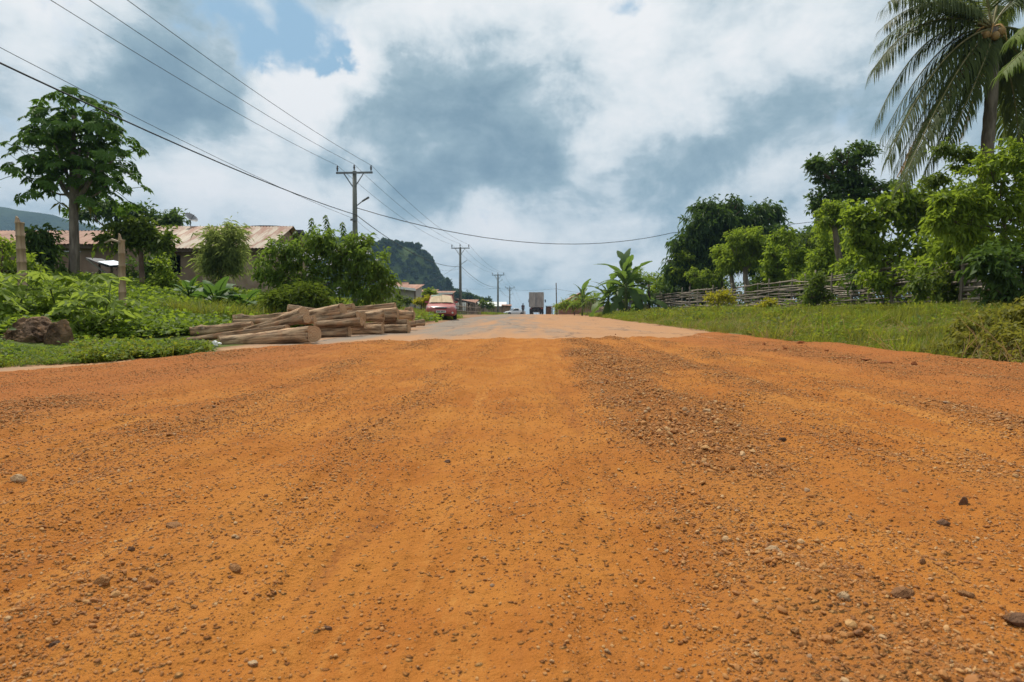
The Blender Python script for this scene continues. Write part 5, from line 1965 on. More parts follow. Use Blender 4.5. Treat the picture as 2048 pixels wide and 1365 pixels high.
SG = 'loose stones on the dirt road'
stone(1800, 1192, 46, 28, STONE_A, 'largest brown stone on the dirt in the near right corner', 1, group=SG)
stone(2040, 1246, 44, 30, STONE_C, 'rounded dark stone cut off by the right edge of the picture', 2, group=SG)
stone(36, 962, 26, 17, STONE_B, 'pale squarish stone near the left edge of the dirt', 3, group=SG)
stone(205, 1166, 30, 16, STONE_A, 'flat brown stone on the bare near left dirt', 4, group=SG)
stone(352, 1053, 34, 9, STONE_A, 'thin long chip of stone on the left half of the dirt', 5, group=SG)
stone(1886, 1049, 24, 14, STONE_C, 'wedge-shaped reddish stone below the dark upright one', 6, group=SG)
stone(1927, 1007, 18, 18, STONE_C, 'dark upright stone on the right part of the dirt', 7, group=SG)
stone(1564, 883, 20, 10, STONE_C, 'dark flat stone alone on the right half of the dirt beyond the gravel', 8, group=SG)
stone(1690, 1200, 26, 22, STONE_B, 'grey rounded stone just left of the largest brown stone', 9, group=SG)
stone(1545, 1102, 34, 16, STONE_B, 'pale flat stone bedded in the gravel strip', 10, group=SG)
stone(1930, 1190, 26, 15, STONE_A, 'ochre stone right of the largest brown stone', 11, group=SG)
for i, (px, py, w, m, lb) in enumerate([
        (470, 1140, 24, STONE_A, 'brown stone on the left half of the dirt above the bottom left patch of gravel'), (262, 1100, 16, STONE_C, 'small dark stone to the upper right of the flat brown stone at the near left'),
        (656, 1258, 16, STONE_C, 'small dark stone low on the dirt left of the smooth middle track'), (388, 1215, 15, STONE_A, 'small brown stone between the near left gravel and the bottom edge'),
        (895, 925, 14, STONE_C, 'small dark stone lying alone in the middle of the smooth track'), (1640, 1050, 18, STONE_A, 'reddish brown stone at the right side of the gravel strip left of the wedge-shaped one'),
        (1590, 1262, 20, STONE_A, 'brown stone in the thick of the near right gravel strip'), (1215, 1305, 14, STONE_B, 'small pale stone near the bottom edge at the left side of the gravel strip'),
        (1810, 985, 14, STONE_A, 'small brown stone left of the dark upright stone'), (110, 1290, 20, STONE_C, 'dark stone close to the bottom left corner of the dirt'),
        (1845, 1125, 16, STONE_A, 'small brown stone above the largest brown stone'), (505, 1330, 20, STONE_B, 'pale flattish stone at the bottom edge left of the middle'),
        (1360, 850, 12, STONE_A, 'small brown stone on the far part of the gravel strip')]):
    stone(px, py, w, w * random.uniform(0.5, 0.7), m, lb, 30 + i, group=SG)
CG = 'reddish clods of earth along the right edge of the dirt'
for i, (px, py, w) in enumerate([(1522, 684, 16), (1548, 688, 20), (1575, 690, 18), (1600, 691, 14), (1645, 703, 22), (1680, 712, 24), (1720, 714, 20), (1775, 722, 26), (1838, 734, 28), (1240, 668, 8)]):
    stone(px + random.uniform(-14, 14), py + random.uniform(-5, 14), w * random.uniform(0.4, 1.0), w * random.uniform(0.25, 0.5), CLOD, 'reddish clod of earth in the row along the right edge of the dirt', 70 + i, 'earth_clod', 'clod', CG)


def branch_pile():
    root = empty('branch_pile', on_ground(1545, 24), 0, 'few dry branches lying on the grass in front of the branch fence', 'branches')
    o = root.location
    for (pa, da, pb, db, z1, z2) in ((1502, 23, 1592, 25, 0.10, 0.22), (1520, 22.3, 1600, 24, 0.08, 0.16), (1560, 22, 1610, 23.5, 0.06, 0.12), (1510, 23.6, 1575, 24.6, 0.12, 0.2)):
        a, b = on_ground(pa, da, z1) - o, on_ground(pb, db, z2) - o
        link('branch', STICKS[int(pa) % 10], None, root, span_matrix(a, b, 0.9))


branch_pile()

# ================================================================== PLANTS
BARK_GREY = two_tone("grey_bark", (0.13, 0.105, 0.082), (0.25, 0.205, 0.165), 3.0, 0.9, 0.15, stretch=(3, 3, 0.6), bstr=0.6, bdist=0.03)
BARK_BROWN = two_tone("brown_bark", (0.10, 0.065, 0.045), (0.20, 0.135, 0.095), 3.0, 0.9, 0.15, stretch=(3, 3, 0.6), bstr=0.6, bdist=0.03)
STEM = two_tone("green_stem", (0.09, 0.12, 0.03), (0.15, 0.17, 0.06), 4.0, 0.7)


def plant(name, label, cat, px, d, lobes, m, leaf=0.16, width=0.07, per_m2=7.0, per=16, cr=0.24, droop=0.2, trunk=None, r0=0.12, r1=0.05, group=None, bark=None, shell=0.5, out=0.6, limbs=True, flat=0.75, crown='crown', multi=1):
    """tree or shrub: crown lobes are (px, py, half width px, half height px, metres deeper)"""
    x = (px - 1024) / F * d
    zg = gz(x, d)
    root = empty(name, (x, d, zg), 0, label, cat, group)
    o = Vector((x, d, zg))
    L = []
    for lb in lobes:
        lx, ly, rx, ry = lb[:4]
        dd = d + (lb[4] if len(lb) > 4 else 0.0)
        c = at(lx, ly, dd) - o
        r = (rx * dd / F, (rx + ry) * 0.5 * dd / F, ry * dd / F)
        L.append((c, r))
    V, Fc, T = crown_geo(L, per_m2, per, cr, leaf, width, droop, 0.35, out, shell, flat)
    me = np_mesh(name + "_crown", V, Fc, T)
    link(crown, me, m, root)
    tb = MB()
    if trunk:
        path = [at(q[0], q[1], d) - o for q in trunk]
        path[0] = Vector((path[0].x, 0, -0.3))
    else:
        c0 = L[0][0]
        path = [Vector((0, 0, -0.3)), Vector((c0.x * 0.2, 0, c0.z * 0.4)), Vector((c0.x * 0.6, c0.y * 0.5, c0.z * 0.75))]
    n = len(path)
    # finer trunk path
    pp, rr_ = [], []
    for i in range(n - 1):
        for k in range(3):
            t = k / 3
            pp.append(path[i].lerp(path[i + 1], t) + Vector((random.uniform(-1, 1), random.uniform(-1, 1), 0)) * r0 * 0.22)
            f = (i + t) / (n - 1)
            rr_.append(r0 + (r1 - r0) * f)
    pp.append(path[-1]); rr_.append(r1)
    tb.tube(pp, rr_, 9)
    if limbs:
        top = path[-1]
        for c, r in L:
            st = path[-2].lerp(path[-1], random.uniform(0.4, 1.0))
            mid = st.lerp(c, 0.5) + Vector((0, 0, -0.12 * (c - st).length))
            tb.tube(bez(st, mid, c + Vector((0, 0, r[2] * 0.3)), 6), [r1 * 0.75, r1 * 0.65, r1 * 0.5, r1 * 0.4, r1 * 0.3, r1 * 0.15], 6)
            for _ in range(4):
                dr = Vector(rand_dirs(1)[0])
                e = c + Vector((dr.x * r[0], dr.y * r[1], abs(dr.z) * r[2])) * 0.85
                tb.tube(bez(mid.lerp(c, 0.5), c.lerp(e, 0.4), e, 5), [r1 * 0.35, r1 * 0.3, r1 * 0.22, r1 * 0.15, r1 * 0.07], 5)
    tb.build('trunk', bark or BARK_BROWN, root, True)
    return root, o, L


# ---- lobed leaves shared by the papaya and the broad-leaved weeds
def palmate(name, R_, pet, elev, lobes, lobew, teeth, droop, m, pr=0.012, blade=0.0):
    e = R(elev)
    C = Vector((pet * math.cos(e), 0, pet * math.sin(e)))
    mb = MB()
    mb.tube(bez((0, 0, 0), (pet * 0.5 * math.cos(e), 0, pet * 0.5 * math.sin(e) + 0.08 * pet), C, 4), [pr, pr * 0.9, pr * 0.8, pr * 0.6], 4, False)
    tilt = Matrix.Rotation(R(-elev * 0.25 + 14 + blade), 4, 'Y')
    T = Matrix.Translation(C) @ tilt
    tn = random.uniform(0.2, 0.8)
    for k in range(lobes):
        a = R(-145 + 290 * k / (lobes - 1))
        ln = R_ * (1 - 0.35 * abs(k - (lobes - 1) / 2) / ((lobes - 1) / 2)) * random.uniform(0.9, 1.1)
        dx, dy = math.cos(a), math.sin(a)
        sx, sy = -dy, dx
        w = lobew * ln
        z1, z2 = -droop * ln * 0.12, -droop * ln * 0.55
        P = [(0, 0, 0), (dx * ln * .5 + sx * w, dy * ln * .5 + sy * w, z1 + 0.03 * ln), (dx * ln, dy * ln, z2), (dx * ln * .5 - sx * w, dy * ln * .5 - sy * w, z1 + 0.03 * ln)]
        mb.add([T @ Vector(p) for p in P], [(0, 1, 2), (0, 2, 3)], min(1, max(0, tn + random.uniform(-.2, .2))))
        if teeth:
            for sgn in (1, -1):
                q = math.radians(38) * sgn
                ex, ey = math.cos(a + q), math.sin(a + q)
                bx, by = dx * ln * .42, dy * ln * .42
                tl = ln * 0.42
                P = [(bx * .6, by * .6, z1 * 0.5), (bx + ex * tl * .5 - ey * .13 * ln, by + ey * tl * .5 + ex * .13 * ln, z1), (bx + ex * tl, by + ey * tl, z1 - droop * tl * 0.5), (bx + ex * tl * .5 + ey * .13 * ln, by + ey * tl * .5 - ex * .13 * ln, z1)]
                mb.add([T @ Vector(p) for p in P], [(0, 1, 2), (0, 2, 3)], min(1, max(0, tn + random.uniform(-.2, .2))))
    me = mb.mesh(name)
    me.materials.append(m)
    return me


PAPAYA_LEAF = leaf_mat("papaya_leaf", (0.026, 0.062, 0.012), (0.095, 0.165, 0.026), 0.28, 0.45, 0.3)
CASTOR_LEAF = leaf_mat("castor_leaf", (0.085, 0.135, 0.020), (0.200, 0.250, 0.060), 0.40, 0.6, 0.15)


def papaya():
    d = 20.0
    b = on_ground(149, d)
    root = empty('papaya_tree', b, 0, 'tall papaya tree with deeply lobed dark leaves standing in front of the brown house', 'tree')
    def rel(px, py): return at(px, py, d) - b
    top = rel(147, 232)
    path = [Vector((0, 0, -0.3)), rel(149, 500), rel(147, 410), rel(146, 330), top]
    MB().tube(path, [0.165, 0.145, 0.125, 0.10, 0.055], 12).build('trunk', BARK_GREY, root, True)
    for (px, py) in ((190, 330), (110, 320), (160, 300)):
        e = rel(px, py)
        MB().tube(bez(rel(147, 400), rel((147 + px) / 2 + (px - 147) * 0.3, 380), e, 6), [0.08, 0.075, 0.07, 0.06, 0.05, 0.04], 8).build('branch', BARK_GREY, root, True)
    var = []
    for el in (55, 55, 35, 35, 15, 15, -5, -5, -25, -25):
        var.append((el, palmate("papaya_leaf", random.uniform(0.32, 0.44), random.uniform(0.45, 0.85), el, 7, 0.20, True, 0.7, PAPAYA_LEAF, 0.013, random.uniform(5, 40))))
    heads = [(147, 225, 25, 1.06), (95, 252, 21, 0.95), (198, 256, 21, 0.95), (60, 300, 20, 0.95), (232, 306, 20, 0.95), (118, 300, 22, 1.01), (178, 305, 22, 1.01), (147, 275, 22, 1.01),
             (80, 352, 20, 0.95), (212, 362, 20, 0.95), (130, 350, 22, 1.06), (165, 352, 22, 1.06), (105, 385, 12, 0.90), (190, 390, 12, 0.90)]
    for hx, hy, _n, _s in heads[1:10]:
        e = rel(hx, hy + 10)
        MB().tube(bez(rel(147, 385), rel(147 + (hx - 147) * 0.5, hy + 50), e, 6), [0.05, 0.042, 0.035, 0.03, 0.025, 0.02], 6).build('branch', BARK_GREY, root, True)
    for hx, hy, n, sc in heads:
        c = rel(hx, hy)
        for i in range(n):
            t = i / n
            el = 60 - 80 * t + random.uniform(-22, 22)
            el_, me = min(var, key=lambda v: abs(v[0] - el) + random.uniform(0, 9))
            az = i * 2.39996 + random.uniform(-.3, .3)
            M = Matrix.Translation(c + Vector((random.gauss(0, .12), random.gauss(0, .35), 0.15 - 0.4 * t))) @ Matrix.Rotation(az, 4, 'Z') @ Matrix.Rotation(random.uniform(-.6, .6), 4, 'X') @ Matrix.Diagonal([sc * random.uniform(0.85, 1.12)] * 3 + [1])
            link('leaf', me, None, root, M)
    for px, py in ((121, 410), (172, 415), (166, 400)):
        c = rel(px, py)
        me = palmate("papaya_dead_leaf", 0.4, 0.3, -80, 5, 0.1, False, 1.4, OLIVE_LEAF, 0.012)
        link('dry_leaf', me, None, root, Matrix.Translation(c + Vector((0, 0, 0.35))) @ Matrix.Rotation(random.uniform(0, 6), 4, 'Z'))


papaya()


def castor(px, d, n, h, spread, label):
    b = on_ground(px, d)
    root = empty('broad_leaved_weed', b, 0, label, 'plant', 'broad-leaved weeds by the boulder')
    st = MB()
    var = [palmate("weed_leaf", random.uniform(0.19, 0.26), random.uniform(0.18, 0.32), el, 7, 0.30, False, 0.8, CASTOR_LEAF, 0.006) for el in (60, 40, 25, 10, 0)]
    nst = max(3, n // 6)
    for s in range(nst):
        a = 6.283 * s / nst + random.uniform(-.4, .4)
        e = Vector((math.cos(a) * spread * random.uniform(0.3, 1), math.sin(a) * spread * 0.6 * random.uniform(0.3, 1), h * random.uniform(0.5, 1.08)))
        path = bez((0, 0, -0.1), (e.x * 0.35, e.y * 0.35, e.z * 0.6), e, 7)
        st.tube(path, [0.022, 0.02, 0.018, 0.015, 0.013, 0.010, 0.007], 6)
        m_ = max(4, n // nst)
        for k in range(m_):
            t = 0.30 + 0.7 * k / max(1, m_ - 1)
            i = min(int(t * 6), 5)
            p = path[i].lerp(path[i + 1], t * 6 - i)
            M = Matrix.Translation(p) @ Matrix.Rotation(k * 2.4 + s + random.uniform(-.3, .3), 4, 'Z') @ Matrix.Rotation(random.uniform(-.5, .5), 4, 'X') @ Matrix.Rotation(random.uniform(-.3, .3), 4, 'Y') @ Matrix.Diagonal([random.uniform(0.7, 1.25)] * 3 + [1])
            link('leaf', var[min(4, int((1 - t) * 6))], None, root, M)
    st.build('stem', STEM, root, True)


castor(30, 9.2, 24, 0.58, 0.65, 'pale broad-leaved weed in front of the taller bamboo post')
castor(120, 9.6, 32, 0.68, 0.75, 'bright broad-leaved weed right behind the boulder')
castor(205, 9.4, 32, 0.64, 0.75, 'broad-leaved weed between the boulder and the shorter bamboo post')
castor(-40, 8.4, 22, 0.55, 0.5, 'broad-leaved weed cut off by the left edge of the picture')
castor(170, 8.7, 18, 0.45, 0.55, 'low dark broad-leaved weed right of the boulder')

# ---- left-hand trees and shrubs
FEATHER_LEAF = leaf_mat('feathery_leaf', (0.085, 0.120, 0.040), (0.200, 0.240, 0.090), 0.46, 0.6)
plant('young_tree', 'small dark conical tree between the taller bamboo post and the papaya trunk', 'tree', 76, 19.5,
      [(78, 470, 26, 22), (70, 500, 36, 26), (80, 535, 34, 26)], DARK_LEAF, 0.2, 0.075, 11, 16, 0.2, 0.35, trunk=[(76, 570), (76, 500)], r0=0.09)
plant('shrub', 'leafy green shrub at the left edge behind the bamboo post', 'shrub', 8, 16,
      [(5, 520, 40, 40), (-30, 500, 50, 50), (35, 560, 34, 26), (70, 548, 20, 22)], LIGHT_LEAF, 0.14, 0.06, 12, 16, 0.17, 0.25, r0=0.06)
plant('tree', 'small broad-leaved tree behind the shorter bamboo post', 'tree', 280, 20.5,
      [(255, 462, 42, 22), (302, 474, 26, 26), (232, 480, 40, 16), (328, 480, 12, 14), (270, 446, 26, 12)], MID_LEAF, 0.2, 0.10, 9, 15, 0.2, 0.25, trunk=[(285, 580), (283, 510), (270, 470)], r0=0.10)
plant('thicket', 'dark thicket under the small tree beside the tin-roofed house', 'shrub', 300, 23,
      [(280, 535, 34, 28), (318, 525, 22, 24), (300, 556, 44, 20)], DARK_LEAF, 0.16, 0.07, 8, 14, 0.22, 0.2, r0=0.08, shell=0.3)
plant('shrub', 'bright green shrub at the foot of the tin-roofed house wall', 'shrub', 322, 19.5,
      [(325, 535, 16, 22), (318, 560, 26, 18), (345, 562, 22, 16)], LIGHT_LEAF, 0.13, 0.06, 13, 14, 0.14, 0.2, r0=0.04)
plant('tree', 'dark spreading tree rising behind the roof left of the satellite dish', 'tree', 270, 44,
      [(215, 418, 34, 17), (255, 425, 36, 18), (295, 434, 28, 16), (350, 440, 9, 10), (330, 448, 22, 8), (180, 430, 40, 14)], DARK_LEAF, 0.36, 0.17, 5, 15, 0.4, 0.15, r0=0.25, r1=0.12, shell=0.4)
plant('feathery_bush', 'feathery grey-green bush in front of the tin-roofed house', 'shrub', 445, 24,
      [(445, 492, 40, 36), (420, 516, 32, 28), (474, 504, 28, 36), (460, 466, 24, 16), (430, 474, 20, 18), (445, 532, 46, 20)], FEATHER_LEAF, 0.28, 0.022, 17, 18, 0.24, 0.35, r0=0.1, shell=0.35, out=1.1)

SHRUB_LEAF = leaf_mat('shrub_leaf', (0.045, 0.085, 0.014), (0.125, 0.180, 0.034), 0.36, 0.5)
SHRUB = plant('flowering_shrub', 'large flowering shrub with white blossoms behind the log pile', 'shrub', 660, 18,
      [(545, 535, 46, 36), (600, 505, 50, 36), (655, 512, 52, 38), (705, 505, 54, 36), (745, 530, 46, 44), (590, 560, 60, 36), (660, 565, 60, 40), (725, 570, 58, 40), (768, 562, 26, 38), (640, 478, 36, 20), (715, 482, 28, 14), (560, 500, 30, 22)],
      SHRUB_LEAF, 0.155, 0.055, 11, 18, 0.17, 0.3, r0=0.05, r1=0.03, shell=0.45)


def blossoms():
    root, o, L = SHRUB
    m, g, out = new_mat("white_petals")
    principled(g, out, (0.72, 0.70, 0.76), 0.6, 0.2)
    for (px, py) in ((717, 484), (727, 478), (622, 515), (640, 518), (610, 508), (556, 498), (549, 488), (678, 578), (672, 582), (700, 520), (660, 530), (735, 508), (690, 494), (590, 520), (755, 520), (570, 492), (668, 500)):
        c = at(px, py, 17.1 + random.uniform(-.1, .3)) - o
        n = 7
        P = np.array(c)[None] + RS.normal(size=(n, 3)) * 0.035
        Dd = rand_dirs(n) + np.array([0, -0.5, 0.3])
        V, Fc = leaf_geo(P, Dd, rand_dirs(n), 0.042, 0.036, 0.1)
        link('blossom', np_mesh("blossom", V, Fc, np.full(len(V), 0.5)), m, root)


blossoms()


def shoots():
    d = 18.6
    b = on_ground(665, d)
    root = empty('tall_shoots', b, 0, 'tall leafy shoots sticking up out of the flowering shrub in front of the near pole', 'plant')
    for (px, py, lean) in ((622, 436, -4), (650, 430, 16), (684, 444, 6), (703, 462, -6), (590, 462, 10)):
        tip = at(px, py, d) - b
        base = at(px + lean + 8, 560, d) - b
        path = bez(base, base.lerp(tip, 0.6) + Vector((0.05, 0, 0)), tip, 9)
        st = MB().tube(path, [0.02 - 0.0016 * i for i in range(9)], 5).build('stem', STEM, root, True)
        n = 46
        t = np.linspace(0.42, 1.0, n)
        P = np.array([path[min(int(tt * 8), 7)].lerp(path[min(int(tt * 8), 7) + 1], tt * 8 - min(int(tt * 8), 7)) for tt in t])
        az = np.arange(n) * 2.4
        Dd = np.stack([np.cos(az), np.sin(az), -0.55 - 0.3 * RS.rand(n)], 1)
        V, Fc = leaf_geo(P, Dd, np.tile([0, 0, 1.0], (n, 1)), 0.26 * (1.1 - 0.6 * (t - 0.42) / 0.58), 0.085, 0.15, 0.15)
        link('foliage', np_mesh("shoot_leaves", V, Fc, np.repeat(RS.rand(n), 4)), DARK_LEAF, root)


shoots()


def big_leaf(name, L, W, m, fold=0.12, arch=0.35, notch=0.0, seg=9, pet=0.3, heart=False):
    """one broad blade on a stalk, growing along +x and arching over; cross-section folded at the midrib"""
    V, Fc, T = [], [], []
    mb = MB()
    pts = []
    for i in range(seg + 1):
        t = i / seg
        a = arch * t
        pts.append(Vector((pet + L * (t - 0.25 * arch * t * t), 0, L * (0.25 * t - arch * t * t))))
    for i in range(seg + 1):
        t = i / seg
        if heart:
            w = W * (1 - t) ** 0.6 * (0.62 + 0.55 * math.sin(min(1, t * 2.4) * math.pi * 0.5))
        else:
            w = W * (math.sin(math.pi * (0.08 + 0.90 * t)) ** 0.55)
        if notch and random.random() < notch:
            w *= random.uniform(0.35, 0.75)
        p = pts[i]
        for s in (-1, -0.5, 0, 0.5, 1):
            V.append((p.x, s * w * 0.5, p.z + fold * abs(s) * w * (1 - 1.4 * abs(s) * arch) + random.uniform(-1, 1) * 0.02 * W))
    for i in range(seg):
        for k in range(4):
            Fc.append((i * 5 + k, (i + 1) * 5 + k, (i + 1) * 5 + k + 1, i * 5 + k + 1))
    mb.add(V, Fc, random.uniform(0.2, 0.9))
    mb.tube([(0, 0, -0.04)] + [(p.x, p.y, p.z - 0.006) for p in pts[::3]], [0.035 * W + 0.012] + [(0.028 * W + 0.006) * (1 - j / 4.5) for j in range(len(pts[::3]))], 5)
    me = mb.mesh(name, True)
    me.materials.append(m)
    return me


TARO_LEAF = leaf_mat("taro_leaf", (0.032, 0.075, 0.018), (0.085, 0.15, 0.035), 0.3, 0.45, 0.4)
BANANA_LEAF = leaf_mat("banana_leaf", (0.030, 0.066, 0.020), (0.105, 0.160, 0.038), 0.35, 0.42, 0.4)


def rosette(name, label, cat, px, d, n, L, W, m, notch, h, pet, elev=(75, -10), group=None, heart=False, stem_r=0.0, arch=0.5, sx=1.0, leafname='leaf'):
    b = on_ground(px, d)
    root = empty(name, b, 0, label, cat, group)
    if stem_r:
        MB().tube([(0, 0, -0.2), (0.03, 0, h * 0.5), (0, 0, h)], [stem_r, stem_r * 0.85, stem_r * 0.6], 9).build('stem', STEM, root, True)
    var = [big_leaf(name + "_leaf", L * random.uniform(0.85, 1.1), W * random.uniform(0.85, 1.1), m, 0.16, arch * random.uniform(0.6, 1.3), notch, 10, pet, heart) for _ in range(5)]
    for i in range(n):
        t = i / max(1, n - 1)
        el = elev[0] + (elev[1] - elev[0]) * t + random.uniform(-8, 8)
        az = i * 2.4 + random.uniform(-.35, .35)
        M = Matrix.Translation((0, 0, h * (0.98 - 0.15 * t))) @ Matrix.Rotation(az, 4, 'Z') @ Matrix.Rotation(-R(el), 4, 'Y') @ Matrix.Rotation(random.uniform(-.4, .4), 4, 'X') @ Matrix.Diagonal([random.uniform(0.8, 1.1)] * 3 + [1])
        link(leafname, var[i % 5], None, root, M)
    return root


rosette('taro_plant', 'broad arrow-leaved plant growing below the feathery bush', 'plant', 432, 15.5, 12, 0.62, 0.44, TARO_LEAF, 0, 0.42, 0.25, (60, 0), 'arrow-leaved plants on the left bank', True)
rosette('taro_plant', 'drooping arrow-leaved plant to the right below the feathery bush', 'plant', 486, 15.8, 10, 0.62, 0.42, TARO_LEAF, 0, 0.40, 0.25, (50, -15), 'arrow-leaved plants on the left bank', True)
rosette('taro_plant', 'small arrow-leaved plant at the foot of the house wall', 'plant', 380, 17.5, 9, 0.5, 0.36, TARO_LEAF, 0, 0.35, 0.25, (60, 10), 'arrow-leaved plants on the left bank', True)

plant('shrub', 'round clipped green bush on a stem behind the red car', 'shrub', 859, 47, [(859, 587, 14, 11)], LIGHT_LEAF, 0.16, 0.08, 26, 18, 0.14, 0.1, r0=0.05, shell=0.6)
plant('shrub', 'low yellow-green bush left of the red car roof', 'shrub', 843, 44, [(842, 603, 16, 9), (855, 600, 8, 7)], YELLOW_LEAF, 0.15, 0.07, 22, 16, 0.14, 0.1, r0=0.04)
plant('shrub', 'small bush in front of the grey shop wall', 'shrub', 798, 42, [(798, 598, 11, 9), (812, 602, 9, 5)], MID_LEAF, 0.15, 0.06, 16, 14, 0.15, 0.15, r0=0.04)
plant('shrub', 'loose green bush between the log pile and the shop', 'shrub', 772, 30, [(770, 602, 26, 13), (790, 608, 18, 9)], MID_LEAF, 0.14, 0.05, 12, 14, 0.16, 0.2, r0=0.04)
plant('shrub', 'grassy green mound of shrub at the upper left of the log pile', 'shrub', 610, 15.5, [(605, 592, 42, 20), (560, 600, 36, 14), (640, 598, 30, 16)], MID_LEAF, 0.24, 0.02, 20, 22, 0.16, 0.3, r0=0.03, out=1.2)
plant('shrub', 'green bush in front of the white-roofed building', 'shrub', 967, 118, [(967, 608, 8, 7), (955, 612, 9, 4), (980, 612, 8, 4)], MID_LEAF, 0.35, 0.2, 6, 14, 0.3, 0.1, r0=0.08)
for i, (px, py, rx, ry, d, lb) in enumerate([(937, 597, 9, 10, 250, 'distant tree right of the hill foot'), (953, 600, 12, 7, 270, 'wide distant tree beyond the white-roofed building'), (972, 603, 7, 5, 270, 'small distant tree on the skyline left of the third pole'),
                                             (912, 588, 8, 9, 300, 'distant rounded tree standing at the foot of the hill cliff'), (896, 566, 6, 9, 430, 'lone tree on the lower slope of the hill cliff'), (925, 598, 9, 8, 300, 'distant dark tree just left of the second pole')]):
    zc = at(px, py, d)
    plant('tree', lb, 'tree', px, d, [(px, py, rx, ry), (px + rx * 0.5, py + ry * 0.4, rx * 0.7, ry * 0.6)], HILL_LEAF, 1.0, 0.6, 1.4, 14, 0.8, 0.1, r0=0.4, r1=0.2, group='distant trees at the foot of the hill', limbs=False)

# ---- right-hand side
rosette('banana_plant', 'tall banana plant with upright ragged leaves behind the pale panel fence', 'banana plant', 1251, 50, 22, 3.0, 0.85, BANANA_LEAF, 0.28, 2.7, 0.35, (86, -40), 'banana plants on the right', False, 0.16, 0.75)
rosette('banana_plant', 'shorter banana plant left of the tall one', 'banana plant', 1216, 52, 16, 2.5, 0.75, BANANA_LEAF, 0.3, 1.7, 0.3, (75, -40), 'banana plants on the right', False, 0.13, 0.7)
rosette('banana_plant', 'small banana plant farther off by the orange roof', 'banana plant', 1164, 66, 10, 2.4, 0.6, BANANA_LEAF, 0.2, 2.0, 0.3, (82, 0), 'banana plants on the right', False, 0.12, 0.6)
rosette('banana_plant', 'drooping banana plant beside the tall one in front of the light green bushes', 'banana plant', 1278, 51, 10, 2.6, 0.85, BANANA_LEAF, 0.35, 1.1, 0.3, (60, -30), 'banana plants on the right', False, 0.12, 0.9)

plant('tree', 'light green bushy small tree right of the banana plants behind the branch fence', 'tree', 1285, 57, [(1268, 552, 26, 16), (1300, 562, 24, 16), (1322, 560, 14, 14)], LIGHT_LEAF, 0.26, 0.10, 8, 15, 0.28, 0.15, trunk=[(1285, 612), (1284, 575), (1280, 560)], r0=0.10)
plant('shrub', 'dark green bush between the pale panel fence and the dark stakes', 'shrub', 1247, 57.5, [(1246, 600, 18, 18), (1236, 582, 18, 12)], MID_LEAF, 0.2, 0.08, 10, 14, 0.24, 0.2, r0=0.06)
plant('shrub', 'light green bush above the dark upright stakes', 'shrub', 1256, 58.5, [(1250, 578, 22, 14), (1270, 585, 16, 12)], LIGHT_LEAF, 0.24, 0.09, 9, 14, 0.24, 0.2, r0=0.05)
plant('shrub', 'green bushes along the verge in front of the small banana plant', 'shrub', 1150, 71, [(1140, 608, 22, 11), (1170, 605, 20, 15), (1122, 615, 14, 8), (1190, 598, 18, 14)], LIGHT_LEAF, 0.26, 0.10, 7, 14, 0.3, 0.2, r0=0.06)
plant('mango_tree', 'big dark mango tree rising over the branch fence', 'tree', 1440, 50,
      [(1395, 448, 48, 38), (1450, 440, 56, 40), (1505, 452, 46, 34), (1370, 495, 36, 34), (1430, 500, 60, 46), (1500, 505, 56, 42), (1350, 530, 26, 28), (1400, 545, 55, 34), (1462, 412, 20, 16), (1523, 425, 22, 16), (1415, 415, 26, 18), (1545, 480, 24, 26), (1551, 421, 7, 7)],
      MANGO_LEAF, 0.42, 0.105, 4.2, 24, 0.42, 0.5, trunk=[(1440, 610), (1440, 560), (1440, 520)], r0=0.35, r1=0.2, shell=0.4, flat=0.9)
plant('tree', 'dark leafy tree between the mango tree and the tall dark tree', 'tree', 1600, 46, [(1590, 490, 44, 44), (1640, 480, 48, 42), (1565, 470, 26, 26), (1570, 540, 44, 36), (1650, 540, 50, 34), (1700, 500, 40, 44), (1545, 515, 30, 34)], MANGO_LEAF, 0.38, 0.12, 4.5, 22, 0.4, 0.4, r0=0.2, r1=0.1, shell=0.35)
plant('tree', 'bright feathery tree with a stout forked trunk in front of the mango tree', 'tree', 1492, 39.5, [(1490, 478, 44, 26), (1520, 500, 26, 22), (1470, 508, 32, 22), (1500, 515, 34, 18)], LIGHT_LEAF, 0.22, 0.07, 13, 20, 0.24, 0.35, trunk=[(1496, 610), (1493, 570), (1489, 535)], r0=0.24, r1=0.14, bark=BARK_GREY)
plant('tree', 'smaller bright feathery tree with a straight trunk left of the stout forked one', 'tree', 1465, 40.5, [(1455, 515, 24, 22), (1440, 500, 14, 12), (1462, 535, 24, 12)], LIGHT_LEAF, 0.22, 0.07, 12, 18, 0.24, 0.35, trunk=[(1466, 612), (1465, 575), (1462, 540)], r0=0.20, r1=0.12, bark=BARK_GREY)
plant('sapling', 'light green sapling right of the stout forked trunk', 'sapling', 1552, 36, [(1548, 505, 22, 20), (1570, 520, 24, 16), (1540, 540, 22, 16), (1558, 556, 16, 12)], LIGHT_LEAF, 0.20, 0.12, 12, 14, 0.2, 0.2, trunk=[(1557, 605), (1556, 560), (1554, 520)], r0=0.05, r1=0.03)
plant('sapling', 'light green sapling with layered leaves over the fence top', 'sapling', 1598, 34, [(1588, 512, 24, 14), (1610, 510, 18, 10), (1595, 535, 20, 14), (1570, 475, 26, 16)], LIGHT_LEAF, 0.20, 0.12, 12, 14, 0.2, 0.2, trunk=[(1603, 600), (1602, 560), (1596, 520)], r0=0.05, r1=0.03)
plant('sapling', 'pale-stemmed sapling just left of the crooked tall trunk', 'sapling', 1652, 31, [(1650, 520, 18, 18), (1642, 545, 16, 10), (1660, 500, 18, 14)], LIGHT_LEAF, 0.18, 0.10, 11, 12, 0.2, 0.2, trunk=[(1652, 590), (1650, 550), (1646, 510)], r0=0.06, r1=0.03, bark=BARK_GREY)
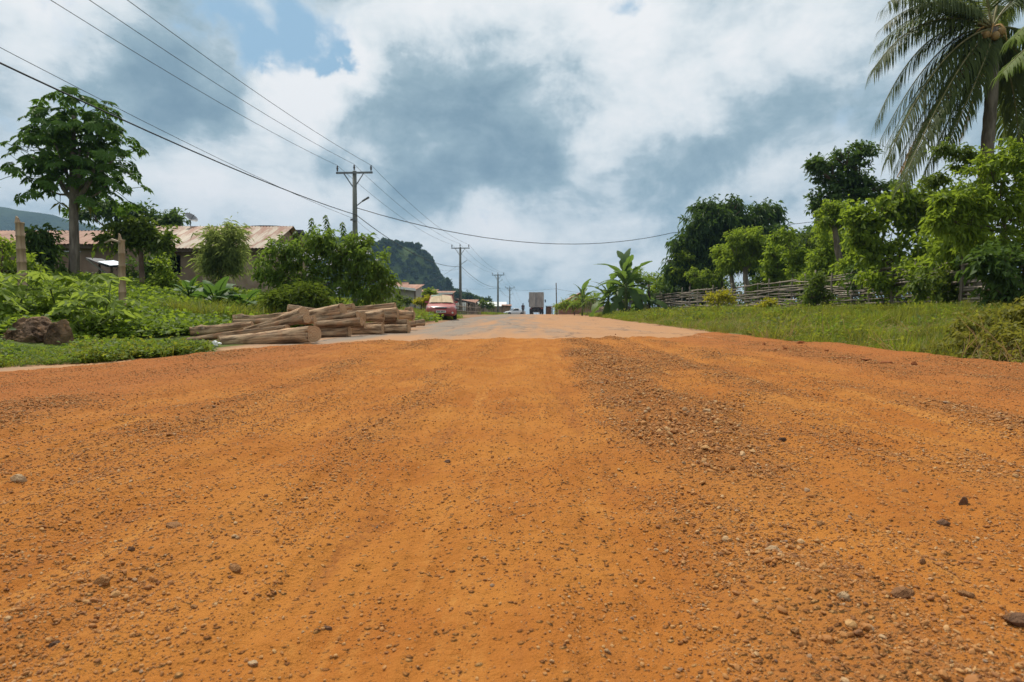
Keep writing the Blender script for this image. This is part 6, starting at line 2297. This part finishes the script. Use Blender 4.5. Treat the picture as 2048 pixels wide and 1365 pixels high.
plant('sapling', 'light sapling in front of the dark lower boughs of the mango tree', 'sapling', 1378, 49, [(1372, 515, 20, 16), (1400, 540, 22, 14), (1360, 545, 18, 14), (1420, 556, 18, 12)], LIGHT_LEAF, 0.22, 0.12, 10, 14, 0.24, 0.2, trunk=[(1382, 610), (1380, 570), (1376, 530)], r0=0.06, r1=0.03, bark=BARK_GREY)
plant('tree', 'tree with a tall crooked bare trunk and light green top', 'tree', 1688, 28, [(1680, 425, 34, 22), (1650, 440, 26, 16), (1705, 440, 30, 20), (1660, 415, 22, 14)], LIGHT_LEAF, 0.20, 0.08, 11, 16, 0.2, 0.25, trunk=[(1692, 585), (1684, 530), (1672, 480), (1668, 455)], r0=0.17, r1=0.11, bark=BARK_GREY)
plant('tree', 'tall dark tree with an open crown behind the coconut palm fronds', 'tree', 1725, 33,
      [(1690, 318, 38, 26), (1660, 350, 34, 26), (1712, 350, 44, 34), (1645, 392, 26, 26), (1690, 390, 44, 30), (1745, 385, 44, 34), (1785, 400, 30, 34), (1630, 330, 12, 9), (1722, 300, 18, 10), (1640, 415, 16, 14)],
      DARK_LEAF, 0.24, 0.12, 6.5, 17, 0.26, 0.15, trunk=[(1740, 590), (1735, 500), (1720, 420), (1705, 380)], r0=0.26, r1=0.12, shell=0.45)
plant('broad_leaved_shrub', 'light green heart-leaved shrub spilling over the branch fence', 'shrub', 1800, 22.0,
      [(1735, 465, 40, 38), (1765, 425, 44, 34), (1825, 430, 52, 36), (1875, 440, 46, 42), (1800, 390, 34, 24), (1870, 395, 30, 24), (1750, 505, 40, 30), (1810, 510, 50, 34), (1865, 515, 40, 34), (1780, 550, 34, 20), (1840, 556, 36, 20), (1718, 430, 18, 12), (1850, 410, 22, 14)],
      LIGHT_LEAF, 0.21, 0.14, 6.5, 12, 0.22, 0.25, r0=0.05, r1=0.03, shell=0.45, multi=5)


for i, (px, d, lob, lb) in enumerate([
    (1770, 20.9, [(1740, 560, 30, 22), (1775, 575, 30, 26), (1800, 545, 26, 18)], 'sparse creeper hanging over the branch fence below the heart-leaved shrub'),
    (1880, 17.2, [(1850, 560, 36, 28), (1890, 585, 36, 26), (1915, 545, 30, 26)], 'sparse creeper in front of the near end of the branch fence')]):
    plant('fence_creeper', lb, 'creeper', px, d, lob, LIGHT_LEAF if i == 0 else MID_LEAF, 0.16, 0.10, 4.5, 9, 0.2, 0.3, r0=0.02, r1=0.012, shell=0.3)


plant('shrub', 'bright leafy shrub filling the space between the heart-leaved shrub and the climbing vine', 'shrub', 1888, 18.6, [(1880, 470, 44, 44), (1905, 520, 44, 40), (1862, 540, 44, 36), (1900, 430, 30, 26), (1880, 575, 44, 24)], LIGHT_LEAF, 0.16, 0.085, 8.5, 15, 0.2, 0.25, r0=0.04, r1=0.025, shell=0.4)


for i, (px, d, lob, lb) in enumerate([
    (1590, 37, [(1575, 500, 34, 34), (1610, 520, 34, 30), (1560, 540, 30, 24), (1620, 480, 26, 26)], 'leafy green bush rising between the layered sapling and the crooked trunk'),
    (1665, 31, [(1650, 480, 34, 30), (1640, 520, 34, 34), (1680, 540, 34, 34), (1625, 555, 30, 24)], 'leafy green bush around the foot of the crooked trunk'),
    (1728, 26, [(1725, 440, 40, 34), (1740, 490, 40, 36), (1715, 530, 36, 34), (1765, 540, 36, 30)], 'leafy green bush between the crooked trunk and the heart-leaved shrub'),
    (1930, 16.8, [(1925, 390, 40, 40), (1945, 450, 44, 44), (1915, 490, 40, 40), (1955, 510, 40, 40)], 'leafy green bush climbing round the foot of the coconut palm trunk')]):
    plant('shrub', lb, 'shrub', px, d, lob, (MID_LEAF, LIGHT_LEAF, LIGHT_LEAF, LIGHT_LEAF)[i], 0.19, 0.09, 8, 15, 0.22, 0.25, r0=0.05, r1=0.03, shell=0.4, group='bushes behind the branch fence')


def climbing_shoot():
    d = 21.6
    b = on_ground(1832, d)
    root = empty('climbing_shoot', b, 0, 'single tall heart-leaved shoot standing up from the light green shrub', 'plant')
    path = [at(px, py, d) - b for (px, py) in ((1836, 560), (1836, 470), (1832, 420), (1824, 385), (1818, 358))]
    MB().tube(path, [0.02, 0.017, 0.013, 0.01, 0.006], 6).build('stem', STEM, root, True)
    for i in range(16):
        t = 0.35 + 0.65 * i / 15
        k = min(int(t * 4), 3)
        p = path[k].lerp(path[k + 1], t * 4 - k)
        az = i * 2.4
        V, Fc = leaf_geo([p], [[math.cos(az), math.sin(az) * 0.6, -0.25]], [[0, -0.4, 1.0]], [0.34 - 0.1 * t], [0.22 - 0.06 * t], 0.12, 0.25)
        link('leaf', np_mesh("shoot_leaf", V, Fc, np.full(4, random.random())), LIGHT_LEAF, root)


climbing_shoot()
plant('climbing_vine', 'tall mass of bright climbing vine under the coconut palm at the right edge', 'vine', 2020, 14.3,
      [(1985, 335, 46, 36), (2040, 315, 50, 44), (2095, 340, 60, 70), (1945, 400, 36, 36), (2000, 400, 56, 46), (2070, 430, 60, 60), (1930, 450, 36, 36), (1905, 400, 26, 20), (1890, 440, 26, 20), (1990, 470, 60, 50), (2140, 450, 70, 100)],
      LIGHT_LEAF, 0.15, 0.06, 14, 18, 0.15, 0.3, r0=0.05, r1=0.03, shell=0.5)
plant('vine_spray', 'thin vine spray reaching left across the palm trunk', 'vine', 1950, 15.2, [(1915, 301, 26, 7), (1885, 297, 16, 5), (1940, 312, 20, 8), (1925, 335, 20, 8), (1862, 365, 16, 7), (1875, 355, 14, 6)], MID_LEAF, 0.12, 0.05, 26, 7, 0.1, 0.3, trunk=[(1975, 600), (1970, 400), (1955, 318)], r0=0.03, r1=0.018, limbs=False)
plant('shrub', 'dark tangled shrub below the bright vine at the right edge', 'shrub', 2030, 13.2,
      [(2010, 540, 44, 46), (2055, 540, 60, 60), (2010, 596, 46, 36), (2080, 600, 70, 50), (1968, 520, 30, 36)], DARK_LEAF, 0.16, 0.075, 11, 16, 0.17, 0.3, r0=0.05, r1=0.03, shell=0.3)
plant('undergrowth_bush', 'olive low tangle of weeds at the near right corner of the verge', 'bush', 2010, 5.4,
      [(1900, 706, 50, 28, 0.9), (1960, 690, 58, 46, 0.5), (2040, 690, 66, 62, 0), (2060, 738, 64, 30, -0.5), (1985, 730, 64, 28, 0.1), (2115, 700, 80, 84, -0.4), (2010, 650, 66, 42, 0.6), (2080, 640, 66, 46, 0.4), (1940, 655, 40, 30, 1.2), (1860, 716, 34, 18, 1.5), (1905, 735, 40, 16, 0.4)], OLIVE_LEAF, 0.055, 0.028, 70, 18, 0.065, 0.25, r0=0.012, r1=0.008, shell=0.3)
plant('shrub', 'upright green bush standing in front of the branch fence', 'shrub', 1632, 24.5, [(1632, 575, 22, 24), (1620, 598, 24, 16), (1650, 598, 24, 16), (1640, 560, 12, 12)], MID_LEAF, 0.16, 0.06, 14, 16, 0.16, 0.1, r0=0.04)
plant('yellow_bush', 'round yellow-leaved bush in front of the branch fence', 'shrub', 1438, 33, [(1432, 598, 22, 14), (1455, 594, 18, 14)], YELLOW_LEAF, 0.16, 0.065, 15, 16, 0.18, 0.1, r0=0.04)
plant('yellow_bush', 'smaller yellow-green bush between the round yellow bush and the upright one', 'shrub', 1535, 29, [(1535, 608, 14, 9), (1522, 616, 16, 6)], YELLOW_LEAF, 0.14, 0.06, 16, 15, 0.15, 0.1, r0=0.03)


plant('thicket', 'dark thicket behind the far end of the branch fence under the mango tree', 'shrub', 1400, 53, [(1340, 585, 40, 26), (1390, 590, 50, 26), (1450, 585, 50, 30), (1320, 600, 30, 16)], DARK_LEAF, 0.3, 0.12, 5, 16, 0.32, 0.2, r0=0.08, shell=0.25)
plant('thicket', 'dark thicket behind the middle of the branch fence', 'shrub', 1560, 43, [(1510, 580, 50, 32), (1570, 575, 50, 34), (1630, 570, 50, 36), (1690, 560, 40, 40)], DARK_LEAF, 0.28, 0.12, 5, 16, 0.3, 0.2, r0=0.08, shell=0.25)
plant('thicket', 'dark thicket behind the near part of the branch fence below the heart-leaved shrub', 'shrub', 1790, 24, [(1740, 550, 50, 40), (1810, 545, 60, 44), (1880, 530, 50, 50), (1940, 520, 50, 60), (1900, 490, 40, 40)], DARK_LEAF, 0.2, 0.09, 7, 16, 0.24, 0.2, r0=0.06, shell=0.25)


for i, (px, d, lob, lb) in enumerate([
    (1335, 54, [(1330, 575, 26, 22), (1350, 555, 22, 22), (1312, 585, 20, 16)], 'light green bush over the far end of the branch fence'),
    (1410, 47, [(1405, 570, 26, 20), (1428, 552, 20, 24), (1390, 552, 20, 18)], 'light green bush standing just left of the two bright feathery trees'),
    (1530, 38, [(1525, 560, 22, 22), (1545, 580, 26, 16), (1512, 585, 18, 14)], 'light green bush behind the fence between the feathery tree and the saplings'),
    (1620, 32, [(1618, 560, 26, 24), (1640, 580, 24, 16), (1600, 575, 20, 20)], 'light green bush behind the fence above the upright green bush'),
    (1700, 27, [(1705, 530, 26, 30), (1722, 560, 24, 22), (1690, 565, 20, 20), (1735, 500, 22, 24)], 'light green bush behind the fence at the foot of the crooked trunk')]):
    plant('shrub', lb, 'shrub', px, d, lob, LIGHT_LEAF if i != 3 else MID_LEAF, 0.2, 0.10, 8, 14, 0.2, 0.2, r0=0.05, group='bushes behind the branch fence')
# ---- coconut palms
PALM_LEAF = leaf_mat("palm_leaflet", (0.032, 0.050, 0.015), (0.115, 0.140, 0.042), 0.34, 0.4, 0.4)
PALM_DRY = leaf_mat("dry_palm_leaflet", (0.15, 0.085, 0.035), (0.30, 0.20, 0.10), 0.25, 0.6)
RACHIS = two_tone("frond_rib", (0.16, 0.14, 0.05), (0.28, 0.24, 0.10), 4.0, 0.6)


def frond(root, o, p0, p1, p2, L, npair, m, hang=0.55, width=0.042, dry_from=None):
    """coconut frond: ribs along a curve with two rows of drooping leaflets"""
    path = bez(p0, p1, p2, 22)
    rb = MB().tube(path, [0.035 * (1 - 0.93 * i / 21) + 0.004 for i in range(22)], 5).build('frond', RACHIS, root, True)
    pts = np.array([list(p) for p in path])
    t = np.linspace(0.12, 0.995, npair)
    idx = np.clip((t * 21).astype(int), 0, 20)
    fr = (t * 21 - idx)[:, None]
    P = pts[idx] * (1 - fr) + pts[idx + 1] * fr
    T = unit(pts[idx + 1] - pts[idx])
    S = unit(np.cross(T, np.array([0, 0, 1.0])) + 1e-6)
    VV, FF, TT = [], [], []
    off = 0
    for sgn in (-1, 1):
        ln = L * (0.25 + 0.75 * np.sin(np.pi * (0.10 + 0.80 * t)) ** 0.8) * (0.88 + 0.24 * RS.rand(npair))
        h = hang + 0.25 * RS.rand(npair)
        d1 = unit(S * sgn * (0.75 - 0.3 * h[:, None]) + T * 0.55 + np.array([0, 0, -1]) * (h * 0.55)[:, None] + RS.normal(size=(npair, 3)) * 0.06)
        d2 = unit(d1 * 0.6 + np.array([0, 0, -1.0]) * (0.35 + h)[:, None])
        w = width * (0.8 + 0.4 * RS.rand(npair))[:, None]
        U = unit(np.cross(d1, np.cross(S * sgn, T) + 1e-4)) * w * 0.5
        a = P
        b = P + d1 * ln[:, None] * 0.5
        c = b + d2 * ln[:, None] * 0.5
        V = np.stack([a - U * 0.5, a + U * 0.5, b - U, b + U, c], 1).reshape(-1, 3)
        i = np.arange(npair) * 5 + off
        FF.append(np.concatenate([np.stack([i, i + 1, i + 3], 1), np.stack([i, i + 3, i + 2], 1), np.stack([i + 2, i + 3, i + 4], 1)]))
        VV.append(V); TT.append(np.repeat(RS.rand(npair) * 0.7 + 0.15, 5))
        off += npair * 5
    V, Fc, Tn = np.concatenate(VV), np.concatenate(FF), np.concatenate(TT)
    link('leaflets', np_mesh("leaflets", V, Fc, Tn), m, rb)
    if dry_from is not None:
        pass
    return rb


def coconut(name, label, px, d, crown_px, trunk, fr, r0=0.23, r1=0.15):
    b = on_ground(px, d)
    root = empty(name, b, 0, label, 'palm tree')
    path = [at(q[0], q[1], d) - b for q in trunk]
    path[0].z = -0.3
    pp = []
    for i in range(len(path) - 1):
        for k in range(8):
            pp.append(path[i].lerp(path[i + 1], k / 8))
    pp.append(path[-1])
    rad = [(r0 + (r1 - r0) * (i / len(pp)) ** 0.6) * (1.05 if i % 2 else 0.97) * (1.35 if i == 0 else 1) for i in range(len(pp))]
    MB().tube(pp, rad, 12).build('trunk', BARK_GREY, root, True)
    c = at(crown_px[0], crown_px[1], d) - b
    for (mx, my, tx, ty, dy, L, m, hang) in fr:
        p1 = at(mx, my, d + dy * 0.5) - b
        p2 = at(tx, ty, d + dy) - b
        frond(root, b, c, p1 * 2 - (c + p2) * 0.5, p2, L, 112, m, hang)
    for i in range(7):
        a = i * 0.9
        r = rock_mesh("coconut", 2, 400 + i, (0.85, 0.85, 1.05), 0.05, 0, None, True)
        if i == 0:
            NUT = two_tone("coconut_husk", (0.26, 0.15, 0.05), (0.36, 0.22, 0.07), 4.0, 0.5, 0.3)
            globals()['NUT'] = NUT
        link('coconut', r, globals()['NUT'], root, Matrix.Translation(c + Vector((math.cos(a) * 0.26 - 0.12, math.sin(a) * 0.26 - 0.1, -0.22 - 0.08 * (i % 3)))) @ Matrix.Diagonal((0.26, 0.26, 0.26, 1)))
    for i in range(6):
        a = i * 1.05
        e = c + Vector((math.cos(a) * 0.5 - 0.15, math.sin(a) * 0.5, 0.05 - 0.12 * i))
        MB().tube(bez(c, c + Vector((math.cos(a) * 0.3, math.sin(a) * 0.3, 0.25)), e, 6), [0.04, 0.035, 0.03, 0.025, 0.02, 0.01], 5).build('flower_stalk', PALM_STALK, root, True)
    return root


PALM_STALK = two_tone("palm_stalk", (0.30, 0.16, 0.045), (0.42, 0.25, 0.08), 5.0, 0.7)
G_, D_ = PALM_LEAF, PALM_DRY
coconut('coconut_palm', 'tall coconut palm with big hanging fronds at the upper right', 1955, 18.8, (1985, 58),
        [(1950, 620), (1958, 480), (1972, 330), (1984, 180), (1986, 58)],
        # mid px, tip px, depth of the tip, leaflet length, material, hang
        [(1870, 22, 1752, 95, 0.9, 1.1, G_, 0.5), (1875, 108, 1760, 282, 1.1, 1.15, G_, 0.7), (1895, 145, 1786, 345, 0.9, 1.15, G_, 0.6), (1885, -10, 1775, 5, -1.2, 1.1, G_, 0.7),
         (1880, 5, 1768, 52, -0.6, 1.0, G_, 0.45), (1900, -28, 1790, -40, 0.8, 1.0, G_, 0.6), (1855, 45, 1746, 140, -0.4, 1.15, G_, 0.6),
         (1855, 85, 1750, 250, 0.7, 1.1, G_, 0.5), (1880, 130, 1775, 320, -0.5, 1.1, G_, 0.6), (1905, 160, 1800, 375, -1.2, 1.05, G_, 0.5), (1885, 115, 1768, 300, 1.6, 1.1, G_, 0.7),
         (1930, 170, 1842, 365, 0.4, 1.1, G_, 0.5), (1955, 165, 1918, 285, 0.6, 0.55, D_, 0.6), (1900, 190, 1808, 355, 0.2, 0.8, G_, 0.6), (1890, 180, 1800, 345, -0.3, 0.5, D_, 0.6), (1965, 130, 1890, 300, -0.8, 0.95, G_, 0.5),
         (2080, 80, 2190, 190, 0.5, 1.0, G_, 0.6), (2060, 140, 2120, 290, -0.6, 1.0, G_, 0.5), (2020, 150, 2040, 300, 0.8, 1.0, G_, 0.5), (2060, -20, 2170, -10, -0.5, 1.0, G_, 0.5),
         (2010, -60, 2040, -180, 0.6, 1.0, G_, 0.3), (1960, -70, 1930, -190, -0.6, 1.0, G_, 0.3), (1990, 10, 1996, 60, 4.2, 1.0, G_, 0.5), (1940, -40, 1880, -30, 3.2, 1.0, G_, 0.6),
         (2030, 150, 2075, 330, 1.2, 0.9, G_, 0.4), (1995, 150, 2012, 275, 1.6, 0.9, G_, 0.5)])
coconut('coconut_palm', 'second palm mostly outside the right edge with yellow-green frond tips', 2200, 15.0, (2205, 60),
        [(2200, 620), (2202, 400), (2205, 60)],
        [(2110, 60, 2005, 145, -0.4, 0.8, LIGHT_LEAF, 0.35), (2120, 20, 2028, 75, -0.8, 0.8, LIGHT_LEAF, 0.4), (2130, 110, 2050, 235, 0.4, 0.9, G_, 0.5), (2150, 150, 2100, 320, -0.5, 0.9, G_, 0.5), (2280, 60, 2390, 160, 0, 0.9, G_, 0.5), (2260, 0, 2350, 0, 0.4, 0.9, G_, 0.5), (2205, 0, 2205, 50, -3, 0.9, G_, 0.5), (2205, 0, 2210, 50, 3, 0.9, G_, 0.5)])

# ================================================================== GROUND COVER
def leaf_clump(name, n, r, h, leaf, width, m, droop=0.15, up=0.5):
    P = np.stack([RS.normal(size=n) * r, RS.normal(size=n) * r, np.abs(RS.normal(size=n)) * h * 0.5 + h * 0.3], 1)
    Dd = unit(np.stack([RS.normal(size=n), RS.normal(size=n), RS.rand(n) * up], 1))
    N = unit(RS.normal(size=(n, 3)) * 0.4 + np.array([0, 0, 1.0]))
    s = 0.6 + 0.8 * RS.rand(n)
    V, Fc = leaf_geo(P, Dd, N, leaf * s, width * s, 0.15, droop)
    me = np_mesh(name, V, Fc, np.repeat(RS.rand(n), 4))
    me.materials.append(m)
    return me


def grass_tuft(name, n, r, h, w, m, lean=0.45):
    V, T, TT = [], [], []
    for i in range(n):
        a = random.uniform(0, 6.283)
        x, y = random.gauss(0, r), random.gauss(0, r)
        hh = h * random.uniform(0.5, 1.15)
        l = random.uniform(0.1, lean) * hh
        dx, dy = math.cos(a), math.sin(a)
        sx, sy = -dy * w * 0.5, dx * w * 0.5
        k = len(V)
        V += [(x - sx, y - sy, -0.02), (x + sx, y + sy, -0.02), (x + dx * l * .35 - sx * .8, y + dy * l * .35 - sy * .8, hh * .6), (x + dx * l * .35 + sx * .8, y + dy * l * .35 + sy * .8, hh * .6), (x + dx * l * 1.2, y + dy * l * 1.2, hh)]
        T += [(k, k + 1, k + 3), (k, k + 3, k + 2), (k + 2, k + 3, k + 4)]
        TT += [random.random()] * 5
    me = np_mesh(name, np.array(V), np.array(T), TT)
    me.materials.append(m)
    return me


def spread(n, y0, y1, xa, xb, power=1.0):
    """points over the ground between two x(y) lines, thicker near the eye"""
    y = y0 * (y1 / y0) ** (RS.rand(n) ** power)
    a, b = xa(y), xb(y)
    x = a + (b - a) * RS.rand(n)
    return x, y


def lay(name, x, y, sc, variants, label, cat, keep=None, sink=0.0, tilt=0.12, zfun=ground_z, zscale=None):
    if keep is not None:
        x, y, sc = x[keep], y[keep], sc[keep]
    z = zfun(x, y) - sink
    n = len(x)
    sc = np.asarray(sc, float)
    if zscale is not None:
        sc = np.stack([sc, sc, sc * np.broadcast_to(zscale, (n,))], 1)
    rots = np.stack([RS.normal(size=n) * tilt, RS.normal(size=n) * tilt, RS.rand(n) * 6.283], 1)
    print(name, n)
    return scatter(name, np.stack([x, y, z], 1), rots, sc, variants, label, cat)


VINES = [leaf_clump("vine_clump_%d" % i, 34, 0.13, 0.13, 0.085, 0.06, VINE_LEAF) for i in range(5)] + [leaf_clump("vine_light_%d" % i, 30, 0.13, 0.16, 0.09, 0.06, LIGHT_LEAF) for i in range(2)]
WEEDS = [leaf_clump("weed_clump_%d" % i, 30, 0.10, 0.16, 0.07, 0.035, m, 0.1, 1.0) for i, m in enumerate((GRASS, OLIVE_LEAF, LIGHT_LEAF, GRASS, MID_LEAF, GRASS))]
TUFTS = [grass_tuft("tuft_%d" % i, 34, 0.09, 0.20, 0.009, m) for i, m in enumerate((GRASS, GRASS, OLIVE_LEAF, GRASS, LIGHT_LEAF))]
TALL = [grass_tuft("tall_tuft_%d" % i, 40, 0.12, 0.62, 0.012, m, 0.6) for i, m in enumerate((OLIVE_LEAF, GRASS, MID_LEAF))]

x, y = spread(15000, 4.6, 34, lambda y: -0.93 * y - 2.2, lambda y: edge_l(y) - 0.02)
l_ = edge_l(y) - x
sc = np.clip(0.55 + 0.5 * RS.rand(len(x)), 0, 2) * np.clip(0.75 + y / 22, 0.8, 1.9) * np.clip(0.45 + l_ * 0.9, 0.4, 1.0)
off_bare = (l_ > 0.9 + 0.9 * (fbm(x * 1.2, y * 1.2, 91, 3) - 0.5) * 2) | (y < 8.4)
# the boulder stays clear
near_logs = ((y > 8.0) & (y < 16) & (l_ < 2.1)) | ((y > 6.9) & (x / y > -0.51) & (y < 10))
sc = sc * np.where((np.abs(x / y + 0.79) < 0.07) & (y < 7.6), 0.4, 1.0)
sc = sc * np.where((y < 8.6) & (x > -6.6), 0.55, 1.0)
ok = off_bare & ~near_logs & (((x + 6.08) / 0.60) ** 2 + ((y - 7.62) / 0.55) ** 2 > 1) & ~((y > 8.3) & (y < 18.5) & (l_ < 1.1))
lay("creeping_plants", x, y, sc, VINES, "carpet of creeping green plants over the left bank", "ground cover", ok, 0.01)
x, y = spread(5200, 4.4, 30, lambda y: edge_l(y) - 1.4, lambda y: edge_l(y) - 0.02)
kp = (~((y > 7.6) & (y < 20)))
wsc = (0.3 + 0.42 * RS.rand(len(x))) * np.where((np.abs(x / y + 0.79) < 0.07) & (y > 5.2), 0.45, 1.0)
kp &= ~((np.hypot(x + 4.15, y - 8.3) < 0.35)) & ~((y > 7.0) & (x / y > -0.505))
lay("verge_weeds", x, y, wsc, WEEDS + VINES[:4] + TUFTS[:2], "short weeds and grass fringing the left edge of the road", "weeds", kp)
x, y = spread(2600, 13, 44, lambda y: edge_l(y) - 4.5, lambda y: edge_l(y) - 0.9)
lay("tall_grass", x, y, 0.7 + 0.6 * RS.rand(len(x)), TALL, "tall seeding grass behind the log pile and the red car", "grass", (fbm(x * 0.6, y * 0.4, 93, 3) > 0.46) & ((y > 19) | (edge_l(y) - x > 2.6)), zscale=np.where(1, 0.62, 1))
# right-hand verge
x, y = spread(15500, 4.2, 62, lambda y: edge_r(y) - 0.06, lambda y: np.maximum(edge_r(y) + 2.5, 0.0 * y + 13.8))
keep = (x < 0.93 * y + 2.5) & (x > edge_r(y) + 0.55 * (fbm(x * 0 + 1.5, y * 1.4, 98, 4) - 0.45))
g1 = fbm(x * 0.5, y * 0.5, 95, 3)
pt = (0.45 + 1.0 * sstep(0.42, 0.68, fbm(x * 0.9, y * 0.7, 96, 3))) * (1 - 0.5 * sstep(3.5, 7.5, x - edge_r(y)))
sc = (0.5 + 0.55 * RS.rand(len(x))) * np.clip(0.8 + y / 40, 0.8, 1.5) * np.clip(0.45 + (x - edge_r(y)) * 0.55, 0.45, 1.0) * pt
lay("verge_grass", x, y, sc, TUFTS, "yellow-green grass on the right-hand verge below the fence", "grass", keep & (g1 > 0.30), zscale=None)
x, y = spread(9000, 4.2, 60, lambda y: edge_r(y), lambda y: np.maximum(edge_r(y) + 2.5, 0.0 * y + 13.8))
sc = (0.5 + 0.6 * RS.rand(len(x))) * np.clip(0.8 + y / 40, 0.8, 1.5) * np.clip(0.5 + (x - edge_r(y)) * 0.5, 0.5, 1.0) * (0.5 + 0.9 * sstep(0.42, 0.68, fbm(x * 0.9, y * 0.7, 96, 3))) * (1 - 0.5 * sstep(3.5, 7.5, x - edge_r(y)))
lay("verge_plants", x, y, sc, WEEDS, "low leafy weeds among the grass of the right-hand verge", "weeds", (x < 0.93 * y + 2.5) & (fbm(x * 0.7, y * 0.5, 97, 3) > 0.38))
x, y = spread(5000, 14, 70, lambda y: 0 * y + 14.2, lambda y: 0.9 * y + 6)
lay("garden_plants", x, y, (1.2 + 1.6 * RS.rand(len(x))), [VINES[0], VINES[1], VINES[2], WEEDS[4]], "rank low growth in the plots behind the branch fence", "ground cover", x > 12.5)
x, y = spread(5200, 34, 118, lambda y: edge_l(y) - 14, lambda y: edge_l(y) - 0.4)
bare_ = (y > 44) & (y < 80) & (edge_l(y) - x < 3.8)
lay("far_grass", x, y, 0.8 + 0.9 * RS.rand(len(x)), TUFTS + [VINES[5]], "grass on the far left verge towards the crest", "grass", ~bare_)
x, y = spread(3600, 50, 112, lambda y: edge_r(y) + 0.1, lambda y: edge_r(y) + 9)
lay("far_verge_grass", x, y, 0.8 + 0.9 * RS.rand(len(x)), TUFTS + [VINES[5]], "grass on the far right verge towards the truck", "grass")

# taller, drier weeds in patches of the right-hand verge and by the road edge
x, y = spread(2600, 4.6, 40, lambda y: edge_r(y) + 0.1, lambda y: edge_r(y) + 7.0)
kp = (x < 0.93 * y + 2.5) & (fbm(x * 0.8, y * 0.6, 101, 3) > 0.55)
lay("tall_weeds", x, y, 0.38 + 0.38 * RS.rand(len(x)), TALL + [WEEDS[1], WEEDS[4]], "taller drier weeds standing in patches of the right-hand verge", "weeds", kp, zscale=0.55)
DRYW = leaf_mat("dry_stalk", (0.16, 0.11, 0.05), (0.34, 0.25, 0.13), 0.2, 0.8)
STRAW = [grass_tuft("straw_%d" % i, 9, 0.08, 0.34, 0.008, DRYW, 1.3) for i in range(3)]
x, y = spread(900, 4.8, 30, lambda y: edge_r(y) + 0.05, lambda y: edge_r(y) + 5.0)
lay("dry_stalks", x, y, 0.6 + 0.6 * RS.rand(len(x)), STRAW, "dry straw-coloured stalks lying among the right-hand weeds", "dry stalks", (x < 0.93 * y + 2.5) & (fbm(x * 0.9, y * 0.7, 103, 3) > 0.5), tilt=0.5)
